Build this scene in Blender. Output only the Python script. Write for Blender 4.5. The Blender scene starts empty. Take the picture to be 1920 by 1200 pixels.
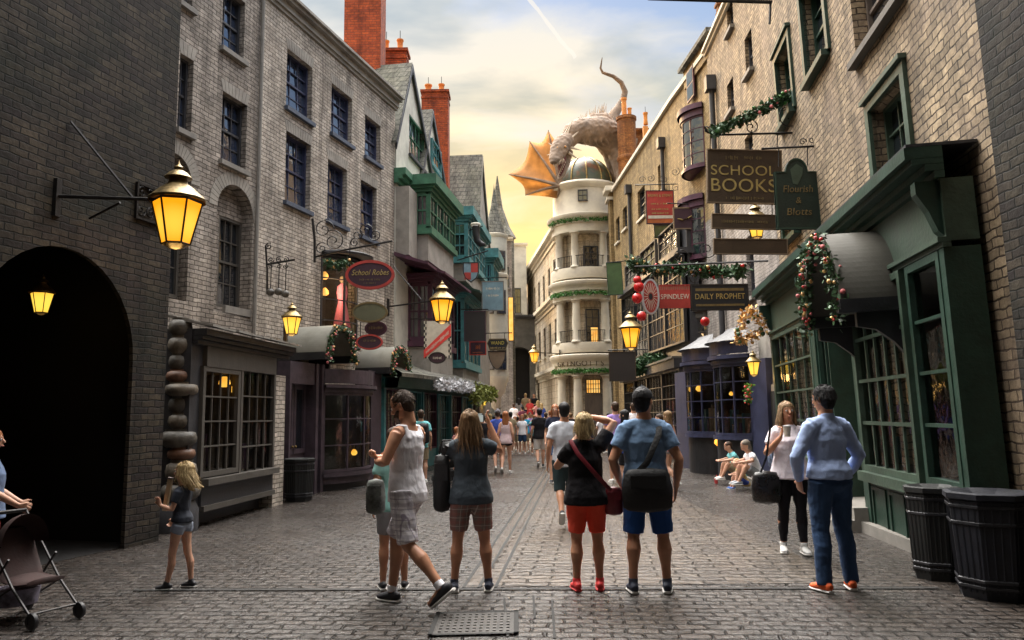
import bpy, math, random
from mathutils import Vector, Matrix, noise
R = math.radians
random.seed(7)
SC = bpy.context.scene
COL = SC.collection
# ------------------------------------------------------------------ camera
PITCH, ROLL, FPX = 7.0, -0.7, 1450.0
CAMLOC = Vector((0, 0, 1.6))
CAMM = Matrix.Translation(CAMLOC) @ Matrix.Rotation(R(90 + PITCH), 4, 'X') @ Matrix.Rotation(R(ROLL), 4, 'Z')
cd = bpy.data.cameras.new('camera'); cam = bpy.data.objects.new('camera', cd); COL.objects.link(cam)
cam.matrix_world = CAMM; cd.sensor_width = 36; cd.lens = FPX / 1920 * 36; cd.clip_end = 2000; cd.clip_start = .05
SC.camera = cam
SC.render.resolution_x = 1024; SC.render.resolution_y = 640
SC.view_settings.view_transform = 'Standard'; SC.view_settings.look = 'None'
SC.view_settings.exposure = 0.30; SC.view_settings.gamma = 1
SUN_AZ, SUN_EL = -24.0, 15.0      # degrees left of straight ahead, above the horizon
# ------------------------------------------------------------------ world
W = bpy.data.worlds.new('World'); SC.world = W; W.use_nodes = True
wt = W.node_tree; wt.nodes.clear()
def N(t, typ, **kw):
    n = t.nodes.new(typ)
    for k, v in kw.items():
        if hasattr(n, k): setattr(n, k, v)
    return n
def L(t, a, b): t.links.new(a, b)
def mth(t, op, a, b=None, c=None, clamp=False):
    n = t.nodes.new('ShaderNodeMath'); n.operation = op; n.use_clamp = clamp
    for i, s in enumerate((a, b, c)):
        if s is None: continue
        if isinstance(s, (int, float)): n.inputs[i].default_value = s
        else: t.links.new(s, n.inputs[i])
    return n.outputs[0]
def mixc(t, f, a, b, blend='MIX'):
    n = t.nodes.new('ShaderNodeMix'); n.data_type = 'RGBA'; n.blend_type = blend
    for idx, s in ((0, f), (6, a), (7, b)):
        if isinstance(s, (int, float)): n.inputs[idx].default_value = s
        elif isinstance(s, (tuple, list)): n.inputs[idx].default_value = (*s[:3], 1)
        else: t.links.new(s, n.inputs[idx])
    return n.outputs[2]
def ramp(t, f, stops):
    n = t.nodes.new('ShaderNodeValToRGB'); e = n.color_ramp.elements
    while len(e) < len(stops): e.new(.5)
    for el, (p, c) in zip(e, stops):
        el.position = p; el.color = (*c[:3], 1) if isinstance(c, (tuple, list)) else (c, c, c, 1)
    t.links.new(f, n.inputs[0]); return n.outputs[0]
def noisen(t, vec, scale, detail=4, rough=.55, dist=0):
    n = t.nodes.new('ShaderNodeTexNoise'); n.inputs['Scale'].default_value = scale
    n.inputs['Detail'].default_value = detail; n.inputs['Roughness'].default_value = rough
    n.inputs['Distortion'].default_value = dist
    if vec is not None: t.links.new(vec, n.inputs['Vector'])
    return n.outputs[0]
sky = N(wt, 'ShaderNodeTexSky', sky_type='NISHITA', sun_disc=False)
sky.sun_elevation = R(SUN_EL); sky.sun_rotation = R(SUN_AZ); sky.dust_density = 2; sky.air_density = 1.2
tc = N(wt, 'ShaderNodeTexCoord'); sep = N(wt, 'ShaderNodeSeparateXYZ'); L(wt, tc.outputs['Generated'], sep.inputs[0])
zz = mth(wt, 'ADD', mth(wt, 'MAXIMUM', sep.outputs[2], 0.0), .22)
cv = N(wt, 'ShaderNodeCombineXYZ'); L(wt, mth(wt, 'DIVIDE', sep.outputs[0], zz), cv.inputs[0]); L(wt, mth(wt, 'DIVIDE', sep.outputs[1], zz), cv.inputs[1])
mp = N(wt, 'ShaderNodeMapping'); mp.inputs['Rotation'].default_value = (0, 0, R(35)); mp.inputs['Scale'].default_value = (1.0, 2.0, 1); mp.inputs['Location'].default_value = (.4, 2.2, 0)
L(wt, cv.outputs[0], mp.inputs[0])
cl = noisen(wt, mp.outputs[0], 1.7, 8, .56, .35)
cl2 = noisen(wt, mp.outputs[0], 2.6, 5, .5, .3)
# blue gap towards the upper right of the view
gap = mth(wt, 'ADD', mth(wt, 'MULTIPLY', sep.outputs[0], 1.9), mth(wt, 'MULTIPLY', sep.outputs[2], .75))
cover = mth(wt, 'SUBTRACT', mth(wt, 'MULTIPLY_ADD', cl, 2.4, -.05), mth(wt, 'MULTIPLY', gap, 1.0), clamp=True)
cover = ramp(wt, cover, [(0.30, 0.0), (.80, 1.0)])
lowc = ramp(wt, sep.outputs[2], [(0.0, (1.1, .60, .18)), (.22, (1.1, .80, .30)), (.29, (1.0, .86, .58)), (.36, (.92, .88, .76)), (.43, (.78, .79, .78)), (.54, (.70, .75, .80)), (.62, (.80, .82, .82))])
shade = ramp(wt, cl2, [(.38, (.55, .65, .74)), (.58, (1.14, 1.08, 1.0))])
cloudc = mixc(wt, 1.0, lowc, shade, 'MULTIPLY')
# glow round the hidden sun
sd = Vector((math.sin(R(2)) * math.cos(R(9)), math.cos(R(2)) * math.cos(R(9)), math.sin(R(9))))
dt = N(wt, 'ShaderNodeVectorMath', operation='DOT_PRODUCT'); L(wt, tc.outputs['Generated'], dt.inputs[0]); dt.inputs[1].default_value = sd
glow = mth(wt, 'POWER', mth(wt, 'MAXIMUM', dt.outputs['Value'], 0), 45)
skyc = mixc(wt, 1.0, sky.outputs[0], (.16, .17, .19), 'MULTIPLY')
blue = mixc(wt, .6, skyc, ramp(wt, sep.outputs[2], [(.1, (.75, .75, .62)), (.5, (.26, .42, .74)), (.62, (.45, .6, .85))]))
full = mixc(wt, cover, blue, cloudc)
full = mixc(wt, mth(wt, 'MULTIPLY', glow, .85, clamp=True), full, (1.35, .95, .38))
# fill light added to the sky above the view, high ahead to the left
bd = Vector((math.sin(R(-22)) * math.cos(R(56)), math.cos(R(-22)) * math.cos(R(56)), math.sin(R(56))))
d3 = N(wt, 'ShaderNodeVectorMath', operation='DOT_PRODUCT'); L(wt, tc.outputs['Generated'], d3.inputs[0]); d3.inputs[1].default_value = bd
lobe = mth(wt, 'MULTIPLY_ADD', mth(wt, 'POWER', mth(wt, 'MAXIMUM', d3.outputs['Value'], 0), 4), 19.0, 1.6)
hi = ramp(wt, sep.outputs[2], [(.50, 0.0), (.68, 1.0)])
full = mixc(wt, 1.0, full, mixc(wt, 1.0, mixc(wt, mth(wt, 'MULTIPLY', hi, 1.0), (0, 0, 0), (1.0, .96, .90)), lobe, 'MULTIPLY'), 'ADD')
# the streak of a vapour trail
def dirpx(u, v):
    return (CAMM.to_3x3() @ Vector(((u - 960) / FPX, -(v - 600) / FPX, -1))).normalized()
ta, tb = dirpx(985, -10), dirpx(1072, 100)
nrm = ta.cross(tb).normalized(); md = (ta + tb).normalized()
d1 = N(wt, 'ShaderNodeVectorMath', operation='DOT_PRODUCT'); L(wt, tc.outputs['Generated'], d1.inputs[0]); d1.inputs[1].default_value = nrm
d2 = N(wt, 'ShaderNodeVectorMath', operation='DOT_PRODUCT'); L(wt, tc.outputs['Generated'], d2.inputs[0]); d2.inputs[1].default_value = md
wob = mth(wt, 'MULTIPLY_ADD', noisen(wt, tc.outputs['Generated'], 40, 3), .008, -.004)
line = mth(wt, 'LESS_THAN', mth(wt, 'ABSOLUTE', mth(wt, 'ADD', d1.outputs['Value'], wob)), .0022)
trail = mth(wt, 'MULTIPLY', line, mth(wt, 'GREATER_THAN', d2.outputs['Value'], math.cos(R(2.9))))
full = mixc(wt, mth(wt, 'MULTIPLY', trail, .6), full, (1.0, .93, .82))
bg = N(wt, 'ShaderNodeBackground'); L(wt, full, bg.inputs[0]); bg.inputs[1].default_value = .88
wo = N(wt, 'ShaderNodeOutputWorld'); L(wt, bg.outputs[0], wo.inputs[0])
# ------------------------------------------------------------------ sun
sl = bpy.data.lights.new('sun', 'SUN'); sl.energy = 2.6; sl.angle = R(8); sl.color = (1.0, .66, .34)
so = bpy.data.objects.new('sun', sl); COL.objects.link(so)
sv = Vector((math.sin(R(SUN_AZ)) * math.cos(R(SUN_EL)), math.cos(R(SUN_AZ)) * math.cos(R(SUN_EL)), math.sin(R(SUN_EL))))
so.rotation_euler = (-sv).to_track_quat('-Z', 'Y').to_euler()
# ------------------------------------------------------------------ picture point -> place
CAMR = CAMM.to_3x3()
def ray(u, v): return CAMR @ Vector(((u - 960) / FPX, -(v - 600) / FPX, -1))
def at(u, v, y):
    d = ray(u, v); return CAMLOC + d * (y / d.y)
def gp(u, v, z=0):
    d = ray(u, v); return CAMLOC + d * ((z - 1.6) / d.z)
def pxm(y): return y / FPX          # metres per photo pixel at a distance
# ------------------------------------------------------------------ mesh builder
class MB:
    def __init__(s): s.v = []; s.f = []; s.m = []; s.cur = 0; s.sm = []
    def add(s, vs, fs, smooth=False, M=None):
        b = len(s.v)
        s.v += [tuple((M @ Vector(p)) if M is not None else p) for p in vs]
        for f in fs: s.f.append([b + i for i in f]); s.m.append(s.cur); s.sm.append(smooth)
        return s
    def box(s, x0, x1, y0, y1, z0, z1, M=None):
        if x0 > x1: x0, x1 = x1, x0
        if y0 > y1: y0, y1 = y1, y0
        if z0 > z1: z0, z1 = z1, z0
        vs = [(x, y, z) for z in (z0, z1) for y in (y0, y1) for x in (x0, x1)]
        return s.add(vs, [(0, 2, 3, 1), (4, 5, 7, 6), (0, 1, 5, 4), (2, 6, 7, 3), (0, 4, 6, 2), (1, 3, 7, 5)], M=M)
    def quad(s, a, b, c, d): return s.add([a, b, c, d], [(0, 1, 2, 3)])
    def prism(s, poly, d, M=None):      # poly in (x,z), extruded along y from d[0] to d[1]
        n = len(poly)
        vs = [(p[0], d[0], p[1]) for p in poly] + [(p[0], d[1], p[1]) for p in poly]
        fs = [tuple(range(n)), tuple(range(2 * n - 1, n - 1, -1))] + [(i, i + n, (i + 1) % n + n, (i + 1) % n) for i in range(n)]
        return s.add(vs, fs, M=M)
    def loft(s, P, Rr, hint=(1, 0, 0), n=12, cap=.45, M=None, smooth=True):
        P = [Vector(p) for p in P]; vs = []; fs = []
        Rr = [(r, r) if isinstance(r, (int, float)) else r for r in Rr]
        hint = Vector(hint)
        for i, p in enumerate(P):
            t = (P[min(i + 1, len(P) - 1)] - P[max(i - 1, 0)])
            t = t.normalized() if t.length > 1e-9 else Vector((0, 0, 1))
            h = hint if abs(hint.normalized().dot(t)) < .97 else Vector((hint.y, hint.z, hint.x))
            sd_ = (h - t * h.dot(t)).normalized(); up = t.cross(sd_)
            for k in range(n):
                a = 2 * math.pi * k / n
                vs.append(p + sd_ * Rr[i][0] * math.cos(a) + up * Rr[i][1] * math.sin(a))
        for i in range(len(P) - 1):
            for k in range(n):
                fs.append((i * n + k, i * n + (k + 1) % n, (i + 1) * n + (k + 1) % n, (i + 1) * n + k))
        t0 = (P[0] - P[1]).normalized(); t1 = (P[-1] - P[-2]).normalized()
        vs.append(P[0] + t0 * min(Rr[0]) * cap); vs.append(P[-1] + t1 * min(Rr[-1]) * cap)
        c0, c1 = len(vs) - 2, len(vs) - 1; b = (len(P) - 1) * n
        for k in range(n):
            fs.append((c0, (k + 1) % n, k)); fs.append((c1, b + k, b + (k + 1) % n))
        return s.add([tuple(v) for v in vs], fs, smooth, M)
    def tube(s, P, r, n=6, M=None): return s.loft(P, [r] * len(P), n=n, cap=.1, M=M)
    def lathe(s, prof, c=(0, 0, 0), n=16, a0=0, a1=360, M=None, smooth=True):
        full = abs(a1 - a0) >= 359.9; m = n if full else n + 1; vs = []; fs = []
        for (r, z) in prof:
            for k in range(m):
                a = R(a0 + (a1 - a0) * k / n); vs.append((c[0] + r * math.cos(a), c[1] + r * math.sin(a), c[2] + z))
        for i in range(len(prof) - 1):
            for k in range(n):
                k2 = (k + 1) % m if full else k + 1
                fs.append((i * m + k, i * m + k2, (i + 1) * m + k2, (i + 1) * m + k))
        return s.add(vs, fs, smooth, M)
    def ball(s, c, r, n=10, sq=(1, 1, 1), M=None):
        prof = [(max(r * math.sin(math.pi * i / n), 1e-5), -r * math.cos(math.pi * i / n)) for i in range(n + 1)]
        MM = Matrix.Translation(Vector(c)) @ Matrix.Diagonal((*sq, 1))
        if M is not None: MM = M @ MM
        return s.lathe(prof, n=n + 4, M=MM)
    def use(s, i): s.cur = i; return s
    def build(s, name, mats, parent=None, loc=None, rot=None):
        me = bpy.data.meshes.new(name); me.from_pydata(s.v, [], s.f); me.update()
        if not isinstance(mats, (list, tuple)): mats = [mats]
        for m in mats: me.materials.append(m)
        me.polygons.foreach_set('material_index', s.m); me.polygons.foreach_set('use_smooth', s.sm)
        if any(s.sm): me.set_sharp_from_angle(angle=R(50))
        o = bpy.data.objects.new(name, me); COL.objects.link(o)
        if parent is not None: o.parent = parent
        if loc is not None: o.location = loc
        if rot is not None: o.rotation_euler = rot
        return o
def tag(o, label, cat, group=None):
    o['label'] = label; o['category'] = cat
    if group: o['group'] = group
    return o
def struct(o): o['kind'] = 'structure'; return o
def thing(name, label, cat, loc=(0, 0, 0), rz=0, group=None):
    o = bpy.data.objects.new(name, None); COL.objects.link(o); o.location = loc; o.rotation_euler = (0, 0, rz); o.empty_display_size = .1
    return tag(o, label, cat, group)
def copy_tree(o, parent=None, label=None):
    c = o.copy(); COL.objects.link(c); c.parent = parent
    if label: c['label'] = label
    for ch in [x for x in bpy.data.objects if x.parent == o]: copy_tree(ch, c)
    return c
# ------------------------------------------------------------------ materials
def pm(name):
    m = bpy.data.materials.new(name); m.use_nodes = True; t = m.node_tree
    return m, t, t.nodes['Principled BSDF']
def mat(name, c, rough=.7, var=.25, scale=6, bump=.15, metal=0, dirt=None, stretch=(1, 1, 1), spec=.5, bs=None, sheen=0):
    m, t, p = pm(name)
    tcn = N(t, 'ShaderNodeTexCoord'); mpn = N(t, 'ShaderNodeMapping'); mpn.inputs['Scale'].default_value = stretch
    L(t, tcn.outputs['Object'], mpn.inputs[0])
    n1 = noisen(t, mpn.outputs[0], scale, 5, .6)
    a = tuple(max(x * (1 - var), 0) for x in c); b = tuple(x * (1 + var) for x in c)
    col = ramp(t, n1, [(.3, a), (.7, b)])
    if dirt:
        n2 = noisen(t, tcn.outputs['Object'], 1.3, 6, .65)
        col = mixc(t, ramp(t, n2, [(.48, 0.0), (.7, .8)]), col, dirt)
    L(t, col, p.inputs['Base Color'])
    L(t, mth(t, 'MULTIPLY_ADD', n1, .3, rough - .15, clamp=True), p.inputs['Roughness'])
    p.inputs['Metallic'].default_value = metal; p.inputs['Specular IOR Level'].default_value = spec
    if sheen: p.inputs['Sheen Weight'].default_value = sheen
    if bump:
        b_ = N(t, 'ShaderNodeBump'); b_.inputs['Strength'].default_value = bump; b_.inputs['Distance'].default_value = .02
        L(t, noisen(t, mpn.outputs[0], bs or scale * 4, 4, .6), b_.inputs['Height']); L(t, b_.outputs[0], p.inputs['Normal'])
    return m
def brick(name, c1, c2, mort, w=.235, h=.085, ms=.009, stain=(.08, .075, .07), stainw=.55, bump=.9, rough=.8, swap=None, jit=.010):
    m, t, p = pm(name)
    tcn = N(t, 'ShaderNodeTexCoord'); sp = N(t, 'ShaderNodeSeparateXYZ'); L(t, tcn.outputs['Object'], sp.inputs[0])
    cb = N(t, 'ShaderNodeCombineXYZ'); L(t, mth(t, 'ADD', sp.outputs[0], sp.outputs[1]), cb.inputs[0]); L(t, sp.outputs[2], cb.inputs[1])
    nz = N(t, 'ShaderNodeTexNoise'); nz.inputs['Scale'].default_value = 5; L(t, tcn.outputs['Object'], nz.inputs['Vector'])
    nz.inputs['Detail'].default_value = 4; vm = N(t, 'ShaderNodeVectorMath', operation='MULTIPLY_ADD'); L(t, nz.outputs[1], vm.inputs[0]); vm.inputs[1].default_value = (jit * 5, jit * 5, 0); L(t, cb.outputs[0], vm.inputs[2])
    br = N(t, 'ShaderNodeTexBrick'); L(t, vm.outputs[0], br.inputs['Vector'])
    br.inputs['Scale'].default_value = 1; br.inputs['Brick Width'].default_value = w; br.inputs['Row Height'].default_value = h
    br.inputs['Mortar Size'].default_value = ms; br.inputs['Mortar Smooth'].default_value = .4; br.inputs['Bias'].default_value = 0
    br.inputs['Color1'].default_value = (*c1, 1); br.inputs['Color2'].default_value = (*c2, 1); br.inputs['Mortar'].default_value = (*mort, 1)
    big = noisen(t, tcn.outputs['Object'], .9, 7, .62, .4)
    fine = noisen(t, tcn.outputs['Object'], 14, 4, .7)
    col = mixc(t, ramp(t, big, [(.44, 0.0), (.68, stainw)]), br.outputs['Color'], stain)
    col = mixc(t, mth(t, 'MULTIPLY', mth(t, 'SUBTRACT', 1, br.outputs['Fac']), .55), col, ramp(t, fine, [(.3, .45), (.7, 1.5)]), 'MULTIPLY')
    mid_ = noisen(t, tcn.outputs['Object'], 3.2, 5, .65); col = mixc(t, .75, col, ramp(t, mid_, [(.3, (.55, .53, .52)), (.7, (1.34, 1.28, 1.20))]), 'MULTIPLY'); ms_ = N(t, 'ShaderNodeMapping'); ms_.inputs['Scale'].default_value = (2.2, 2.2, .18); L(t, tcn.outputs['Object'], ms_.inputs[0]); col = mixc(t, .8, col, ramp(t, noisen(t, ms_.outputs[0], 1.4, 6, .65), [(.36, (.50, .48, .47)), (.56, (1.08, 1.06, 1.04))]), 'MULTIPLY')
    L(t, col, p.inputs['Base Color']); p.inputs['Roughness'].default_value = rough; p.inputs['Specular IOR Level'].default_value = .25
    hgt = mth(t, 'MULTIPLY_ADD', mth(t, 'SUBTRACT', 1, br.outputs['Fac']), 1.0, mth(t, 'MULTIPLY', fine, .7))
    b_ = N(t, 'ShaderNodeBump'); b_.inputs['Strength'].default_value = bump; b_.inputs['Distance'].default_value = .014
    L(t, hgt, b_.inputs['Height']); L(t, b_.outputs[0], p.inputs['Normal'])
    return m
def emit(name, c, st, c2=None, scale=8):
    m, t, p = pm(name); p.inputs['Base Color'].default_value = (*[x * .5 for x in c], 1)
    if c2:
        tcn = N(t, 'ShaderNodeTexCoord'); L(t, ramp(t, noisen(t, tcn.outputs['Object'], scale, 2), [(.35, c), (.65, c2)]), p.inputs['Emission Color'])
    else: p.inputs['Emission Color'].default_value = (*c, 1)
    p.inputs['Emission Strength'].default_value = st; p.inputs['Roughness'].default_value = .3
    return m
def lampglass(name, hot, edge, st):
    # flame inside frosted glass: brightest low in the middle (object origin at the flame), fading to amber
    m, t, p = pm(name); tcn = N(t, 'ShaderNodeTexCoord')
    ln = N(t, 'ShaderNodeVectorMath', operation='LENGTH'); L(t, tcn.outputs['Object'], ln.inputs[0])
    c = ramp(t, ln.outputs['Value'], [(.10, hot), (.30, edge)])
    L(t, c, p.inputs['Emission Color']); p.inputs['Base Color'].default_value = (.5, .25, .05, 1)
    p.inputs['Emission Strength'].default_value = st; p.inputs['Roughness'].default_value = .25
    return m
def glass_dark(name, c=(.012, .015, .02), rough=.06, wob=.25):
    m, t, p = pm(name); p.inputs['Base Color'].default_value = (*c, 1); p.inputs['Roughness'].default_value = rough; p.inputs['IOR'].default_value = 2.3
    p.inputs['Coat Weight'].default_value = .5; p.inputs['Coat Roughness'].default_value = .03
    tcn = N(t, 'ShaderNodeTexCoord'); b_ = N(t, 'ShaderNodeBump'); b_.inputs['Strength'].default_value = wob; b_.inputs['Distance'].default_value = .03
    L(t, noisen(t, tcn.outputs['Object'], 3.5, 2), b_.inputs['Height']); L(t, b_.outputs[0], p.inputs['Normal']); L(t, b_.outputs[0], p.inputs['Coat Normal'])
    return m
def glass_clear(name, tint=(.75, .8, .8)):
    m, t, p = pm(name); t.nodes.remove(p); out = t.nodes['Material Output']
    tr = N(t, 'ShaderNodeBsdfTransparent'); tr.inputs[0].default_value = (*tint, 1)
    gl = N(t, 'ShaderNodeBsdfGlossy'); gl.inputs['Roughness'].default_value = .05
    tcn = N(t, 'ShaderNodeTexCoord'); b_ = N(t, 'ShaderNodeBump'); b_.inputs['Strength'].default_value = .25; b_.inputs['Distance'].default_value = .03
    L(t, noisen(t, tcn.outputs['Object'], 4, 2), b_.inputs['Height']); L(t, b_.outputs[0], gl.inputs['Normal'])
    fr = N(t, 'ShaderNodeFresnel'); fr.inputs[0].default_value = 1.5
    mx = N(t, 'ShaderNodeMixShader'); L(t, mth(t, 'MULTIPLY_ADD', fr.outputs[0], .9, .03, clamp=True), mx.inputs[0]); L(t, tr.outputs[0], mx.inputs[1]); L(t, gl.outputs[0], mx.inputs[2]); L(t, mx.outputs[0], out.inputs[0])
    return m
M = {}
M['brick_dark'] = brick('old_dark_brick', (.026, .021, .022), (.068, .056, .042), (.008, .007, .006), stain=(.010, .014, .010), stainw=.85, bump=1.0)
M['brick_pale'] = brick('pale_grey_brick', (.42, .385, .35), (.27, .245, .22), (.085, .075, .065), stain=(.13, .115, .10), stainw=.5)
M['brick_pale2'] = brick('pale_warm_brick', (.56, .52, .47), (.38, .35, .31), (.12, .105, .09), stain=(.22, .19, .16), stainw=.45)
M['brick_right'] = brick('buff_brick', (.37, .295, .20), (.20, .158, .108), (.04, .028, .02), w=.25, h=.095, ms=.011, stain=(.22, .17, .14), stainw=.5, bump=1.0, jit=.016)
M['brick_gold'] = brick('golden_brick', (.36, .265, .13), (.23, .165, .08), (.12, .085, .045), stain=(.30, .22, .12), stainw=.4)
M['brick_grey2'] = brick('grey_painted_brick', (.36, .34, .33), (.28, .26, .25), (.15, .14, .13), stain=(.2, .17, .15), stainw=.4)
M['brick_red'] = brick('red_chimney_brick', (.42, .085, .025), (.26, .05, .02), (.13, .05, .03), stain=(.13, .03, .02), stainw=.5)
M['brick_orange'] = brick('orange_brick', (.34, .145, .045), (.24, .09, .03), (.10, .05, .03), stain=(.2, .09, .04), stainw=.4)
M['plaster'] = mat('grey_plaster', (.30, .275, .24), .85, .2, 2.5, .3, dirt=(.15, .13, .115), bs=20)
M['plaster_w'] = mat('white_plaster', (.56, .54, .47), .85, .12, 2.5, .2, dirt=(.36, .34, .30), bs=20)
M['plaster_d'] = mat('dark_render', (.10, .095, .085), .85, .3, 2, .3, dirt=(.045, .045, .04), bs=20)
M['stone'] = brick('bank_limestone', (.62, .55, .44), (.54, .47, .36), (.18, .15, .12), w=1.1, h=.36, ms=.012, stain=(.46, .41, .34), stainw=.3, bump=.6, jit=.002)
M['stone_p'] = mat('carved_limestone', (.62, .56, .45), .7, .08, 2, .15, dirt=(.46, .41, .35), bs=14)
M['trim_g'] = mat('green_paint', (.013, .038, .025), .5, .3, 5, .25, dirt=(.02, .055, .038))
M['trim_gl'] = mat('pale_green_paint', (.042, .070, .048), .5, .3, 5, .25, dirt=(.02, .036, .024))
M['trim_teal'] = mat('teal_paint', (.06, .22, .235), .5, .3, 5, .2, dirt=(.03, .10, .11)); M['trim_g2'] = mat('sea_green_paint', (.045, .15, .085), .5, .3, 5, .2, dirt=(.02, .07, .045))
M['trim_purple'] = mat('plum_paint', (.075, .022, .045), .5, .3, 5, .2, dirt=(.04, .02, .03))
M['trim_mauve'] = mat('mauve_grey_paint', (.065, .045, .058), .55, .35, 5, .25, dirt=(.022, .018, .022))
M['trim_navy'] = mat('navy_paint', (.035, .04, .085), .45, .3, 5, .2, dirt=(.02, .022, .045))
M['trim_black'] = mat('black_paint', (.014, .014, .016), .5, .4, 6, .2)
M['trim_dark'] = mat('charcoal_paint', (.035, .035, .04), .55, .3, 6, .25)
M['trim_brown'] = mat('weathered_wood', (.135, .105, .085), .7, .3, 4, .4, stretch=(1, 1, .3), bs=40)
M['trim_grey'] = mat('grey_wood', (.075, .066, .056), .7, .25, 4, .35, stretch=(1, 1, .3), bs=40)
M['sill'] = mat('stone_sill', (.20, .185, .165), .8, .2, 6, .25)
M['sill_blue'] = mat('slate_blue_paint', (.06, .075, .11), .6, .3, 6, .2)
M['slate'] = brick('roof_slate', (.20, .20, .18), (.12, .125, .115), (.035, .035, .035), w=.3, h=.2, ms=.012, stain=(.16, .17, .12), stainw=.4, bump=1.0)
M['lead'] = mat('lead_canopy', (.24, .235, .20), .55, .18, 1.5, .15, dirt=(.15, .14, .11), bs=8)
M['iron'] = mat('black_iron', (.018, .016, .016), .45, .4, 10, .2, metal=.5)
M['brass'] = mat('aged_brass', (.32, .22, .08), .45, .4, 8, .2, metal=.6)
M['lampcap'] = mat('lantern_brass', (.20, .14, .055), .4, .5, 9, .15, metal=.75)
M['glass'] = glass_dark('window_glass'); M['glass_b'] = glass_dark('window_glass_blue', (.02, .03, .06))
M['shopglass'] = glass_clear('shop_glass')
M['lamp'] = lampglass('lantern_glow', (1.0, .66, .08), (1.0, .34, .006), 1.05)
M['lamp_o'] = emit('amber_glow', (1.0, .36, .03), 1.3, (1.0, .55, .08), 6)
M['win_lit'] = emit('lit_window', (1.0, .42, .06), .8, (1.0, .62, .18), 3)
M['flame'] = emit('bulb_glow', (1.0, .62, .2), 5)
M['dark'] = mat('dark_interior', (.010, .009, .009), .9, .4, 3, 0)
M['leaf'] = mat('pine_needles', (.035, .085, .03), .6, .55, 9, 0)
M['leaf2'] = mat('bright_needles', (.06, .20, .035), .6, .5, 9, 0)
M['tinsel_w'] = mat('frosted_white', (.60, .60, .62), .6, .3, 20, 0)
M['tinsel_y'] = mat('olive_tinsel', (.22, .25, .05), .6, .4, 20, 0)
M['gold'] = mat('gold_ribbon', (.70, .42, .16), .4, .5, 20, 0, metal=.3)
M['red'] = mat('red_bauble', (.55, .015, .015), .3, .2, 9, 0)
M['pink'] = mat('pink_flower', (.60, .16, .16), .6, .4, 30, 0)
# ------------------------------------------------------------------ facades
class Fac:
    """A building: Empty at its base; local X runs along the front, local -Y faces the street."""
    def __init__(s, A, B, name, label, cat='building', lean=0, root=None, group=None):
        s.A = Vector((A[0], A[1], 0)); s.B = Vector((B[0], B[1], 0)); s.W = (s.B - s.A).length
        ang = math.atan2(s.B.y - s.A.y, s.B.x - s.A.x)
        s.M = Matrix.Translation(s.A) @ Matrix.Rotation(ang, 4, 'Z') @ Matrix.Rotation(R(lean), 4, 'X')
        s.Mi = s.M.inverted()
        if root is None:
            s.root = thing(name, label, cat, group=group); s.root.matrix_world = s.M
        else: s.root = root
    def px(s, u, v, out=0):
        o = s.Mi @ CAMLOC; d = s.Mi.to_3x3() @ ray(u, v); k = (-out - o.y) / d.y; p = o + d * k
        return p.x, p.z
    def rect(s, u0, u1, v0, v1, out=0):
        um, vm_ = (u0 + u1) / 2, (v0 + v1) / 2
        xa = s.px(u0, vm_, out)[0]; xb = s.px(u1, vm_, out)[0]
        za = s.px(um, v1, out)[1]; zb = s.px(um, v0, out)[1]
        return min(xa, xb), max(xa, xb), min(za, zb), max(za, zb)
def otop(o, x):
    a = o.get('arch', 0)
    if not a: return o['z1']
    c = (o['x0'] + o['x1']) / 2; hw = (o['x1'] - o['x0']) / 2; k = max(0, 1 - ((x - c) / hw) ** 2)
    return o['z1'] - a * (1 - math.sqrt(k))
def wall(F, x0, x1, z0, z1, ops, m, name='wall', y=0, th=.3, top=None, depth=.22):
    """brick sheet with real openings and reveals; top(x) may shape the upper edge"""
    xs = {x0, x1}
    for o in ops:
        xs |= {o['x0'], o['x1']}
        if o.get('arch'):
            n = 18; xs |= {o['x0'] + (o['x1'] - o['x0']) * .5 * (1 - math.cos(math.pi * i / n)) for i in range(n + 1)}
    if top:
        xs |= set(top[0])
        tf = lambda x: [a[1] + (b[1] - a[1]) * (x - a[0]) / (b[0] - a[0]) for a, b in zip(top[1], top[1][1:]) if a[0] - 1e-6 <= x <= b[0] + 1e-6][0]
    else: tf = lambda x: z1
    xs = sorted(x for x in xs if x0 - 1e-6 <= x <= x1 + 1e-6); mb = MB()
    xs2 = [xs[0]]
    for x in xs[1:]:
        if x - xs2[-1] > 1e-4: xs2.append(x)
    for a, b in zip(xs2, xs2[1:]):
        mid = (a + b) / 2; act = sorted([o for o in ops if o['x0'] < mid < o['x1']], key=lambda o: o['z0'])
        la = lb = z0
        for o in act:
            if o['z0'] > la: mb.quad((a, y, la), (b, y, lb), (b, y, o['z0']), (a, y, o['z0']))
            ta_, tb_ = otop(o, a), otop(o, b)
            if o.get('arch'): mb.quad((a, y, ta_), (b, y, tb_), (b, y + depth, tb_), (a, y + depth, ta_))
            la, lb = ta_, tb_
        mb.quad((a, y, la), (b, y, lb), (b, y, tf(b)), (a, y, tf(a)))
    for o in ops:
        a, b, c, d = o['x0'], o['x1'], o['z0'], o['z1'] - o.get('arch', 0)
        mb.quad((a, y, c), (a, y + depth, c), (a, y + depth, d), (a, y, d))
        mb.quad((b, y, c), (b, y, d), (b, y + depth, d), (b, y + depth, c))
        if c > z0 + .01: mb.quad((a, y, c), (b, y, c), (b, y + depth, c), (a, y + depth, c))
        if not o.get('arch'): mb.quad((a, y, d), (a, y + depth, d), (b, y + depth, d), (b, y, d))
    return mb.build(name, m, F.root)
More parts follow.
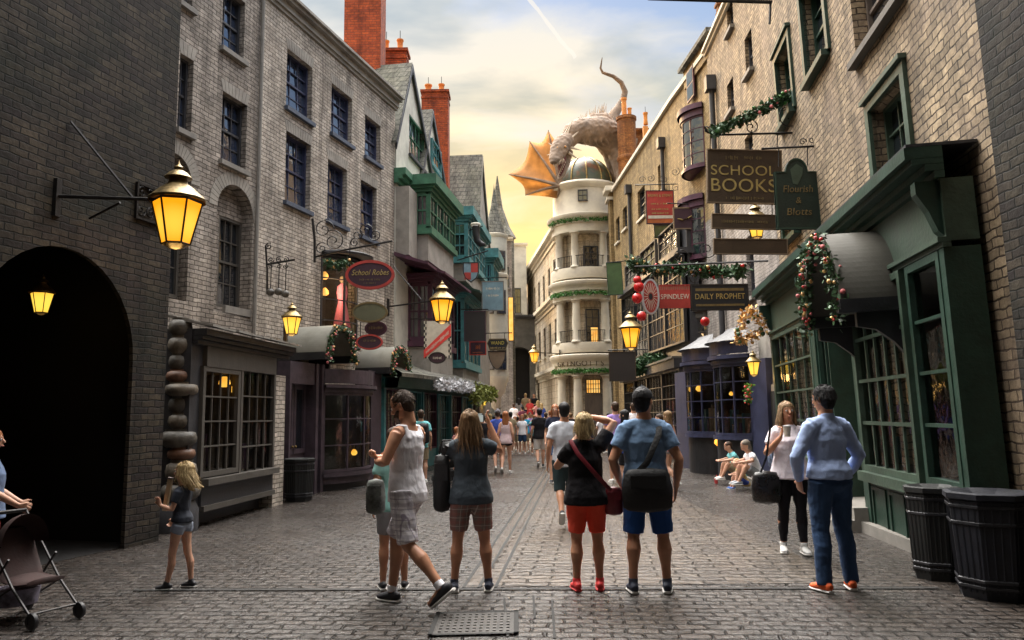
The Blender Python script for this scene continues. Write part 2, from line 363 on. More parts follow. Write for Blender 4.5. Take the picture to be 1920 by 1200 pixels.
def shell(F, x0, x1, z1, depth, m, y=0, floor=False):
    """sides, back and flat top behind a front"""
    mb = MB(); e = .003
    mb.quad((x0, y + e, 0), (x0, y + depth, 0), (x0, y + depth, z1), (x0, y + e, z1)); mb.quad((x1, y + e, 0), (x1, y + e, z1), (x1, y + depth, z1), (x1, y + depth, 0))
    mb.quad((x0, y + depth, 0), (x1, y + depth, 0), (x1, y + depth, z1), (x0, y + depth, z1)); mb.quad((x0, y + e, z1), (x1, y + e, z1), (x1, y + depth, z1), (x0, y + depth, z1))
    return mb.build('side_wall', m, F.root)
def window(F, x0, x1, z0, z1, fm, gm, cols=3, rows=4, rec=.14, sash=True, bar=.022, sill=None, sillout=.09, frame=.05, proud=False, arch=0, sdrop=.09):
    """sash window: frame with glazing bars, its pane and its sill"""
    y = rec; mb = MB(); f = frame; zt = z1 - arch * .5
    mb.box(x0, x0 + f, y - .05, y + .06, z0, z1); mb.box(x1 - f, x1, y - .05, y + .06, z0, z1)
    mb.box(x0 + f, x1 - f, y - .05, y + .06, z0, z0 + f * 1.3); mb.box(x0 + f, x1 - f, y - .05, y + .06, z1 - f, z1)
    a, b, c, d = x0 + f, x1 - f, z0 + f * 1.3, z1 - f
    for i in range(1, cols): xx = a + (b - a) * i / cols; mb.box(xx - bar / 2, xx + bar / 2, y - .012, y + .02, c, d)
    for j in range(1, rows):
        zz_ = c + (d - c) * j / rows; h = bar / 2 * (2.0 if (sash and rows % 2 == 0 and j == rows // 2) else 1); o_ = .03 if h > bar * .6 else .015
        mb.box(a, b, y - o_, y + .022, zz_ - h, zz_ + h)
    w = mb.build('window', fm, F.root)
    tilt = random.uniform(-.006, .006)
    MB().quad((a, y - .008 + tilt, c), (b, y - .008, c), (b, y + .045 - tilt, d), (a, y + .045, d)).build('pane', gm, w)
    if sill: MB().box(x0 - .06, x1 + .06, -sillout, .05, z0 - sdrop, z0 + .004).build('sill', sill, w)
    if proud:
        p = MB(); q = .13
        p.box(x0 - q, x0, -.05, .05, z0 - .02, z1 + q); p.box(x1, x1 + q, -.05, .05, z0 - .02, z1 + q); p.box(x0, x1, -.05, .05, z1, z1 + q)
        p.box(x0 - q - .03, x1 + q + .03, -.10, .04, z1 + q, z1 + q + .06)
        p.build('surround', fm, w)
    return w
def voussoirs(F, x0, x1, z, m, h=.24, splay=.08):
    mb = MB(); n = max(int((x1 - x0) / .09), 4)
    for i in range(n):
        a = x0 - splay * (1 - 2 * i / n); b = x0 - splay + (x1 - x0 + 2 * splay) * (i + 1) / n; ta_ = x0 + (x1 - x0) * i / n; tb_ = x0 + (x1 - x0) * (i + 1) / n
        a = x0 - splay + (x1 - x0 + 2 * splay) * i / n
        mb.add([(ta_ + .005, -.006, z), (tb_ - .005, -.006, z), (b - .005, -.006, z + h), (a + .005, -.006, z + h), (ta_ + .005, .01, z), (tb_ - .005, .01, z), (b - .005, .01, z + h), (a + .005, .01, z + h)],
               [(0, 1, 2, 3), (3, 2, 6, 7), (0, 3, 7, 4), (1, 5, 6, 2)])
    return mb.build('lintel', m, F.root)
def arch_ring(F, x0, x1, zs, rise, m, h=.24, z0=None):
    mb = MB(); c = (x0 + x1) / 2; hw = (x1 - x0) / 2; n = 22
    for i in range(n):
        a0, a1 = math.pi * (i + .06) / n, math.pi * (i + .94) / n
        P = [(c - (hw) * math.cos(a), zs + rise * math.sin(a)) for a in (a0, a1)]; Q = [(c - (hw + h) * math.cos(a), zs + (rise + h) * math.sin(a)) for a in (a1, a0)]
        poly = P + Q; mb.prism(poly, (-.012, .02))
    return mb.build('arch', m, F.root)
def cornice(F, x0, x1, z, m, steps=((.06, .08), (.12, .07), (.2, .1)), name='cornice', y=0, slope=0):
    """stepped moulding: list of (outreach, height) from below"""
    mb = MB(); zc = z
    for o, h in steps:
        for i in range(1): mb.box(x0, x1, y - o, y + .03, zc, zc + h - .004)
        zc += h
    o_ = mb.build(name, m, F.root)
    return o_
def shopwin(F, x0, x1, z0, z1, cols, rows, fm, out=0, glow=0, depth=.9, bar=.028, frame=.07, goods=None, seed=1, gm=None):
    """display window: bars, clear pane, lit-up dark room behind with goods"""
    rnd = random.Random(seed); y = -out; mb = MB(); f = frame
    mb.box(x0, x0 + f, y - .03, y + .08, z0, z1); mb.box(x1 - f, x1, y - .03, y + .08, z0, z1)
    mb.box(x0 + f, x1 - f, y - .03, y + .08, z0, z0 + f); mb.box(x0 + f, x1 - f, y - .03, y + .08, z1 - f, z1)
    a, b, c, d = x0 + f, x1 - f, z0 + f, z1 - f
    for i in range(1, cols): xx = a + (b - a) * i / cols; mb.box(xx - bar / 2, xx + bar / 2, y, y + .03, c, d)
    for j in range(1, rows): zz_ = c + (d - c) * j / rows; mb.box(a, b, y - .01, y + .026, zz_ - bar * .6, zz_ + bar * .6)
    w = mb.build('shop_window', fm, F.root)
    MB().quad((a, y + .035, c), (b, y + .035, c), (b, y + .035, d), (a, y + .035, d)).build('pane', gm or M['shopglass'], w)
    r = MB(); yb = y + depth
    r.quad((a, y + .09, c), (b, y + .09, c), (b, yb, c), (a, yb, c)); r.quad((a, y + .09, d), (a, yb, d), (b, yb, d), (b, y + .09, d))
    r.quad((a, y + .09, c), (a, yb, c), (a, yb, d), (a, y + .09, d)); r.quad((b, y + .09, c), (b, y + .09, d), (b, yb, d), (b, yb, c)); r.quad((a, yb, c), (b, yb, c), (b, yb, d), (a, yb, d))
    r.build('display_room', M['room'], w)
    g = MB(); n = int((b - a) / .16)
    if goods:
        for lvl in range(goods[0]):
            zb = c + (d - c) * lvl / goods[0] + .01; hmax = (d - c) / goods[0] * .8; yy = y + .42 + .25 * (lvl % 2)
            g.use(0); 
            if lvl: g.box(a + .01, b - .01, yy - .08, yy + .16, zb - .03, zb - .005)
            x = a + .05
            while x < b - .12:
                ww = rnd.uniform(.05, .16); hh = hmax * rnd.uniform(.35, 1); g.use(rnd.choice([0, 1, 2, 3, 4]))
                if rnd.random() < .4: g.lathe([(ww * .2, 0), (ww * .5, hh * .1), (ww * .45, hh * .5), (ww * .15, hh * .7), (ww * .2, hh), (.001, hh)], (x + ww / 2, yy + .04, zb), 8)
                else: g.box(x, x + ww, yy - .05, yy + .1, zb, zb + hh)
                x += ww + rnd.uniform(.02, .12)
        g.build('display_goods', M['goods'], w)
    return w
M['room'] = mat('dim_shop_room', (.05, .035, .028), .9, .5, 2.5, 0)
M['goods'] = [mat('goods_brown', (.14, .07, .035), .6, .4, 6, 0), mat('goods_teal', (.04, .10, .11), .6, .4, 6, 0), mat('goods_plum', (.12, .05, .11), .6, .4, 6, 0), mat('goods_cream', (.34, .27, .18), .6, .4, 6, 0), mat('goods_blue', (.05, .06, .15), .6, .4, 6, 0)]
# ================================================================== GROUND
def ground_mat(name, w, h, rot, c1, c2, mort, rough, ms=.010, bump=1.0):
    m, t, p = pm(name)
    tcn = N(t, 'ShaderNodeTexCoord'); mpn = N(t, 'ShaderNodeMapping'); mpn.inputs['Rotation'].default_value = (0, 0, R(rot)); L(t, tcn.outputs['Object'], mpn.inputs[0])
    nz = N(t, 'ShaderNodeTexNoise'); nz.inputs['Scale'].default_value = 5.5; nz.inputs['Detail'].default_value = 4; L(t, tcn.outputs['Object'], nz.inputs['Vector'])
    vm = N(t, 'ShaderNodeVectorMath', operation='MULTIPLY_ADD'); L(t, nz.outputs[1], vm.inputs[0]); vm.inputs[1].default_value = (.11, .07, 0); L(t, mpn.outputs[0], vm.inputs[2])
    br = N(t, 'ShaderNodeTexBrick'); L(t, vm.outputs[0], br.inputs['Vector']); br.inputs['Scale'].default_value = 1
    br.inputs['Brick Width'].default_value = w; br.inputs['Row Height'].default_value = h; br.inputs['Mortar Size'].default_value = ms; br.inputs['Mortar Smooth'].default_value = .8
    br.inputs['Color1'].default_value = (*c1, 1); br.inputs['Color2'].default_value = (*c2, 1); br.inputs['Mortar'].default_value = (*mort, 1)
    vo = N(t, 'ShaderNodeTexNoise'); vo.inputs['Scale'].default_value = 11; vo.inputs['Detail'].default_value = 5; vo.inputs['Roughness'].default_value = .7; L(t, tcn.outputs['Object'], vo.inputs['Vector'])
    big = noisen(t, tcn.outputs['Object'], .55, 6, .6)
    col = mixc(t, .8, br.outputs['Color'], ramp(t, vo.outputs[0], [(.32, .45), (.7, 1.5)]), 'MULTIPLY')
    col = mixc(t, ramp(t, big, [(.42, 0.0), (.7, .45)]), col, (.05, .045, .042))
    L(t, col, p.inputs['Base Color'])
    rg = mth(t, 'ADD', mth(t, 'MULTIPLY_ADD', vo.outputs[0], .35, rough - .2), mth(t, 'MULTIPLY_ADD', big, .3, -.12), clamp=True); L(t, rg, p.inputs['Roughness'])
    p.inputs['Specular IOR Level'].default_value = .6
    hgt = mth(t, 'ADD', mth(t, 'SUBTRACT', 1, br.outputs['Fac']), mth(t, 'MULTIPLY', vo.outputs[0], .9))
    b_ = N(t, 'ShaderNodeBump'); b_.inputs['Strength'].default_value = bump; b_.inputs['Distance'].default_value = .03; L(t, hgt, b_.inputs['Height']); L(t, b_.outputs[0], p.inputs['Normal'])
    return m
M['setts'] = ground_mat('stone_setts', .24, .125, 5, (.070, .056, .047), (.038, .031, .027), (.012, .011, .010), .25, ms=.016)
M['slabs'] = ground_mat('worn_paving_slabs', .42, .16, 6, (.135, .108, .085), (.080, .065, .054), (.02, .018, .016), .15, ms=.014)
M['joint'] = mat('dark_joint', (.012, .011, .010), .8, .3, 9, .2)
g = MB().quad((-60, -20, 0), (60, -20, 0), (60, 120, 0), (-60, 120, 0)).build('ground', M['setts']); struct(g)
# centre band of worn slabs between its three grooves (lines drawn from the photograph's paving)
def gl_(p, q, w, name, m, z=.004):
    d = (q - p).normalized(); s = Vector((-d.y, d.x, 0)) * w / 2
    o = MB().quad((*(p - s).xy, z), (*(p + s).xy, z), (*(q + s).xy, z), (*(q - s).xy, z)).build(name, m); return struct(o)
ga, gb = gp(869, 1102), gp(1007, 900); gc, gd = gp(932, 1096), gp(1025, 904); ge, gf = gp(900, 1099), gp(1016, 902)
def ext(a, b, y): return Vector((a.x + (b.x - a.x) * (y - a.y) / (b.y - a.y), y, 0))
pv = MB(); pv.quad((*ext(ga, gb, 7.5).xy, .004), (3.2, 7.5, .004), (3.0, 36, .004), (*ext(ga, gb, 36).xy, .004)); struct(pv.build('paving', M['slabs']))
for a, b in ((ga, gb), (gc, gd), (ge, gf)): gl_(ext(a, b, 7.48), ext(a, b, 34), .03, 'paving_groove', M['joint'], .008)
j0, j1 = gp(250, 1108), gp(1760, 1104); gl_(j0, j1, .055, 'paving_groove', M['joint'], .012)
for (u0, v0, u1, v1) in ((945, 1122, 952, 1195), (1035, 1125, 1040, 1198), (1000, 1118, 1003, 1160)):
    gl_(gp(u0, v0), gp(u1, v1), .018, 'paving_groove', M['joint'], .008)
# access cover in the near paving
c4 = [gp(822, 1152), gp(968, 1149), gp(968, 1190), gp(806, 1194)]
hc = thing('access_cover', 'rectangular iron access cover set in the near paving, foreground centre', 'manhole cover')
fr = MB()
for i in range(4):
    p, q = c4[i], c4[(i + 1) % 4]; d = (q - p).normalized(); s = Vector((-d.y, d.x, 0)) * .018
    fr.quad((*(p - s - d * .018).xy, .016), (*(p + s - d * .018).xy, .016), (*(q + s + d * .018).xy, .016), (*(q - s + d * .018).xy, .016))
fr.build('frame', M['joint'], hc)
MB().quad(*[(p.x, p.y, .012) for p in (c4[3], c4[2], c4[1], c4[0])]).build('plate', mat('cover_iron', (.075, .07, .066), .5, .5, 30, .6, metal=.4), hc)
rb = MB(); 
for k in range(11):
    t0 = .10 + .8 * k / 10; a = c4[0].lerp(c4[1], t0); b = c4[3].lerp(c4[2], t0)
    for j in range(7):
        s0 = .12 + .76 * j / 6; c = a.lerp(b, s0); rb.box(c.x - .012, c.x + .012, c.y - .01, c.y + .01, .012, .019)
rb.build('stud', mat('cover_stud', (.13, .12, .11), .5, .3, 30, .2, metal=.4), hc)['kind'] = 'stuff'
dcp = gp(652, 914); dcv = thing('drain_cover', 'round dark drain cover in the paving below the mauve bow window', 'drain cover', (dcp.x, dcp.y, .01)); MB().lathe([(.001, .008), (.30, .008), (.34, 0)], n=28).build('cover', M['joint'], dcv); MB().lathe([(.34, .0), (.35, .012), (.39, .012), (.40, 0)], n=28).build('rim', M['joint'], dcv)
# ================================================================== LEFT SIDE
# --- near dark building with the great arch
L0 = Fac((-9.2, -5), (-4.71, 10.5), 'arched_building', 'near dark brick building on the left with a great round archway')
d_ = (L0.B - L0.A); 
ax0, ax1 = L0.px(-75, 778)[0], L0.px(244, 790)[0]
az = L0.px(95, 457)[1]
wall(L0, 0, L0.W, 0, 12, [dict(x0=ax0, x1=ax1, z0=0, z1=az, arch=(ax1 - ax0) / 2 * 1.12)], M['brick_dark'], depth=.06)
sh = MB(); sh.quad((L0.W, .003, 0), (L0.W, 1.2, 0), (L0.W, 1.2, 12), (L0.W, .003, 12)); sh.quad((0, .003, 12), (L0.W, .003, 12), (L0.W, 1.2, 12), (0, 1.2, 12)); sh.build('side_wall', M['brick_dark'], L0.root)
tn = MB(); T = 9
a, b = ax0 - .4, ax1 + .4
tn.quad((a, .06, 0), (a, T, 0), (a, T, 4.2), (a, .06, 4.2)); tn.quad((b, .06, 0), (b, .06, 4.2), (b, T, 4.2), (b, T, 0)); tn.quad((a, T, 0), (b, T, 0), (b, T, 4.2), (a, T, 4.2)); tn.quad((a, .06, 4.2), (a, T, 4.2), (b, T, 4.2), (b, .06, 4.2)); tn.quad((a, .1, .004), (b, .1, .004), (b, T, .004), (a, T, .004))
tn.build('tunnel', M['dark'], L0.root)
# dark niche fittings of the wall: ironwork grille panel near the lantern
gx0, gx1, gz0, gz1 = L0.rect(252, 306, 350, 418)
gm_ = MB()
gm_.box(gx0, gx1, -.04, .0, gz0, gz0 + .03); gm_.box(gx0, gx1, -.04, 0, gz1 - .03, gz1); gm_.box(gx0, gx0 + .03, -.04, 0, gz0 + .03, gz1 - .03); gm_.box(gx1 - .03, gx1, -.04, 0, gz0 + .03, gz1 - .03)
def spiral(mb, c, r, turns=1.6, a0=0, sgn=1, th=.009, y=0, n=26, M=None):
    P = []
    for i in range(n + 1):
        k = i / n; a = a0 + sgn * k * turns * 2 * math.pi; rr = r * (1 - k * .85); P.append((c[0] + rr * math.cos(a), y, c[1] + rr * math.sin(a)))
    mb.tube(P, th, 5, M=M)
for i in range(3):
    for j in range(2):
        cx_ = gx0 + (gx1 - gx0) * (i + .5) / 3; cz_ = gz0 + (gz1 - gz0) * (j + .5) / 2
        spiral(gm_, (cx_, cz_), (gx1 - gx0) / 6.4, 1.3, i * 1.3 + j, 1 if (i + j) % 2 else -1, .012, -.03)
gm_.build('iron_grille', M['iron'], L0.root)
# --- pale brick house 1 (behind the near building) and 2
pA, pB = at(487, 100, 15.6), at(740, 300, 22.0)
dirn = Vector((pB.x - pA.x, pB.y - pA.y)).normalized()
def pl(y): k = (y - pA.y) / dirn.y; return (pA.x + dirn.x * k, y)
L1 = Fac(pl(12.0), pl(15.6), 'brick_townhouse', 'pale grey brick townhouse between the dark archway wall and the tall-chimneyed house')
H1 = 11.4
ops = []
wd = []
for (u0, u1, v0, v1, c, r) in ((417, 459, -12, 103, 3, 4), (415, 462, 183, 312, 3, 4), (335, 361, 105, 248, 3, 4), (337, 363, -120, 12, 3, 4)):
    x0, x1, z0, z1 = L1.rect(u0, u1, v0, v1); x0 = max(x0, .1); wd.append((x0, x1, z0, z1, c, r)); ops.append(dict(x0=x0, x1=x1, z0=z0, z1=z1))
nx0, nx1, nz0, nz1 = L1.rect(404, 472, 346, 592); ax_ = dict(x0=nx0, x1=nx1, z0=nz0, z1=nz1, arch=(nx1 - nx0) / 2 * 1.0); ops.append(ax_)
mx0, mx1, mz0, mz1 = L1.rect(290, 355, 285, 560); mx0 = max(mx0, .05); ops.append(dict(x0=mx0, x1=mx1, z0=mz0, z1=mz1, arch=(mx1 - mx0) / 2))
wall(L1, 0, L1.W, 0, H1, ops, M['brick_pale'], depth=.24)
shell(L1, 0, L1.W, H1, 5, M['brick_pale'], y=.002)
for (x0, x1, z0, z1, c, r) in wd: window(L1, x0, x1, z0, z1, M['trim_dark'], M['glass_b'], 3, 4, sill=M['sill'], rec=.17); voussoirs(L1, x0, x1, z1 + .003, M['plaster'])
arch_ring(L1, nx0, nx1, nz1 - ax_['arch'], ax_['arch'], M['plaster']); arch_ring(L1, mx0, mx1, mz1 - (mx1 - mx0) / 2, (mx1 - mx0) / 2, M['plaster'])
# recess back with sash
wx0, wx1, wz0, wz1 = L1.rect(408, 462, 412, 580, -.24); wx0 = max(wx0, nx0 + .02); wx1 = min(wx1, nx1 - .02)
bk = MB(); y_ = .24
bk.quad((nx0 - .1, y_, nz0), (wx0, y_, nz0), (wx0, y_, nz1), (nx0 - .1, y_, nz1)); bk.quad((wx1, y_, nz0), (nx1 + .1, y_, nz0), (nx1 + .1, y_, nz1), (wx1, y_, nz1)); bk.quad((wx0, y_, wz1), (wx1, y_, wz1), (wx1, y_, nz1), (wx0, y_, nz1)); bk.quad((wx0, y_, nz0), (wx1, y_, nz0), (wx1, y_, wz0), (wx0, y_, wz0))
bk.quad((mx0, y_, mz0), (mx1, y_, mz0), (mx1, y_, mz1), (mx0, y_, mz1))
bk.build('recess_back', M['brick_pale'], L1.root)
window(L1, wx0, wx1, wz0, wz1, M['trim_grey'], M['glass'], 3, 4, rec=.30, sill=M['sill'], sillout=.02, sdrop=.14)
window(L1, mx0 + .08, mx1 - .06, mz0 + .05, mz1 - .5, M['trim_grey'], M['glass'], 3, 4, rec=.20)
cornice(L1, 0, L1.W, H1 - .25, M['brick_pale'])
# down pipe at the crease
MB().tube([(L1.W - .02, -.07, z) for z in (3, 6, 8.5, H1)], .04).build('down_pipe', M['sill'], L1.root)
# --- house 2
L2 = Fac(pl(15.605), pl(22.0), 'brick_house', 'pale brick house with six dark sashes and a robe shop bay, red chimney above')
H2 = L2.px(735, 178)[1]
ops = []; wd = []
for (u0, u1, v0, v1) in ((537, 585, 108, 216), (621, 660, 170, 262), (684, 713, 225, 302), (535, 582, 258, 388), (614, 650, 308, 420), (676, 706, 345, 448)):
    x0, x1, z0, z1 = L2.rect(u0, u1, v0, v1); wd.append((x0, x1, z0, z1)); ops.append(dict(x0=x0, x1=x1, z0=z0, z1=z1))
bx0, bx1, bz0, bz1 = L2.rect(602, 668, 492, 645); ops.append(dict(x0=bx0, x1=bx1, z0=bz0, z1=bz1))
wall(L2, 0, L2.W, 0, H2, ops, M['brick_pale2'], depth=.24)
shell(L2, 0, L2.W, H2, 5, M['brick_pale2'], y=.002)
for (x0, x1, z0, z1) in wd: window(L2, x0, x1, z0, z1, M['trim_navy'], M['glass_b'], 3, 4, sill=M['sill_blue'], rec=.17); voussoirs(L2, x0, x1, z1 + .003, M['plaster'])
cornice(L2, 0, L2.W + .1, H2 - .38, M['plaster'], ((.05, .08), (.10, .06), (.09, .10), (.2, .08), (.27, .07)))
# curved bay of the robe shop
def bow(F, x0, x1, z0, z1, proj, fm, gm, cols, rows, name='bow_window', top=None, bot=None, a=150, seed=3, lit=None, cap=.12, capm=None):
    """segmental bow: posts and bars on a curve, glass on the curve"""
    c = (x0 + x1) / 2; hw = (x1 - x0) / 2; rr = (hw * hw + proj * proj) / (2 * proj); cy = rr - proj; th0 = math.asin(min(1, hw / rr))
    P = lambda k, o=0: (c + (rr + o) * math.sin(-th0 + 2 * th0 * k), cy - (rr + o) * math.cos(-th0 + 2 * th0 * k))
    mb = MB()
    for i in range(cols + 1):
        x, y = P(i / cols, .0); w = .04 if i in (0, cols) else .018; mb.box(x - w, x + w, y - .02, y + .03, z0, z1)
    def band(za, zb, o, mbx, n=16):
        for i in range(n):
            (xa, ya), (xb, yb), (xc, yc), (xd, yd) = P(i / n, o), P((i + 1) / n, o), P((i + 1) / n, -.03), P(i / n, -.03)
            mbx.add([(xa, ya, za), (xb, yb, za), (xc, yc, za), (xd, yd, za), (xa, ya, zb), (xb, yb, zb), (xc, yc, zb), (xd, yd, zb)], [(0, 1, 5, 4), (4, 5, 6, 7), (3, 2, 1, 0), (2, 3, 7, 6)])
    for j in range(1, rows): z = z0 + (z1 - z0) * j / rows; band(z - .012, z + .012, .012, mb)
    band(z0 - .003, z0 + .06, .02, mb); band(z1 - .06, z1 + .003, .02, mb)
    w = mb.build(name, fm, F.root)
    pn = MB(); n = 16
    for i in range(n):
        (xa, ya), (xb, yb) = P(i / n, -.005), P((i + 1) / n, -.005); pn.quad((xa, ya, z0), (xb, yb, z0), (xb, yb, z1), (xa, ya, z1))
    pn.build('pane', gm, w)
    cp = MB(); fan = lambda z, o: [(c, cy, z)]
    def slab(za, zb, o, mbx):
        band(za, zb, o, mbx); vs = [(*P(i / n, o), zb) for i in range(n + 1)] + [(x1, .02, zb), (x0, .02, zb)]; vs2 = [(a_, b_, za) for (a_, b_, _) in vs]
        mbx.add(vs, [tuple(range(len(vs)))]); mbx.add(vs2, [tuple(reversed(range(len(vs2))))])
    slab(z1 + .004, z1 + cap, .06, cp); slab(z1 + cap + .002, z1 + cap * 1.8, .14, cp); cp.build('bay_cornice', capm or fm, w)
    cq = MB(); slab(z0 - .10, z0 - .004, .07, cq); cq.build('bay_sill', capm or fm, w)
    return w, P
ww, PB = bow(L2, bx0, bx1, bz0, bz1, .35, M['trim_dark'], M['shopglass'], 3, 4, cap=.07)
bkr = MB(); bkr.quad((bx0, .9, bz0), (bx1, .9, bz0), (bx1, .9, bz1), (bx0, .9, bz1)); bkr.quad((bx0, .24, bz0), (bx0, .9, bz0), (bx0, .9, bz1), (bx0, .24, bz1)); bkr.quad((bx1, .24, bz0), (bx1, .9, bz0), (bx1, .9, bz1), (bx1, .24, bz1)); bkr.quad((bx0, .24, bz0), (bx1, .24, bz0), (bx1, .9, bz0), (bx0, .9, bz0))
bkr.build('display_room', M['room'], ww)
# pink robe on a dress form, standing in the bay
rc = (L2.px(643, 600, .05)[0], -.02); rob = thing('robe_display', 'long pink robe on a dress form lit up in the upper bay window', 'dress form'); rob.matrix_world = L2.M @ Matrix.Translation((rc[0], rc[1], bz0 + .02))
M['robe'] = mat('pink_robe', (.70, .20, .32), .7, .2, 8, .4, stretch=(2, 2, .3))
hh = bz1 - bz0
MB().lathe([(.26, 0), (.22, hh * .2), (.14, hh * .42), (.10, hh * .5), (.14, hh * .62), (.12, hh * .70), (.04, hh * .74)], n=14).build('robe', M['robe'], rob)
MB().ball((0, 0, hh * .79), .075, 8, (1, 1, 1.25)).build('head', M['goods'][3], rob)
MB().lathe([(.12, 0), (.02, .03), (.02, hh * .2)], n=10).build('stand', M['iron'], rob)
for (uu, vv) in ((626, 515), (632, 545)):
    p = L2.Mi @ at(uu, vv, (L2.M @ Vector((bx0 + .2, 0, 0))).y + .35)
    lb = thing('hanging_lamp', 'warm glass lamp glowing ' + ('high' if vv < 530 else 'lower') + ' inside the robe shop bay', 'lamp'); lb.matrix_world = L2.M @ Matrix.Translation((p.x, .25, p.z))
    MB().lathe([(.03, .09), (.09, .02), (.10, -.06), (.05, -.1), (.001, -.1)], n=10).build('glass_shade', M['win_lit'], lb); MB().tube([(0, 0, .09), (0, 0, bz1 - p.z)], .008).build('rod', M['iron'], lb); lq = bpy.data.lights.new('bay_lamp', 'POINT'); lq.energy = 14; lq.color = (1, .6, .3); lq.shadow_soft_size = .15; lqo = bpy.data.objects.new('bay_light', lq); COL.objects.link(lqo); lqo.parent = lb; lqo.location = (0, -.22, -.1)
# --- chimneys of the left houses
def chimney(u0, u1, vtop, vbot, y, m, label, pots=(), capn=True):
    a, b = at(u0, (vtop + vbot) / 2, y), at(u1, (vtop + vbot) / 2, y); zt = at((u0 + u1) / 2, vtop, y).z; zb = at((u0 + u1) / 2, vbot, y).z; w = b.x - a.x; c = ((a.x + b.x) / 2, y + w * .4)
    t = thing('chimney', label, 'chimney', (c[0], c[1], zb)); h = zt - zb
    st = MB(); st.box(-w / 2, w / 2, -w * .4, w * .4, 0, h); st.build('stack', m, t)
    if capn:
        cb = MB(); cb.box(-w / 2 - .05, w / 2 + .05, -w * .4 - .05, w * .4 + .05, h + .002, h + .1); cb.box(-w / 2 - .02, w / 2 + .02, -w * .4 - .02, w * .4 + .02, h - .28, h - .2); cb.build('cap', m, t)
    for (px0, px1, pv0) in pots:
        q0, q1 = at(px0, vtop, y), at(px1, vtop, y); r = (q1.x - q0.x) / 2; ph = at((px0 + px1) / 2, pv0, y).z - zt
        MB().lathe([(r * .9, h + .1), (r, h + .14), (r * .8, h + ph * .5), (r * .85, h + ph * .85), (r * 1.05, h + ph * .9), (r * 1.05, h + ph), (r * .7, h + ph), (r * .7, h + ph - .2), (.001, h + ph - .2)], ((q0.x + q1.x) / 2 - c[0], 0, 0), 12).build('pot', M['brick_orange'] if 0 else M['pot'], t)
        MB().tube([((q0.x + q1.x) / 2 - c[0], 0, h + ph), ((q0.x + q1.x) / 2 - c[0], 0, h + ph + .35)], .012).build('rod', M['iron'], t)
    return t
M['pot'] = mat('terracotta', (.62, .24, .05), .7, .2, 5, .1)
chimney(645, 714, -120, 240, 23.5, M['brick_red'], 'tall thick red brick chimney rising past the top of the view')
chimney(716, 762, 95, 190, 26.0, M['brick_red'], 'short red brick chimney with two pots right behind the tall stack', ((716, 727, 68), (741, 754, 66)))
chimney(790, 840, 172, 350, 31.5, M['brick_red'], 'red brick chimney with two orange pots between the first two gables', ((794, 808, 151), (820, 832, 150)))
# --- shopfront 1 : grey wooden shop with a slate ledge, its own low structure in front of house 1
sA, sB = gp(375, 990), gp(530, 945)
S1 = Fac((sA.x, sA.y), (sB.x, sB.y), 'shopfront', 'low grey wooden shopfront with twin sash windows and slate ledge beside the twisted column', 'shopfront')
zc = 3.05; Wd = S1.W
zf0 = S1.px(450, 700)[1]; zf1 = S1.px(450, 642)[1]
q0 = S1.rect(378, 448, 690, 890); q1 = S1.rect(450, 515, 690, 890); zs = q0[2]
body = MB(); body.box(-.35, 0, .05, 1.6, 0, zc - .12); body.build('side_wall', M['trim_dark'], S1.root); MB().box(Wd, Wd + .12, .3, 1.3, 0, zc - .12).build('side_wall', M['trim_dark'], S1.root)
b2 = MB(); x1p = S1.rect(514, 532, 690, 890)
b2.box(0, x1p[0], 0, .12, zs - .42, zs - .12); b2.box(0, x1p[0], .25, .35, 0, zs - .42); b2.build('stall_riser', M['trim_dark'], S1.root)
b3 = MB(); b3.box(-.02, x1p[0] + .02, -.12, .1, zs - .12, zs - .02); b3.box(-.0, x1p[0], -.05, .1, zs - .50, zs - .42); b3.build('window_sill', M['trim_grey'], S1.root)
b4 = MB(); b4.box(0, x1p[0], -.02, .1, q0[3], zc - .35); b4.build('fascia', M['trim_grey'], S1.root)
b5 = MB(); b5.box(x1p[0], Wd, .0, .3, 0, q0[3]); b5.build('brick_pier', M['brick_pale2'], S1.root)
cornice(S1, -.35, Wd + .05, zc - .35, M['trim_black'], ((.05, .07), (.12, .06), (.18, .10)))
for q in (q0, q1):
    shopwin(S1, q[0], q[1], q[2], q[3], 4, 4, M['trim_grey'], out=-.02, glow=1, goods=(2,), seed=int(q[0] * 99) + 2, frame=.075, bar=.02)
MB().box(q0[1], q1[0], 0, .1, q0[2], q0[3]).build('mullion', M['trim_grey'], S1.root) if q1[0] > q0[1] + .01 else None
def slates(F, x0, x1, z, out, rise, back, m, n=12, seed=1, name='slate_ledge'):
    """overlapping rough slates on a short slope"""
    rnd = random.Random(seed); mb = MB(); rows = 4
    for r_ in range(rows):
        x = x0 - .02
        ya = -out + (back + out) * r_ / rows - .02; yb = ya + (back + out) / rows * 1.5; za = z + rise * r_ / rows + .02; zb = z + rise * (r_ + 1.4) / rows + .01
        while x < x1:
            w_ = rnd.uniform(.16, .3); o_ = rnd.uniform(0, .05); t_ = .02 + rnd.uniform(0, .015)
            mb.add([(x, ya - o_, za), (x + w_ - .01, ya - o_, za), (x + w_ - .01, yb, zb), (x, yb, zb), (x, ya - o_, za + t_), (x + w_ - .01, ya - o_, za + t_ + rnd.uniform(-.005, .01)), (x + w_ - .01, yb, zb + t_), (x, yb, zb + t_)], [(3, 2, 1, 0), (4, 5, 6, 7), (0, 1, 5, 4), (1, 2, 6, 5), (3, 0, 4, 7)])
            x += w_
    return mb.build(name, m, F.root)
slates(S1, -.35, Wd + .05, zc - .12, .22, .28, .9, M['sill'])
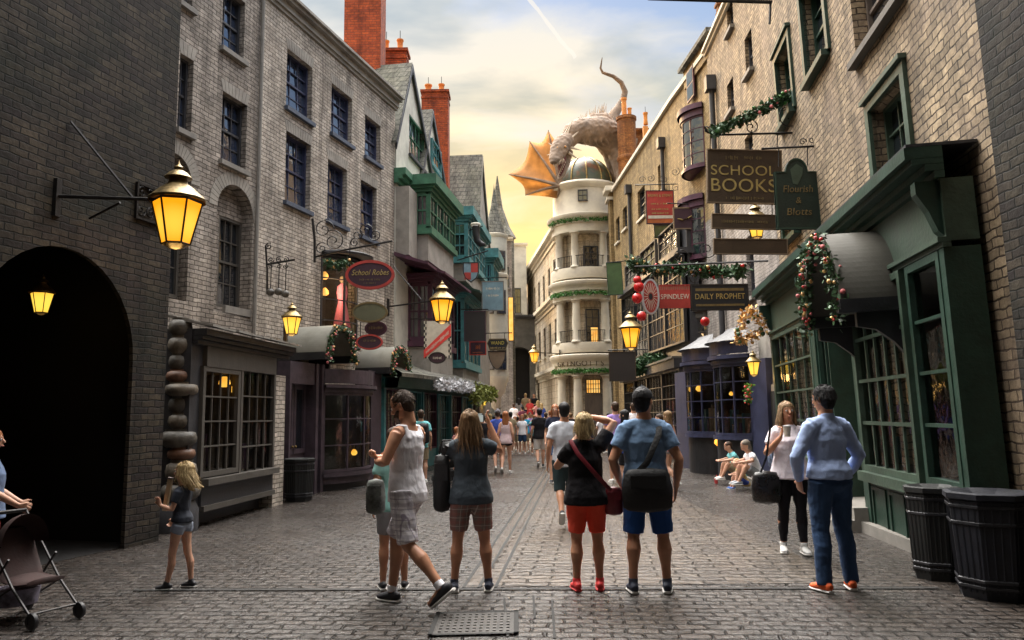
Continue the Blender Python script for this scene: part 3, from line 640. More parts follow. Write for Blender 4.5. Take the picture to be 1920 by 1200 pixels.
# lamp inside shop 1
def inlamp(F, u, v, back, label, r=.07, m=None, shape=0):
    x, z = F.px(u, v, -back)
    lb = thing('hanging_lamp', label, 'lamp'); lb.matrix_world = F.M @ Matrix.Translation((x, back, z))
    MB().lathe([(r * .4, r), (r, r * .3), (r * 1.1, -r * .4), (r * .5, -r), (.001, -r)], n=10).build('glass_shade', m or M['win_lit'], lb)
    MB().lathe([(.008, r * 2.6), (.008, r * 1.3), (r * .5, r), (r * .3, r)], n=8).build('fitting', M['brass'], lb); return lb
inlamp(S1, 421, 716, .14, 'bright oil lamp glowing behind the left sash of the grey shopfront', .085, M['lamp_o']); inlamp(S1, 434, 730, .16, 'smaller oil lamp beside the bright one in the grey shopfront', .05, M['lamp_o'])
# --- stacked cauldron column
cc = gp(340, 1000); yc = sA.y - .25
cp_ = at(337, 740, yc)
col = thing('cauldron_column', 'leaning column of stacked round cauldrons at the corner of the grey shopfront', 'column', (cp_.x - .02, yc, 0))
M['pot_a'] = mat('pewter', (.085, .075, .062), .5, .6, 6, .4, dirt=(.03, .026, .022)); M['pot_b'] = mat('rusty_copper', (.17, .085, .05), .5, .6, 6, .4, dirt=(.05, .03, .02)); M['pot_c'] = mat('dull_tan_metal', (.14, .115, .085), .5, .6, 6, .4, dirt=(.04, .035, .03))
z = .42; rnd = random.Random(5); i = 0; MB().lathe([(.34, 0), (.34, .3), (.28, .42)], n=14).build('plinth', M['trim_dark'], col)
while z < 2.98:
    k = z / 3.0; h = rnd.uniform(.20, .34) * (1.0 - .2 * k); r = rnd.uniform(.19, .26) * (1.0 - .35 * k) * (1.0 + .2 * (i % 3 == 0)); dx = rnd.uniform(-.03, .03)
    MB().lathe([(r * .62, 0), (r * .95, h * .25), (r, h * .5), (r * .9, h * .78), (r * .68, h * .88), (r * .72, h * .99), (.001, h * .99)], (dx + .08 * (1 - k), 0, z), 18).build('cauldron', M[('pot_a', 'pot_c', 'pot_b', 'pot_a', 'pot_c')[i % 5]], col)
    z += h * .98; i += 1
# --- shopfront 2 : mauve shop with glazed door and bow window
sA2, sB2 = gp(540, 935), gp(698, 903)
S2 = Fac((sA2.x, sA2.y), (sB2.x, sB2.y), 'shopfront', 'mauve grey shopfront with panelled door and bow window under two barrel hoods', 'shopfront')
zc2 = 2.75
dq = S2.rect(545, 590, 720, 905); bq = S2.rect(606, 690, 738, 880)
# door
dr = MB(); x0, x1 = dq[0], dq[1]; zt = dq[3]; xm = (x0 + x1) / 2
dr.box(x0, x1, .25, .30, .08, .85)
for a, b in ((x0, xm - .01), (xm + .01, x1)):
    dr.box(a, a + .08, .22, .30, .85, zt); dr.box(b - .08, b, .22, .30, .85, zt); dr.box(a + .08, b - .08, .22, .3, .85, .95); dr.box(a + .08, b - .08, .22, .3, zt - .1, zt); dr.box(a + .06, b - .06, .235, .3, .25, .75)
door = dr.build('door', M['trim_mauve'], S2.root); MB().quad((x0 + .08, .27, .95), (x1 - .08, .27, .95), (x1 - .08, .27, zt - .1), (x0 + .08, .27, zt - .1)).build('pane', M['glass'], door)
MB().ball((xm - .06, .2, 1.0), .025).build('handle', M['brass'], door); MB().ball((xm + .06, .2, 1.0), .025).build('handle', M['brass'], door)
for (fa_, fb_, fy_, fz_) in ((-.02, x0, 0, 0), (x1, x1 + .10, -.02, 0), (bq[0] - .12, bq[0], -.02, 0), (x0, x1, .02, zt), (x1 + .10, bq[0] - .12, .05, 0), (bq[1], S2.W + .5, 0, 0)):
    if fb_ > fa_ + .01: MB().box(fa_, fb_, fy_, .3, fz_, zc2).build('frame', M['trim_mauve'], S2.root)
w2, P2 = bow(S2, bq[0], bq[1], bq[2], bq[3], .42, M['trim_mauve'], M['shopglass'], 4, 3, cap=.1, seed=4)
fb = MB()
def curved_panel(F, P, z0, z1, m, name, o=.02, n=16, par=None):
    mb = MB()
    for i in range(n):
        (xa, ya), (xb, yb) = P(i / n, o), P((i + 1) / n, o); mb.quad((xa, ya, z0), (xb, yb, z0), (xb, yb, z1), (xa, ya, z1))
    x0_, y0_ = P(0, o); x1_, y1_ = P(1, o); vs = [(*P(i / n, o), z1) for i in range(n + 1)]; mb.add(vs, [tuple(range(n + 1))]); return mb.build(name, m, par or F.root)
curved_panel(S2, P2, bq[3] + .2, bq[3] + .52, M['trim_mauve'], 'curved_fascia', .05); curved_panel(S2, P2, .15, bq[2] - .1, M['trim_mauve'], 'stall_riser', .0); curved_panel(S2, P2, 0, .16, M['trim_black'], 'plinth', -.08)
rm = MB(); a, b, c, d = bq; rm.quad((a, .1, c), (b, .1, c), (b, .1, d), (a, .1, d)); rm.build('display_room', M['room'], w2)
inlamp(S2, 622, 757, .3, 'small copper lamp in the top left of the mauve bow window', .05, M['lamp_o']); inlamp(S2, 634, 758, .5, 'second small copper lamp in the mauve bow window', .04, M['lamp_o']); inlamp(S2, 664, 848, .05, 'lantern glowing low in the mauve bow window', .07, M['lamp_o']); inlamp(S2, 560, 752, .6, 'lamp glowing behind the glazed mauve door', .06, M['lamp_o'])
# --- barrel hoods
def garland(path, r, n, m, label, name='garland', cat='garland', m2=None, n2=0, size=.06, seed=1, group=None, root=None, bau=None):
    rnd = random.Random(seed); path = [Vector(p) for p in path]; o_ = path[0].copy()
    t = root or thing(name, label, cat, o_, group=group); base = o_ if root is None else Vector((0, 0, 0))
    seg = [(a, b) for a, b in zip(path, path[1:])]; tot = [(b - a).length for a, b in seg]
    def rp(rad):
        k = rnd.uniform(0, sum(tot)); 
        for (a, b), l_ in zip(seg, tot):
            if k <= l_: p = a.lerp(b, k / l_ if l_ else 0); break
            k -= l_
        else: p = path[-1]
        while True:
            q = Vector([rnd.uniform(-1, 1) for _ in range(3)])
            if q.length < 1: break
        return p + q * rad - base, q
    mb = MB()
    for _ in range(n):
        p, q = rp(r); d = Vector([rnd.gauss(0, 1) for _ in range(3)]).normalized(); s = d.cross(Vector([rnd.gauss(0, 1) for _ in range(3)])).normalized(); l_ = size * rnd.uniform(.6, 1.4); w_ = l_ * .28
        mb.add([tuple(p - s * w_ * .4), tuple(p + d * l_ * .5 - s * w_), tuple(p + d * l_), tuple(p + d * l_ * .5 + s * w_)], [(0, 1, 2, 3)])
    mb.build('foliage', m, t)['kind'] = 'stuff'
    if n2:
        for bi, mm in enumerate(m2 if isinstance(m2, (list, tuple)) else [m2]):
            mb = MB()
            for _ in range(n2):
                p, q = rp(r * .9); mb.ball(tuple(p + q * r * .3), size * rnd.uniform(.25, .5), 4)
            mb.build('berries', mm, t)['kind'] = 'stuff'
    if bau:
        for (q, rr) in bau: MB().ball(tuple(Vector(q) - base), rr, 10).build('bauble', M['red'], t)
    return t
def hood(F, u0, u1, vt, vb, length, label, m, y0=0, seed=1, wl='wreath', drop=.0):
    x0, z1 = F.px(u0, vt, 0); xA, zA = F.px(u0, vb, 0)
    return
def barrel(F, xc, r, zs, length, m, label, vh=1.0, brk=True):
    t = thing('barrel_hood', label, 'canopy'); t.matrix_world = F.M @ Matrix.Translation((xc, 0, zs)); mb = MB(); n = 44
    pr = [(-r * math.cos(math.pi * i / n), vh * r * math.sin(math.pi * i / n)) for i in range(n + 1)]; pi_ = [(x * .92, z * .92) for x, z in pr]
    for i in range(n):
        (xa, za), (xb, zb) = pr[i], pr[i + 1]; (xc_, zc_), (xd, zd) = pi_[i], pi_[i + 1]
        mb.add([(xa, .01, za), (xb, .01, zb), (xb, -length, zb), (xa, -length, za)], [(0, 1, 2, 3)], True)
        mb.add([(xc_, .01, zc_), (xd, .01, zd), (xd, -length, zd), (xc_, -length, zc_)], [(3, 2, 1, 0)], True)
        mb.quad((xa, -length, za), (xb, -length, zb), (xd, -length, zd), (xc_, -length, zc_))
    mb.build('barrel_roof', m, t)
    for sx in (-1, 1):
        b_ = MB(); b_.box(sx * r - .06, sx * r + .06, -length - .02, .0, -.12, .0); b_.box(sx * r - .09, sx * r + .09, -length - .05, .0, -.16, -.119); b_.build('beam', M['trim_black'], t)
        c_ = MB(); c_.prism([(0, 0), (0, -.5), (.12, -.35), (.3, -.2), (.5, -.16), (.5, 0)], (-.04, .04), M=Matrix.Translation((sx * r, 0, -.16)) @ Matrix.Rotation(R(-90), 4, 'Z')); c_.build('bracket', M['trim_black'], t)
    return t
def hoodpos(F, u, v, out): x, z = F.px(u, v, out); return x, z
M['lead_d'] = mat('dark_lead', (.085, .08, .068), .5, .2, 1.5, .2, bs=8)
def wreath_arc(F, xc, r, zs, out, label, a0=200, a1=-20, n=500, m2=('pink', 'gold'), seed=1, vh=1.0, leaf='leaf', rr=.09):
    P = [F.M @ Vector((xc + r * math.cos(R(a)), -out, zs + vh * r * math.sin(R(a)))) for a in [a0 + (a1 - a0) * i / 14 for i in range(15)]]
    return garland(P, rr, n, M[leaf], label, 'door_garland', 'garland', [M[k] for k in m2], 26, .07, seed)
for (uc, vt, ub, out_, r_, lab, labw, sd_) in ((640, 610, 640, 1.15, .66, 'grey barrel hood over the mauve shop door, nearer of two', 'flowered garland round the open end of the nearer barrel hood', 2), (750, 650, 750, .95, .60, 'grey barrel hood further along, beside the slate awning', 'flowered garland round the open end of the further barrel hood', 3)):
    x, z = L2.px(uc, vt, out_); zs = z - r_ * .95
    barrel(L2, x, r_, zs, out_, M['lead'], lab, .95); wreath_arc(L2, x, r_ * .86, zs, out_ + .03, labw, seed=sd_)
# ground floor of house 2 between shop and first gable
S3A = (S2.M @ Vector((S2.W + .5, 0, 0)))
# ================================================================== LEFT GABLED ROW
def Y_(x, y): return Vector((x, y))
gx = at(742, 400, 22.0).x
def gable_house(y0, y1, xf, apex_uv, name, label, wm, ridge=3.2, ze=None, slate=True, yapex=None, za=None):
    """front in the plane x = xf, ridge runs away from the street"""
    F = Fac((xf, y0), (xf, y1), name, label); F.y0 = y0
    return F
# gable 1
L3 = Fac((gx, 22.02), (gx + .80, 27.3), 'gabled_house', 'white plaster gabled house with a dark green bay over a plum jetty')
def gz(F, u, v, out=0): return F.px(u, v, out)
def gable(F, x0, x1, xa, za, ze, wm, rm, fasm, back=3.4, over=.07, ops=()):
    top = ([xa], [(x0, ze), (xa, za), (x1, ze)]); wall(F, x0, x1, 0, ze, list(ops), wm, top=top, depth=.12)
    mb = MB(); mb.quad((x0, .003, 0), (x0, back, 0), (x0, back, ze), (x0, .003, ze)); mb.quad((x1, .003, 0), (x1, .003, ze), (x1, back, ze), (x1, back, 0)); mb.build('side_wall', wm, F.root)
    r = MB(); t = .08
    for s, xe in ((-1, x0), (1, x1)):
        dx = xe - xa; dz = ze - za; k = 1 + .25 / abs(dx); ex, ez = xa + dx * k, za + dz * k
        r.add([(xa, -over, za + t), (ex, -over, ez + t), (ex, back, ez + t), (xa, back, za + t), (xa, -over, za), (ex, -over, ez), (ex, back, ez), (xa, back, za)], [(0, 1, 2, 3), (7, 6, 5, 4), (0, 4, 5, 1), (1, 5, 6, 2)])
    r.build('roof', rm, F.root)
    b = MB()
    for xe in (x0, x1):
        dx = xe - xa; dz = ze - za; k = 1 + .25 / abs(dx)
        b.add([(xa, -over - .03, za + .02), (xa + dx * k, -over - .03, ze + dz * (k - 1) + .02), (xa + dx * k, -over - .03, ze + dz * (k - 1) - .2), (xa, -over - .03, za - .2),
               (xa, -over + .02, za + .02), (xa + dx * k, -over + .02, ze + dz * (k - 1) + .02), (xa + dx * k, -over + .02, ze + dz * (k - 1) - .2), (xa, -over + .02, za - .2)], [(0, 1, 2, 3), (7, 6, 5, 4), (0, 4, 5, 1), (3, 2, 6, 7)])
    b.build('bargeboard', fasm, F.root)
xa, za = L3.px(769, 122)
ze1 = L3.px(742, 243)[1]
gw = L3.rect(766, 797, 232, 305); gx_ = L3.rect(767, 796, 232, 305); gw = (gx_[0], gx_[1], gw[2], gw[3])
xr3 = max(L3.px(806, 330)[0], xa + 2.4)
gable(L3, 0, xr3, xa, za, ze1, M['plaster_w'], M['slate'], M['trim_dark'], ops=[dict(x0=gw[0], x1=gw[1], z0=gw[2], z1=gw[3])])
window(L3, *gw, M['trim_g2'], M['glass'], 4, 2, rec=.06, sash=False, sill=M['trim_dark'])
def boxbay(F, x0, x1, z0, z1, proj, fm, cols, rows, side=2, corn=.35, name='bay', gm=None, sillh=.18, cm=None, ct=.30):
    """projecting rectangular bay with panelled windows on front and near side"""
    mb = MB(); p = .07; y = -proj
    def face(a, b, cc, fixed, ax):
        n = cc; w = (b - a) / n
        for i in range(n + 1):
            c = a + w * i; c0, c1 = (c, c + p) if i == 0 else ((c - p, c) if i == n else (c - p / 2, c + p / 2))
            if ax == 'x': mb.box(c0, c1, fixed, fixed + p, z0, z1)
            else: mb.box(fixed, fixed + p, c0, c1, z0, z1)
        for j in range(rows + 1):
            zz_ = z0 + (z1 - z0) * j / rows; h = .06 if j in (0, rows) else .025
            if ax == 'x': mb.box(a + p, b - p, fixed + .006, fixed + p - .006, zz_ - h, zz_ + h)
            else: mb.box(fixed + .006, fixed + p - .006, a + p, b - p, zz_ - h, zz_ + h)
        # fine bars
        for i in range(n):
            m_ = a + w * (i + .5)
            if ax == 'x': mb.box(m_ - .012, m_ + .012, fixed + .012, fixed + .04, z0, z1)
            else: mb.box(fixed + .012, fixed + .04, m_ - .012, m_ + .012, z0, z1)
    face(x0, x1, cols, y, 'x'); face(y + p, 0, side, x0, 'y'); face(y + p, 0, side, x1 - p, 'y')
    w = mb.build(name, fm, F.root); g = MB(); e = .045
    g.quad((x0 + e, y + e, z0), (x1 - e, y + e, z0), (x1 - e, y + e, z1), (x0 + e, y + e, z1)); g.quad((x0 + e, 0, z0), (x0 + e, y + e, z0), (x0 + e, y + e, z1), (x0 + e, 0, z1)); g.quad((x1 - e, y + e, z0), (x1 - e, 0, z0), (x1 - e, 0, z1), (x1 - e, y + e, z1)); g.build('pane', gm or M['glass'], w)
    c = MB(); zt = z1 + .062
    for o, a, b in ((.06, 0, .10), (.14, .10, .18), (.24, .18, corn)): c.box(x0 - o, x1 + o, y - o, .0, zt + a, zt + b - .003)
    c.build('bay_cornice', cm or fm, w)
    s = MB(); s.box(x0 - .06, x1 + .06, y - .06, 0, z0 - sillh - .06, z0 - .062); s.build('bay_sill', fm, w)
    return w
def jetty(F, x0, x1, z, out, m, drop=.3, name='canopy', back=0):
    """sloping lead-flashed hood running along a front"""
    mb = MB(); mb.prism([(0, .0), (-out, -drop), (-out, -drop - .07), (0, -.12)], (x0, x1), M=Matrix(((0, 1, 0, 0), (1, 0, 0, 0), (0, 0, 1, z), (0, 0, 0, 1)))); return mb.build(name, m, F.root)
zb0 = L3.px(818, 440, .8)[1]; zb1 = L3.px(818, 375, .8)[1]
B3 = (.9, 4.3)
boxbay(L3, B3[0], B3[1], zb0 + .1, zb1, .80, M['trim_g2'], 4, 2, 2, .5, cm=M['trim_g2'])
# green cornice over the blank left part, plaster corbel below the bay
cornice(L3, -.1, B3[0] - .25, zb1 + .1, M['trim_g2'], ((.1, .12), (.22, .12), (.32, .2)), 'cornice')
cb_ = MB(); zj = L3.px(800, 492, .6)[1]; cb_.box(B3[0] + .03, B3[1] - .03, -.73, 0, zj, zb0 - .15); cb_.build('corbel', M['plaster'], L3.root)
lw = MB(); lw.box(0, B3[0] - .05, -.4, 0, zj, zb1); lw.build('plaster_projection', M['plaster'], L3.root)
jetty(L3, -.15, B3[0] + 0, zj + .08, 1.0, M['trim_purple'], .35); jetty(L3, B3[0] + .01, 4.75, zj + .04, 1.25, M['trim_purple'], .4)
# plum bay below
zp1 = zj - .55; zp0 = L3.px(800, 640, .6)[1]
boxbay(L3, 1.3, 4.3, zp0 + .1, zp1 - .1, .75, M['trim_purple'], 3, 2, 2, .25)
pb = MB(); pb.box(1.35, 4.25, -.7, 0, 2.9, zp0 - .15); pb.build('corbel', M['plaster'], L3.root)
# gable 2
y2 = 27.55
L4 = Fac((gx + .72, y2), (gx + 1.30, 33.0), 'gabled_house', 'middle gabled plaster house with teal bays')
za2 = L4.px(807, 207)[1]; ze2 = za2 - 3.4
xg2 = L4.px(808, 207)[0]; xr4 = max(L4.px(862, 370)[0], xg2 + 2.2)
gable(L4, xg2 - 2.0, min(xr4, xg2 + 4), xg2, za2, ze2, M['plaster_w'], M['slate'], M['trim_dark'])
g2 = L4.rect(816, 842, 300, 338, 0); window(L4, xg2 - .1, xg2 + 1.5, g2[2], g2[3] + .1, M['trim_teal'], M['glass'], 4, 2, rec=-.04, sash=False, sill=M['trim_teal'])
zt0, zt1 = L4.px(880, 486, 1.0)[1], L4.px(880, 425, 1.0)[1]
boxbay(L4, .2, 4.6, zt0, zt1, 1.05, M['trim_teal'], 5, 3, 2, .5)
cb_ = MB(); cb_.box(.3, 4.5, -.95, 0, zt0 - .9, zt0 - .25); cb_.build('corbel', M['plaster'], L4.root)
jetty(L4, .0, 5.0, zt0 - .85, 1.5, M['trim_g'], .45)
z5 = zt0 - 1.45; boxbay(L4, .5, 4.4, 3.55, z5 - .1, .85, M['trim_teal'], 4, 2, 2, .2)
cb_ = MB(); cb_.box(.55, 4.3, -.78, 0, 2.6, 3.3); cb_.build('corbel', M['plaster'], L4.root)
# gable 3
L5 = Fac((at(899, 400, 33).x - .05, 33.3), (at(925, 400, 37).x - .2, 37.8), 'gabled_house', 'furthest gabled house of the left row with long slate roof slope and teal bay')
za3 = L5.px(897, 280)[1]
gable(L5, -.2, 4.0, 1.0, za3, za3 - 3.6, M['plaster'], M['slate'], M['plaster'], back=4.5)
boxbay(L5, .9, 3.2, L5.px(910, 525, .5)[1], L5.px(910, 470, .5)[1], .55, M['trim_teal'], 3, 2, 2, .6, gm=M['glass_b'])
for (a, b, c, d) in ((.3, .8, za3 - 4.2, za3 - 3.2),): window(L5, a, b, c, d, M['trim_dark'], M['glass'], 2, 2, rec=-.03, sash=False)
# ground floor shop under slates (all along gables)
S3 = Fac(S3A.xy[:], (at(908, 735, 35).x, 35), 'shopfront', 'long teal shopfront under a curving slate awning hung with tinsel', 'shopfront')
Wd3 = S3.W
ps = MB(); x = .2
posts = []
while x < Wd3: MB().box(x, x + .16, -.02, .2, 0, 2.65).build('post', M['trim_teal'], S3.root); posts.append(x); x += 2.0
MB().box(0, Wd3, .05, .2, 0, .55).build('stall_riser', M['trim_teal'], S3.root); MB().box(0, Wd3, .04, .2, 2.35, 2.7).build('window_head', M['trim_teal'], S3.root)
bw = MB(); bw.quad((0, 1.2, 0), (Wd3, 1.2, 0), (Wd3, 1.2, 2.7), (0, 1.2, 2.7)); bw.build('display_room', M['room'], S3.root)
for i, xx in enumerate(posts[:-1]): shopwin(S3, xx + .16, xx + 2.0, .55, 2.35, 5, 3, M['trim_teal'] if i % 2 else M['trim_purple'], out=-.06, goods=(2,), seed=40 + i, frame=.05, bar=.022, depth=.8)
aw = MB(); n = 24
def awp(k, o):  # bulging eave line
    return k * Wd3, -.55 - .55 * math.sin(math.pi * k) ** .7 * o
for i in range(n):
    a, b = i / n, (i + 1) / n; xa_, ya_ = awp(a, 1); xb_, yb_ = awp(b, 1)
    aw.add([(xa_, ya_, 2.72), (xb_, yb_, 2.72), (xb_, .6, 3.35), (xa_, .6, 3.35)], [(0, 1, 2, 3)]); aw.quad((xa_, ya_ + .01, 2.62), (xb_, yb_ + .01, 2.62), (xb_, yb_, 2.72), (xa_, ya_, 2.72)); aw.quad((xa_, ya_ + .01, 2.62), (xa_, .3, 2.62), (xb_, .3, 2.62), (xb_, yb_ + .01, 2.62))
aw.build('slate_awning', M['slate'], S3.root)
fs = MB()
for i in range(n):
    a, b = i / n, (i + 1) / n; xa_, ya_ = awp(a, .8); xb_, yb_ = awp(b, .8); fs.quad((xa_, ya_ + .12, 2.34), (xb_, yb_ + .12, 2.34), (xb_, yb_ + .06, 2.62), (xa_, ya_ + .06, 2.62)); fs.quad((xa_, ya_ + .12, 2.34), (xa_, .1, 2.34), (xb_, .1, 2.34), (xb_, yb_ + .12, 2.34))
fs.build('fascia', M['trim_g'], S3.root)
def s3p(k, o=1, z=2.5, dy=-.06): x_, y_ = awp(k, o); return S3.M @ Vector((x_, y_ + dy, z))
garland([s3p(k, 1, 2.52) for k in (.16, .25, .34, .42)], .16, 900, M['tinsel_w'], 'fluffy frosted white tinsel along the slate awning eave', seed=4, size=.12)
garland([s3p(k, 1, 2.50) for k in (.44, .55, .65, .75)], .18, 900, M['tinsel_y'], 'olive green tinsel along the far half of the slate awning', seed=5, size=.12)
garland([s3p(k, .9, 2.3 - .2 * math.sin(i * 1.6)) for i, k in enumerate((.45, .52, .6, .67, .75))], .22, 420, M['tinsel_y'], 'drooping greenery under the olive tinsel', 'greenery', 'garland', M['tinsel_y'], 10, .16, 6)
# --- turret and spires
def turret():
    a, b = at(904, 600, 38), at(952, 600, 38); r = (b.x - a.x) / 2; c = ((a.x + b.x) / 2, 38 + r)
    z0, z1, z2, z3 = at(928, 748, 38).z, at(928, 705, 38).z, at(928, 440, 38).z, at(926, 345, 38).z
    t = thing('turret_house', 'pale round corbelled turret with grey conical spire at the end of the left row', 'turret', (c[0], c[1], 0))
    MB().lathe([(.001, z0 - .6), (r * .35, z0 - .4), (r * .4, z0 + .1), (r * .75, z0 + .35), (r * .8, z1 - .5), (r, z1 - .2), (r, z1)], n=24).build('corbel', M['stone_p'], t)
    MB().lathe([(r, z1), (r, z2)], n=24).build('wall', M['plaster_w'], t)
    MB().lathe([(r * 1.0, z2 - 2.2), (r * 1.1, z2 - 2.1), (r * 1.1, z2 - 1.95), (r * 1.0, z2 - 1.9)], n=24).build('string_course', M['stone_p'], t); MB().lathe([(r * 1.0, z2 - .1), (r * 1.12, z2), (r * 1.1, z2 + .1), (r * .85, z2 + .15)], n=24).build('string_course', M['stone_p'], t)
    MB().lathe([(r * .9, z2 + .1), (r * .55, z2 + .9), (r * .28, z2 + (z3 - z2) * .62), (.02, z3), (.001, z3 + .25)], n=20).build('spire', M['slate'], t)
    for (zw, h) in ((z2 - 1.3, 1.0), (z2 - 3.4, 1.2), (z1 + .9, 1.2)):
        for an in (-115, -60):
            w = MB(); w.box(-.24, .24, -.06, .02, -h / 2, h / 2); ww_ = w.build('window', M['trim_grey'], t, (r * math.cos(R(an)), r * math.sin(R(an)), zw), (0, 0, R(an + 90)))
            p = MB(); 
            for i in range(2):
                for j in range(3): p.box(-.2 + i * .21, -.02 + i * .21, -.07, -.065, -h / 2 + .05 + j * (h - .08) / 3, -h / 2 + (j + 1) * (h - .08) / 3)
            p.build('pane', M['glass_b'], ww_)
turret()
sp = thing('slim_spire', 'tall slim grey pyramidal spire rising behind the round turret', 'spire', (at(934, 500, 47).x, 47, 0))
zs_, zt_ = at(930, 450, 47).z, at(927, 330, 47).z; MB().lathe([(1.0, 0), (1.0, zs_), (1.15, zs_ + .1), (.75, zs_ + .8), (.32, zs_ + (zt_ - zs_) * .5), (.03, zt_)], n=8, smooth=False).build('tower', M['slate'], sp)
# --- buildings closing the street behind
def block(u0, u1, vt, y, depth, m, label, wins=(), wm=None, z0=0, lit=(), name='far_building'):
    a, b = at(u0, 700, y), at(u1, 700, y); F = Fac((a.x, y), (b.x, y), name, label); zt = at((u0 + u1) / 2, vt, y).z
    ops = [];
    for w in wins:
        r_ = F.rect(*w); ops.append(dict(x0=r_[0], x1=r_[1], z0=r_[2], z1=r_[3]))
    wall(F, 0, F.W, z0, zt, ops, m, depth=.15); shell(F, 0, F.W, zt, depth, m, y=.002)
    for i, o in enumerate(ops): window(F, o['x0'], o['x1'], o['z0'], o['z1'], wm or M['trim_dark'], M['win_lit'] if i in lit else M['glass'], 2, 3, rec=.08, sill=M['sill'], sash=False)
    cornice(F, -.1, F.W + .1, zt, M['stone_p'], ((.05, .1), (.14, .12)))
    return F
block(938, 962, 452, 44, 4, M['brick_grey2'], 'narrow grey block behind the turret', ((944, 955, 500, 540),))
block(958, 990, 462, 52, 4, M['plaster_w'], 'pale stepped building closing the alley beside the bank', ((963, 977, 540, 588), (963, 977, 640, 670)), lit=(1,))
blk = block(850, 1000, 560, 60, 4, M['plaster_w'], 'pale wall at the very end of the alley')
dk = Fac((at(935, 700, 50).x, 50), (at(1004, 700, 50).x, 50), 'passage_block', 'dark passage front at the head of the steps', 'building')
zt = at(970, 590, 50).z; zo = at(970, 650, 50).z
wall(dk, 0, dk.W, 0, zt, [dict(x0=dk.W * .2, x1=dk.W * .85, z0=0, z1=zo, arch=.4)], M['plaster_d'], depth=1.0); cornice(dk, -.1, dk.W + .1, zt - .3, M['trim_dark'])
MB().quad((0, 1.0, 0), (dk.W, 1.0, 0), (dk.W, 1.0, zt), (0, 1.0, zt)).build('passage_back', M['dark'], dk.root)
lt = thing('lit_edge_strip', 'glowing orange strip standing in for a lit building edge beside the dark passage', 'banner', tuple(at(958, 598, 43.4)))  # glowing strip stands in for a building edge that catches the light
hb = (at(960, 560, 43.4).z - at(960, 640, 43.4).z) / 2; MB().box(-.12, .12, -.03, .03, -hb, hb).build('lit_panel', M['win_lit'], lt); MB().box(-.15, .15, .031, .05, -hb - .05, hb + .05).build('frame', M['iron'], lt)
# --- steps at the end of the street
st = thing('stone_steps', 'broad stone steps climbing to the alley beside the bank', 'steps', (0, 0, 0))
sx0, sx1 = at(935, 780, 44).x, at(1034, 780, 44).x
for i in range(9): s_ = MB(); s_.box(sx0 + .0, sx1, 42.5 + i * .45, 50, i * .15 + .001, (i + 1) * .15); s_.build('step', M['stone_p'], st)
# ================================================================== BANK
def vz(v, y=40.0): return at(1100, v, y).z
bc = Vector((at(1101, 600, 41.8).x, 41.8)); br_ = 1.85
bank = thing('bank_building', 'white columned stone bank with round corner tower and domed top', 'bank', (bc.x, bc.y, 0))
levels = [(0, vz(703)), (vz(703), vz(556)), (vz(556), vz(416)), (vz(398), vz(340))]
MB().lathe([(br_ - .62, 0), (br_ - .62, vz(395))], n=48).build('drum_wall', M['stone'], bank)
def ring(z0, z1, prof, name='entablature'):
    h = z1 - z0; MB().lathe([(br_ - .7, z0)] + [(br_ + o, z0 + h * k) for o, k in prof] + [(br_ - .7, z1)], n=64).build(name, M['stone_p'], bank)
ent = ((0, 0), (.0, .45), (.06, .47), (.06, .6), (.14, .7), (.24, .8), (.24, .95), (.14, 1.0))
ring(vz(702), vz(663), ent); ring(vz(660), vz(641), ((.06, 0), (.1, .5), (.06, 1)), 'balcony_floor')
ring(vz(560), vz(524), ent); ring(vz(520), vz(500), ((.06, 0), (.1, .5), (.06, 1)), 'balcony_floor')
ring(vz(432), vz(398), ent); 
MB().lathe([(br_ - .05, vz(398)), (br_ - .1, vz(396)), (br_ - .1, vz(350)), (br_ + .05, vz(346)), (br_ + .12, vz(340)), (br_ + .05, vz(336)), (br_ - .2, vz(334))], n=40).build('upper_drum', M['stone_p'], bank)
M['dome'] = mat('verdigris_dome', (.075, .09, .055), .5, .4, 1.6, .2, dirt=(.30, .085, .025), bs=8)
dr_ = br_ - .22; dz = vz(335); dh = vz(278) - dz
MB().lathe([(dr_ * math.cos(R(a)), dz + dh * math.sin(R(a))) for a in range(0, 91, 9)][:-1] + [(.01, dz + dh)], n=32).build('dome', M['dome'], bank)
for k in range(12):
    a = 2 * math.pi * k / 12; MB().tube([((dr_ + .02) * math.cos(R(e)) * math.cos(a), (dr_ + .02) * math.cos(R(e)) * math.sin(a), dz + (dh + .02) * math.sin(R(e))) for e in range(0, 91, 10)], .045, 5).build('dome_rib', M['brass'], bank)
def column(x, y, z0, z1, r, m, par, name='column'):
    h = z1 - z0; MB().lathe([(r * 1.35, 0), (r * 1.35, .06), (r * 1.12, .10), (r, .16), (r * 1.02, h * .35), (r * .85, h - .18), (r * 1.05, h - .14), (r * .95, h - .1), (r * 1.35, h - .04), (r * 1.35, h)], (x, y, z0), 20).build(name, m, par)
for li, (v0, v1, rr) in enumerate(((800, 703, .25), (641, 560, .23), (500, 433, .21))):
    for an in (-152, -115, -62, -28): column((br_ - .16) * math.cos(R(an)), (br_ - .16) * math.sin(R(an)), 0 if li == 0 else vz(v0), vz(v1), rr, M['stone_p'], bank)
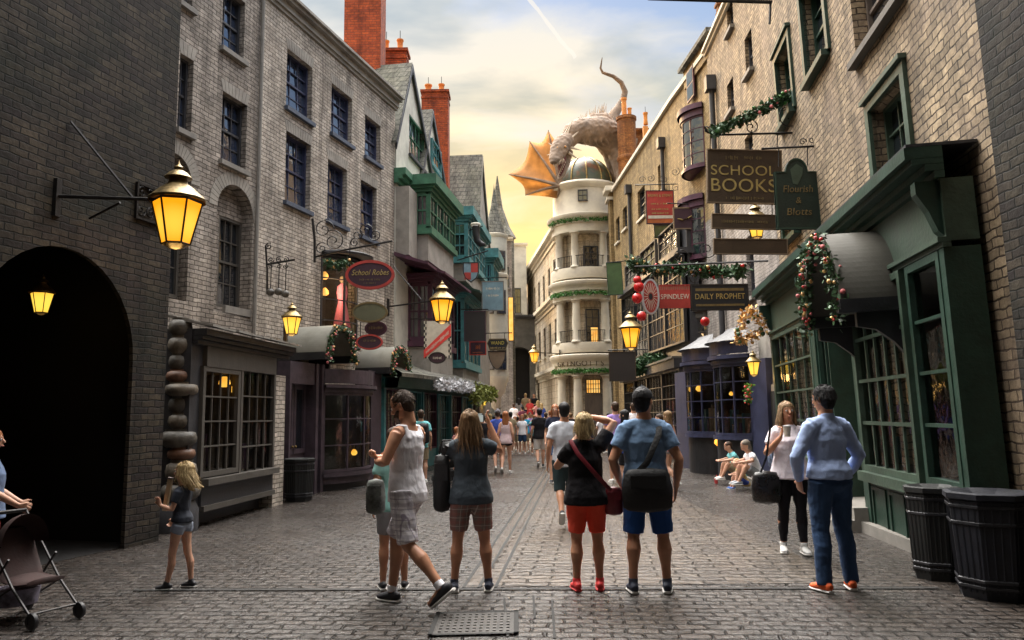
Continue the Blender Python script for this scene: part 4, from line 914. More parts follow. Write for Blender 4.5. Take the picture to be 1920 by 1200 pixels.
def rwin(parent, r, an, z0, z1, w, fm, gm, cols=2, rows=4):
    mb = MB(); f = .05; mb.box(-w / 2, -w / 2 + f, -.05, .05, z0, z1); mb.box(w / 2 - f, w / 2, -.05, .05, z0, z1); mb.box(-w / 2 + f, w / 2 - f, -.05, .05, z0, z0 + f); mb.box(-w / 2 + f, w / 2 - f, -.05, .05, z1 - f, z1)
    for i in range(1, cols): x = -w / 2 + w * i / cols; mb.box(x - .015, x + .015, -.03, .02, z0 + f, z1 - f)
    for j in range(1, rows): z = z0 + (z1 - z0) * j / rows; mb.box(-w / 2 + f, w / 2 - f, -.04, .02, z - .015, z + .015)
    q = mb.build('window', fm, parent, (r * math.cos(R(an)), r * math.sin(R(an)), 0), (0, 0, R(an + 90)))
    MB().quad((-w / 2 + f, 0, z0), (w / 2 - f, 0, z0), (w / 2 - f, 0, z1), (-w / 2 + f, 0, z1)).build('pane', gm, q); return q
rw = br_ - .60
rwin(bank, rw, -83, vz(643), vz(577), .72, M['trim_dark'], M['glass']); rwin(bank, rw, -83, vz(510), vz(457), .8, M['trim_dark'], M['glass']); rwin(bank, br_ - .08, -98, vz(376), vz(355), .52, M['trim_dark'], M['glass'], 2, 2)
MB().box(-.18, .18, -.02, .0, vz(643) + .06, vz(612)).build('lit_curtain', M['win_lit'], bank, (rw * math.cos(R(-80)) + .02, rw * math.sin(R(-80)) - .03, 0))
dq_ = rwin(bank, rw, -85, vz(738), vz(710), .8, M['trim_dark'], M['win_lit'], 6, 3)
MB().box(-.45, .45, -.05, .05, 0, vz(738) - .02).build('door', M['trim_brown'], bank, (rw * math.cos(R(-85)), rw * math.sin(R(-85)), 0), (0, 0, R(5)))
def rail(z, h, n=46):
    mb = MB(); a0, a1 = -165, -15
    P = [((br_ + .02) * math.cos(R(a0 + (a1 - a0) * k / n)), (br_ + .02) * math.sin(R(a0 + (a1 - a0) * k / n))) for k in range(n + 1)]
    for x, y in P: mb.box(x - .012, x + .012, y - .012, y + .012, z, z + h)
    mb.tube([(x, y, z + h) for x, y in P], .02, 5); mb.tube([(x, y, z + .05) for x, y in P], .014, 5); mb.build('balcony_railing', M['iron'], bank)
rail(vz(641), .62); rail(vz(500), .62)
def text(body, size, m, parent, loc, rot, ext=.01, name='lettering', shear=0, ax='CENTER', width=None, sx=1, bold=0):
    cu = bpy.data.curves.new('txt', 'FONT'); cu.body = body; cu.size = size; cu.extrude = ext; cu.align_x = ax; cu.align_y = 'CENTER'; cu.shear = shear; cu.space_character = 1.05; cu.offset = bold
    to = bpy.data.objects.new('txt', cu); me = bpy.data.meshes.new_from_object(to); bpy.data.objects.remove(to); bpy.data.curves.remove(cu)
    if width:
        xs = [v.co.x for v in me.vertices]; w = max(xs) - min(xs); k = width / w
        for v in me.vertices: v.co.x *= k
    me.materials.append(m); o = bpy.data.objects.new(name, me); COL.objects.link(o); o.parent = parent; o.location = loc; o.rotation_euler = rot; return o
# curved frieze lettering: GRINGOTTS BANK
fz = vz(680); lets = 'GRINGOTTS BANK'; M['letter_dark'] = mat('bronze_letter', (.10, .08, .05), .5, .2, 5, 0, metal=.4)
for i, ch in enumerate(lets):
    if ch == ' ': continue
    an = -148 + i * 9.3; l_ = text(ch, .40, M['letter_dark'], bank, ((br_ + .075) * math.cos(R(an)), (br_ + .075) * math.sin(R(an)), fz - .04), (R(90), 0, R(an + 90)), .015, 'letter')
for (v, n_, lab) in ((695, 700, 'lowest green garland round the bank tower, under the lettering'), (549, 600, 'middle green garland round the bank tower'), (411, 500, 'top green garland round the bank tower')):
    P = [(bc.x + (br_ + .12) * math.cos(R(a)), bc.y + (br_ + .12) * math.sin(R(a)), vz(v)) for a in range(-170, -9, 10)]; garland(P, .10, n_ * 2, M['leaf2'], lab, seed=n_, size=.11, group='bank garlands')
# side wing running back
WA, WB = at(1052, 700, 41.2), at(984, 640, 58)
bf = Fac((WB.x, 58), (WA.x, 41.2), 'wing', '', root=bank); bf.M = Matrix.Translation((WB.x, 58, 0)) @ Matrix.Rotation(math.atan2(41.2 - 58, WA.x - WB.x), 4, 'Z'); bf.Mi = bf.M.inverted()
wing = bpy.data.objects.new('wing', None)
rt = thing('bank_wing', 'long rusticated stone wing of the bank stretching back along the alley', 'building'); rt.matrix_world = bf.M
class FW: pass
FWg = FW(); FWg.root = rt; FWg.M = bf.M; FWg.Mi = bf.Mi; FWg.W = (WB - WA).xy.length
FWg.px = lambda u, v, out=0: Fac.px(FWg, u, v, out); FWg.rect = lambda *a: Fac.rect(FWg, *a)
HW = vz(430, 41.2); ops = []
Lw = FWg.W
for xx in [1.2 + 2.3 * i for i in range(7)]:
    for (za_, zb_) in ((vz(650), vz(585)), (vz(530), vz(470))):
        if xx + .9 < Lw: ops.append(dict(x0=xx, x1=xx + .85, z0=za_, z1=zb_))
wall(FWg, 0, Lw, 0, HW, ops, M['stone'], depth=.2); shell(FWg, 0, Lw, HW, 4, M['stone'], y=.002)
for o in ops: window(FWg, o['x0'], o['x1'], o['z0'], o['z1'], M['trim_dark'], M['glass'], 2, 4, rec=.12, sill=M['stone_p'])
for (v, st_) in ((702, ((.08, .2), (.2, .15), (.34, .2))), (560, ((.08, .2), (.2, .15), (.34, .2))), (436, ((.08, .25), (.2, .2), (.4, .25)))): cornice(FWg, 0, Lw, vz(v), M['stone_p'], st_)
# quoins where the wing meets the tower
qn = MB(); z = 0; i = 0
while z < HW - .4: qn.box(Lw - (.75 if i % 2 else .5), Lw, -.05, .02, z, z + .34); z += .38; i += 1
qn.build('quoins', M['stone_p'], rt)
# ================================================================== DRAGON STATUE (plain stone beast crouched on the dome)
EYEB = mat('amber_eye', (.5, .2, .02), .3, .2, 5, 0)
M['dragon'] = mat('pale_scaled_stone', (.21, .145, .10), .8, .45, 1.8, .9, dirt=(.12, .08, .055), bs=7)
def wingmat():
    m, t, p = pm('thin_wing_membrane'); out = t.nodes['Material Output']; tcn = N(t, 'ShaderNodeTexCoord')
    col = ramp(t, noisen(t, tcn.outputs['Object'], 1.4, 5), [(.3, (.42, .25, .10)), (.7, (.70, .44, .19))])
    L(t, col, p.inputs['Base Color']); p.inputs['Roughness'].default_value = .7
    tr = N(t, 'ShaderNodeBsdfTranslucent'); L(t, col, tr.inputs[0]); mx = N(t, 'ShaderNodeMixShader'); mx.inputs[0].default_value = .65; L(t, p.outputs[0], mx.inputs[1]); L(t, tr.outputs[0], mx.inputs[2]); L(t, mx.outputs[0], out.inputs[0]); return m
M['wing'] = wingmat()
yd = 41.0
dg = thing('dragon_statue', 'pale stone dragon perched over the bank dome with a spread orange wing', 'dragon statue', tuple(at(1120, 330, yd)))
dO = Vector(dg.location)
def D(u, v, dy=0): return at(u, v, yd + dy) - dO
bdm = MB(); k = pxm(yd)
# spine: haunch at the right, shoulders over the dome, neck curving down to the left
bdm.loft([D(1060, 268, -1.7), D(1072, 252, -1.6), D(1088, 246, -1.4), D(1106, 246, -1.0), D(1124, 246, -.6), D(1142, 256, -.2), D(1158, 280, .1), D(1168, 315, .3), D(1174, 352, .4), D(1178, 395, .4)], [16 * k, 20 * k, 24 * k, 27 * k, 30 * k, 32 * k, 31 * k, 29 * k, 26 * k, 20 * k], n=18)
bdm.loft([D(1096, 232, -.9), D(1112, 224, -.8), D(1130, 226, -.6), D(1146, 240, -.3)], [8 * k, 13 * k, 17 * k, 14 * k], n=14)
# skull, brow, upper jaw, open lower jaw
bdm.loft([D(1066, 262, -1.9), D(1056, 268, -2.1), D(1049, 280, -2.4), D(1044, 291, -2.6), D(1040, 300, -2.8), D(1038, 306, -2.9)], [(15 * k, 14 * k), (18 * k, 15 * k), (17 * k, 13 * k), (14 * k, 9 * k), (11 * k, 7 * k), (6 * k, 5 * k)], n=16)
bdm.loft([D(1064, 282, -1.9), D(1062, 300, -2.0), D(1057, 318, -2.2), D(1051, 332, -2.35), D(1047, 338, -2.4)], [(11 * k, 6 * k), (9 * k, 5 * k), (7 * k, 4 * k), (5 * k, 3 * k), (3 * k, 2 * k)], n=12)
for sx_, sy_ in ((1042, 274), (1062, 270)): bdm.loft([D(sx_ - 3, sy_ + 5, -2.5), D(sx_ + 2, sy_ - 3, -2.4), D(sx_ + 8, sy_ - 8, -2.1)], [3 * k, 4 * k, 2 * k], n=8)
# fore leg gripping the dome and long claws down the tower side
bdm.loft([D(1156, 285, -.3), D(1168, 330, -1.0), D(1166, 372, -1.4), D(1158, 400, -1.6)], [18 * k, 14 * k, 10 * k, 8 * k], n=12)
for q_ in ((1148, 425), (1157, 432), (1167, 428)): bdm.loft([D(1158, 398, -1.6), D((q_[0] + 1158) / 2, 414, -1.9), D(q_[0], q_[1], -1.7)], [6 * k, 4 * k, 1.5 * k], n=8)
# ribs of hanging hide on the flank
for i in range(7): u_ = 1086 + i * 11; bdm.loft([D(u_, 236, -1.5 + i * .15), D(u_ + 5, 256, -1.75 + i * .15), D(u_ + 12, 274, -1.5 + i * .15)], [2.2 * k, 3.4 * k, 1.5 * k], n=6)
body_ = bdm.build('body', M['dragon'], dg)
rm_ = body_.modifiers.new('remesh', 'REMESH'); rm_.mode = 'VOXEL'; rm_.voxel_size = .045; rm_.use_smooth_shade = True
sm0 = body_.modifiers.new('soft', 'SMOOTH'); sm0.iterations = 2
tx = bpy.data.textures.new('scales', 'VORONOI'); tx.noise_scale = .22; dm_ = body_.modifiers.new('bumps', 'DISPLACE'); dm_.texture = tx; dm_.strength = .055; dm_.mid_level = .5
MB().loft([D(1052, 292, -2.45), D(1053, 306, -2.45), D(1052, 320, -2.4), D(1049, 330, -2.4)], [(9 * k, 5 * k), (8 * k, 4 * k), (5 * k, 3 * k), (2.5 * k, 2 * k)], n=10).build('mouth', mat('dark_red_mouth', (.10, .015, .015), .5, .3, 9, .1), dg)
for u_, v_ in ((1045, 277), (1060, 275)): MB().ball(tuple(D(u_, v_, -2.72)), 1.8 * k, 8).build('eye', EYEB, dg)
MB().loft([D(1150, 250, .4), D(1140, 232, .6), D(1158, 205, 1.2), D(1168, 188, 1.4), D(1172, 172, 1.4), D(1165, 155, 1.3), D(1150, 143, 1.2), D(1130, 136, 1.1), D(1126, 128, 1.0), D(1129, 108, 1.0)], [15 * k, 13 * k, 9 * k, 7 * k, 6 * k, 5 * k, 4 * k, 3 * k, 2.2 * k, .8 * k], n=12).build('tail', M['dragon'], dg)
sk = MB(); rnd = random.Random(3)
for i in range(44):
    t_ = i / 43; u_ = 1072 + 84 * t_; v_ = 246 - 32 * math.sin(math.pi * min(t_ * .95 + .05, 1)); p = D(u_, v_ + 12, -1.3 + t_ * 1.2); l_ = rnd.uniform(14, 27) * k * (1.5 if .5 < t_ < .85 else .9)
    sk.loft([p, p + Vector((rnd.uniform(-.1, .35), -.05, l_))], [1.7 * k, .3 * k], n=5)
for (u_, v_, du, dv) in ((1060, 262, 8, -24), (1052, 266, 10, -22), (1068, 262, 14, -14), (1044, 280, -10, -8), (1068, 276, 14, 4), (1040, 288, -9, 2), (1066, 286, 11, 8)): sk.loft([D(u_, v_, -2.2), D(u_ + du * 1.6, v_ + dv * 1.5, -2.0)], [3.0 * k, .4 * k], n=6)
for i in range(8):
    u_ = 1038 + i * 2.6; sk.loft([D(u_, 306 - i * 1.2, -2.9), D(u_ + 1, 314 - i * 1.2, -2.9)], [1.1 * k, .2 * k], n=5)
    sk.loft([D(1046 + i * 2, 334 - i * 4, -2.5), D(1044 + i * 2, 326 - i * 4, -2.55)], [1.0 * k, .2 * k], n=5)
sk.build('spines', mat('bone', (.50, .40, .30), .6, .2, 6, .1), dg)['kind'] = 'stuff'
# wing: curved membrane between finger bones
root_ = (1050, 348, -.4)
tips = [(1058, 262, -.3), (1028, 244, -.1), (993, 265, .3), (954, 327, .9), (985, 366, .7), (1045, 372, .0)]
wb = MB(); wm = MB(); sgs = 10
def wp(u, v, dy): return D(u, v, dy)
for i, (a, b) in enumerate(zip(tips, tips[1:])):
    grid = []
    for s in range(sgs + 1):
        f = s / sgs; u_ = a[0] + (b[0] - a[0]) * f; v_ = a[1] + (b[1] - a[1]) * f; y__ = a[2] + (b[2] - a[2]) * f
        pull = .13 * math.sin(math.pi * f) if i < 4 else .05 * math.sin(math.pi * f)
        grid.append([wp(root_[0] + (u_ - root_[0]) * q * (1 - pull * q), root_[1] + (v_ - root_[1]) * q * (1 - pull * q), root_[2] + (y__ - root_[2]) * q + .35 * math.sin(math.pi * f) * q) for q in [j / 8 for j in range(9)]])
    vs = [tuple(p) for r_ in grid for p in r_]; fs_ = [(s * 9 + j, s * 9 + j + 1, (s + 1) * 9 + j + 1, (s + 1) * 9 + j) for s in range(sgs) for j in range(8)]
    wm.add(vs, fs_, True)
for a in tips: wb.loft([wp(*root_), wp((root_[0] + a[0]) / 2, (root_[1] + a[1]) / 2 - 2, (root_[2] + a[2]) / 2 - .1), wp(*a)], [4 * k, 2.4 * k, .8 * k], n=7)
o_ = wm.build('wing_membrane', M['wing'], dg); sm_ = o_.modifiers.new('thick', 'SOLIDIFY'); sm_.thickness = .03
wb.build('wing_bones', M['dragon'], dg)['kind'] = 'stuff'
wm2 = MB(); wm2.loft([D(1178, 300, 1.2), D(1200, 245, 2.5), D(1240, 262, 4.0)], [5 * k, 4 * k, 2 * k], n=7); 
wm2.build('far_wing_arm', M['dragon'], dg)
# ================================================================== RIGHT SIDE
R0 = Fac((5.88, 16.3), (4.57, 6.65), 'brick_building', 'leaning buff brick building on the right above the green bookshop front', lean=1.6)
HR = 12.5
ops = []; wq = []
for (u0, u1, v0, v1) in ((1640, 1708, 160, 395), (1506, 1549, -60, 140), (1459, 1487, 80, 232), (1590, 1692, -150, 66), (1470, 1500, 395, 445)):
    r_ = R0.rect(u0, u1, v0, v1); wq.append(r_); ops.append(dict(x0=r_[0], x1=r_[1], z0=r_[2], z1=r_[3]))
wall(R0, 0, R0.W, 0, HR, ops, M['brick_right'], depth=.3)
shell(R0, 0, R0.W, HR, 5, M['brick_right'], y=.002)
for i, q in enumerate(wq):
    if i == 3: window(R0, *q, M['trim_brown'], M['glass'], 2, 4, rec=.25, sill=M['trim_grey'], sillout=.12)
    else: window(R0, *q, M['trim_gl'] if i == 0 else M['trim_g'], M['glass'], 2 if i != 0 else 3, 4, rec=.2, sill=M['trim_g'], sillout=.14, proud=True, bar=.028)
# --- green bookshop front
G = Fac((5.56, 16.22), (4.29, 7.3), 'shopfront', 'long dark green bookshop front with leaning glazed bays under a deep cornice', 'shopfront', lean=1.6)
G_z = lambda u, v, o=0: G.px(u, v, o)[1]
zc0, zc1 = 3.22, 3.86
X = lambda u, v=700, o=0: G.px(u, v, o)[0]
xl0, xl1, xm0, xm1, xd0, xd1, xn0, xn1 = X(1455), X(1530), X(1534), X(1556), X(1560), X(1605), X(1612), X(1768)
xe = G.W
fa = MB(); fa.box(0, xd0 - .05, 0, .3, zc0, zc1 - .02); fa.box(xd1, xe, 0, .3, zc0, zc1 - .02); fa.box(xd0 - .05, xd1, .06, .3, zc0 - .15, zc1 - .02); fa.build('fascia', M['trim_gl'], G.root)
cornice(G, -.1, xe + .05, zc1 - .02, M['trim_g'], ((.06, .07), (.14, .07), (.26, .06), (.32, .12))); cornice(G, -.05, xe + .02, zc0 - .06, M['trim_gl'], ((.05, .05), (.09, .05)), 'moulding')
tp = MB(); tp.box(-.1, xe + .05, -.30, .36, zc1 + .30, zc1 + .33); tp.build('lead_flashing', M['trim_dark'], G.root)
for x in (0, xl1 + .02, xd0 - .14, xd1 - .02, X(1640, 600), xe - .16):
    c = MB(); c.prism([(0, 0), (-.22, 0), (-.22, -.12), (-.12, -.3), (-.05, -.5), (0, -.55)], (x, x + .12), M=Matrix(((0, 1, 0, 0), (1, 0, 0, 0), (0, 0, 1, zc1 - .03), (0, 0, 0, 1)))); c.build('console', M['trim_g'], G.root)
# left glazed bay, narrow bay, door, near glazed bay, end bay
zl = .82
shopwin(G, xl0, xl1, zl, zc0 - .07, 5, 4, M['trim_gl'], out=.02, goods=(3,), seed=11, frame=.07, bar=.03, depth=1.0)
shopwin(G, xm0 + .12, xm1 + .1, 1.0, zc0 - .25, 2, 2, M['trim_g'], out=-.02, goods=(2,), seed=12, frame=.05, depth=1.0)
xN = X(1718, 700)
shopwin(G, xn0 + .05, xN, zl, zc0 - .07, 5, 4, M['trim_gl'], out=.05, goods=(4,), seed=13, frame=.08, bar=.036, depth=1.1)
shopwin(G, xN + .10, xe - .12, zl - .0, zc0 - .07, 1, 4, M['trim_g'], out=.02, goods=(4,), seed=14, frame=.08, bar=.03, depth=1.1)
ps = [(0, xl0), (xl1, xm0 + .12), (xm1 + .1, xd0), (xd1, xn0 + .05), (xN, xN + .10), (xe - .12, xe)]
for a, b in ps:
    if b > a + .02: MB().box(a, b, -.04 if b - a > .1 else -.02, .3, 0 if b < 100 else 0, zc0 - .06).build('pilaster', M['trim_g'], G.root)
for a, b in ((xl0, xl1), (xm0 + .12, xm1 + .1), (xn0 + .05, xN), (xN + .10, xe - .12)):
    rz = MB(); rz.box(a, b, -.01, .25, 0, zl - .12); n = max(1, int((b - a) / .55))
    for i in range(n): 
        w_ = (b - a) / n; rz.box(a + i * w_ + .06, a + i * w_ + .1, -.03, -.01, .1, zl - .2); rz.box(a + (i + 1) * w_ - .1, a + (i + 1) * w_ - .06, -.03, -.01, .1, zl - .2); rz.box(a + i * w_ + .1, a + (i + 1) * w_ - .1, -.03, -.01, zl - .24, zl - .2)
    rz.build('stall_riser', M['trim_g'], G.root); MB().box(a - .02, b + .02, -.16, .1, zl - .12, zl - .002).build('window_sill', M['trim_gl'], G.root)
MB().box(xd0 - .05, xd1 + .05, .5, .56, .3, zc0 - .2).build('door', M['trim_g'], G.root)
MB().quad((xd0 + .12, .49, 1.2), (xd1 - .1, .49, 1.2), (xd1 - .1, .49, 2.6), (xd0 + .12, .49, 2.6)).build('pane', M['glass'], G.root)
for i in range(2): MB().box(xd0 - .0, xd1 + .1, -.5 + i * .28, .5, i * .16 + .001, (i + 1) * .16).build('step', M['stone_d'] if 'stone_d' in M else M['sill'], G.root)
# wide shelf and steps before the shop
inlamp(G, 1788, 683, .35, 'large copper lamp glowing in the end bay of the green bookshop', .10, M['lamp_o']); inlamp(G, 1752, 690, .55, 'middle copper lamp of the green bookshop, left of the large one', .07, M['lamp_o']); inlamp(G, 1733, 690, .6, 'small copper lamp deepest inside the green bookshop', .05, M['lamp_o'])
inlamp(G, 1548, 735, .5, 'round paper lamp glowing in the narrow bookshop bay', .07, M['win_lit'])
# bookshop hood
hx = X(1545, 520, .9); hz = 3.30
hx = G.px(1535, 520, .65)[0]
hz = G.px(1520, 452, .65)[1] - .16 - .93
barrel(G, hx, .85, hz + .16, .65, M['lead_d'], 'big barrel hood over the bookshop door', 1.1)
wreath_arc(G, hx, .78, hz + .16, .67, 'dark flowered garland round the mouth of the bookshop hood', a0=195, a1=-15, n=900, m2=('pink', 'red', 'gold'), seed=8, rr=.11, vh=1.1)
P = [G.M @ Vector((xd1 + .15, -.25, 3.5 - .12 * i + .05 * (i % 2))) for i in range(4)] + [G.M @ Vector((xd1 + .5 + .1 * i, -.3, 3.7 - .02 * i)) for i in range(3)]
garland(P, .12, 300, M['leaf'], 'cluster of white and red flowers at the near corner of the bookshop hood', 'flower_cluster', 'flowers', [M['pink'], M['tinsel_w']], 18, .08, 9)
P = [G.M @ Vector(((xd0 + xd1) / 2 + .16 * math.cos(a), .42, 2.0 + .42 * math.sin(a))) for a in [i * .7 for i in range(10)]]; garland(P, .06, 400, M['leaf'], 'oval green wreath on the dark bookshop door', 'wreath', 'wreath', M['gold'], 16, .06, 10)
# gold leaf bow at the shop's far corner
P = [at(1395, 590, 16.2), at(1410, 582, 16.2), at(1425, 600, 16.2), at(1432, 622, 16.2)]; Q = [at(1400, 588, 16.2), at(1390, 610, 16.2), at(1382, 640, 16.2)]
garland(P + Q[::-1], .10, 380, M['gold'], 'gold leaf swag hanging at the far corner of the bookshop fascia', 'gold_swag', 'garland', M['leaf'], 12, .10, 12)
# --- near dark pier at the right edge
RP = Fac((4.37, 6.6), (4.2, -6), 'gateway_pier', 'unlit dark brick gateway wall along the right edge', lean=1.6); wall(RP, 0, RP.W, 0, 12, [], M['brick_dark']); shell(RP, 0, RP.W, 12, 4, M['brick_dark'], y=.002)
CL = Fac((-9.2, -6.1), (4.3, -6.1), 'gateway_building', 'unseen dark brick gateway wall behind the viewpoint, its vault added to shade the foreground'); CL.root.matrix_world = Matrix.Translation((4.3, -6.1, 0)) @ Matrix.Rotation(math.pi, 4, 'Z'); wall(CL, 0, 13.5, 0, 12, [], M['brick_dark'])
MB().box(-1.2, 14.5, -11.2, .3, 5.35, 11.9).build('shading_vault', M['brick_dark'], CL.root)  # unseen roof added over the viewpoint to keep sky light off the foreground
# --- house R1 : bay-less brick, dark windows, grey painted lower part
R1 = Fac((6.35, 23.6), (6.05, 16.35), 'brick_townhouse', 'tall buff brick townhouse between the bookshop building and the gold brick house')
H1r = R1.px(1345, 60)[1]
ops = []; wq = []
for (u0, u1, v0, v1) in ((1397, 1411, 60, 140), (1400, 1414, 440, 560), (1397, 1412, 250, 300), (1364, 1376, 150, 212), (1363, 1375, 5, 60), (1366, 1378, 380, 410)):
    r_ = R1.rect(u0, u1, v0, v1); 
    if r_[1] - r_[0] > .1: wq.append(r_); ops.append(dict(x0=max(r_[0], .05), x1=min(r_[1], R1.W - .05), z0=r_[2], z1=r_[3]))
zmid = R1.px(1380, 395)[1]
wall(R1, 0, R1.W, zmid, H1r, [o for o in ops if o['z0'] > zmid], M['brick_right'], depth=.25); wall(R1, 0, R1.W, 0, zmid, [o for o in ops if o['z1'] < zmid], M['brick_grey2'], depth=.25)
shell(R1, 0, R1.W, H1r, 5, M['brick_right'], y=.002)
for o in ops: window(R1, o['x0'], o['x1'], o['z0'], o['z1'], M['trim_dark'], M['glass_b'], 2, 4, rec=.15, sill=M['sill'], sillout=.12)
cornice(R1, -.1, R1.W, H1r, M['stone_p'], ((.08, .1), (.16, .1)))
dp = R1.px(1352, 400)[0]; MB().tube([(dp, -.12, z) for z in (2.8, 6, 9)] + [(dp, -.12, R1.px(1352, 150)[1])], .09, 8).build('down_pipe', M['trim_dark'], R1.root); hh_ = R1.px(1352, 150)[1]
MB().box(dp - .18, dp + .18, -.3, -.01, hh_, hh_ + .45).build('rain_head', M['trim_dark'], R1.root)
# curved lead canopy at R1 lower right side over R1 door
pk = MB(); pk.box(R1.W - 1.9, R1.W + .1, -.35, 0, 0, 2.2); pk.box(R1.W - 1.9, R1.W + .02, -.3, 0, 2.2, 3.4); pk.build('plaster_porch', M['plaster'], R1.root)
MB().box(R1.W - 1.3, R1.W - .35, -.37, -.345, 0, 2.05).build('door', M['dark'], R1.root)
# orange chimney at the top
chimney(1348, 1366, 8, 90, 24.5, M['brick_orange'], 'orange chimney at the far end of the tall townhouse roof')
# --- house R2 : gold brick with bow windows
R2 = Fac((5.25, 38.5), (6.4, 23.65), 'brick_house', 'gold brick house with two plum bow windows and long raking roofline', 'building')
H2r = R2.px(1330, 96)[1]; H2f = R2.px(1175, 325)[1]
xr = R2.W
ops = []; wq = []
for (u0, u1, v0, v1) in ((1234, 1245, 305, 360), (1196, 1210, 352, 410), (1168, 1176, 388, 430), (1155, 1162, 408, 455)):
    r_ = R2.rect(u0, u1, v0, v1); ops.append(dict(x0=r_[0], x1=r_[1], z0=r_[2], z1=r_[3]))
zg = R2.px(1260, 440)[1]
split = R2.px(1270, 400)[0]
wall(R2, 0, split, 0, H2f, ops, M['brick_gold'], depth=.25, top=([0], [(0, H2f), (split, (H2f + H2r) / 2 + .2)])); wall(R2, split, xr, zg - .5, H2r, [], M['brick_gold'], name='wall', depth=.2, top=([split], [(split, (H2f + H2r) / 2 + .2), (xr, H2r)])); wall(R2, split, xr, 0, zg - .5, [], M['brick_grey2'], depth=.2)
shell(R2, 0, xr, H2f - .1, 5, M['brick_gold'], y=.002)
for o in ops: window(R2, o['x0'], o['x1'], o['z0'], o['z1'], M['trim_dark'], M['glass'], 2, 4, rec=.15, sill=M['stone_p'], sillout=.1)
cp = MB(); 
for a, b in (((0, H2f), (split, (H2f + H2r) / 2 + .2)), ((split, (H2f + H2r) / 2 + .2), (xr, H2r))): cp.add([(a[0], -.12, a[1]), (b[0], -.12, b[1]), (b[0], -.12, b[1] + .16), (a[0], -.12, a[1] + .16), (a[0], .5, a[1]), (b[0], .5, b[1]), (b[0], .5, b[1] + .16), (a[0], .5, a[1] + .16)], [(0, 1, 2, 3), (3, 2, 6, 7), (0, 4, 5, 1), (7, 6, 5, 4)])
cp.build('coping', M['stone_p'], R2.root)
for (u, v0, v1) in ((1252, 270, 560), (1186, 360, 560)):
    dx_ = R2.px(u, 450)[0]; z_ = R2.px(u, v0)[1]; MB().tube([(dx_, -.1, z) for z in (2.8, 5, z_)], .08, 8).build('down_pipe', M['trim_dark'], R2.root); MB().box(dx_ - .17, dx_ + .17, -.28, -.01, z_, z_ + .4).build('rain_head', M['trim_dark'], R2.root)
for (u0, u1, v0, v1, pr, mt, sd) in ((1283, 1312, 228, 322, .45, M['trim_purple'], 1), (1283, 1314, 395, 488, .45, M['trim_purple'], 2), (1292, 1318, 600, 652, .4, M['trim_grey'], 3)):
    r_ = R2.rect(u0 + 4, u1 + 3, v0, v1, .1); x0_, x1_ = r_[0], min(r_[1], xr - .05); bow(R2, x0_, x1_, r_[2], r_[3], pr, mt, M['glass'], 4, 4 if v1 - v0 > 60 else 2, cap=.22)
inl = thing('hanging_lamp', 'orange glowing lamp in the lowest bow window of the gold brick house', 'lamp', tuple(at(1303, 638, 26.5))); MB().box(-.07, .07, -.05, .05, -.25, .25).build('glass_shade', M['win_lit'], inl); MB().lathe([(.09, .25), (.02, .33)], n=8).build('cap', M['iron'], inl)
# dormer block on the roof of R2 near end
dA = at(1281, 150, 27); dB = at(1338, 120, 27)
DM = Fac((6.0, 27.6), (6.25, 24.6), 'roof_dormer', '', root=R2.root); 
dm = MB(); za_, zb_ = R2.px(1300, 215)[1], R2.px(1310, 100)[1]; x0_, x1_ = R2.px(1286, 150)[0], R2.px(1338, 110)[0]
dm.box(x0_, x1_, -.08, 2.4, H2f, zb_); dm.build('dormer', M['brick_gold'], R2.root); r_ = R2.rect(1290, 1303, 128, 188, .08)
dw = MB(); dw.box(r_[0], r_[1], -.14, -.082, r_[2], r_[3]); dwo = dw.build('window', M['trim_purple'], R2.root)
dp_ = MB(); dp_.box(r_[0] + .06, r_[1] - .06, -.15, -.141, r_[2] + .06, (r_[2] + r_[3]) / 2 - .03); dp_.box(r_[0] + .06, r_[1] - .06, -.15, -.141, (r_[2] + r_[3]) / 2 + .03, r_[3] - .06); dp_.build('pane', M['glass'], dwo)
MB().box(x0_ - .12, x1_ + .12, -.25, 2.5, zb_ + .002, zb_ + .14).build('dormer_roof', M['slate'], R2.root)
# far end jutting coping and leaded shop of R2
jb = MB(); a = at(1150, 400, 38.6); jb.box(-.5, .4, -.5, .3, 0, H2f + .1); J = thing('corner_building', 'narrow gold brick corner beside the bank with moulded ledge', 'building', (a.x + .35, 39.2, 0)); jb.build('wall', M['brick_gold'], J); MB().box(-.75, .5, -.75, .4, H2f + .102, H2f + .35).box(-.65, .45, -.65, .35, H2f - .35, H2f - .2).build('cornice', M['stone_p'], J)
# round stack with long pots
def round_stack():
    y = 39.5; a, b = at(1159, 300, y), at(1194, 300, y); r = (b.x - a.x) / 2; zt = at(1176, 226, y).z; zb = at(1176, 345, y).z
    t = thing('chimney', 'round gold brick chimney beside the dragon with a tall copper pot', 'chimney', ((a.x + b.x) / 2, y, zb - 2)); h = zt - zb + 2
    MB().lathe([(r, 0), (r, h)], n=24).build('stack', M['brick_orange'], t); MB().lathe([(r, h - .02), (r * 1.1, h), (r * 1.1, h + .15), (.001, h + .15)], n=24).lathe([(r, h * .58), (r * 1.12, h * .6), (r * 1.12, h * .62), (r, h * .64)], n=24).build('cap', M['brick_orange'], t)
    for (px_, pv, rr) in ((1171, 184, .13), (1181, 203, .1)):
        q = at(px_, 226, y); hh = at(px_, pv, y).z - zt; MB().lathe([(rr, h + .1), (rr, h + hh * .9), (rr * 1.25, h + hh * .92), (rr * 1.25, h + hh), (.001, h + hh)], (q.x - t.location.x, 0, 0), 12).build('pot', M['pot'], t)
round_stack()
chimney(1207, 1216, 236, 300, 41, M['pot'], 'thin lone terracotta pot on the far roof right of the round chimney', ((1207, 1216, 210),), False)
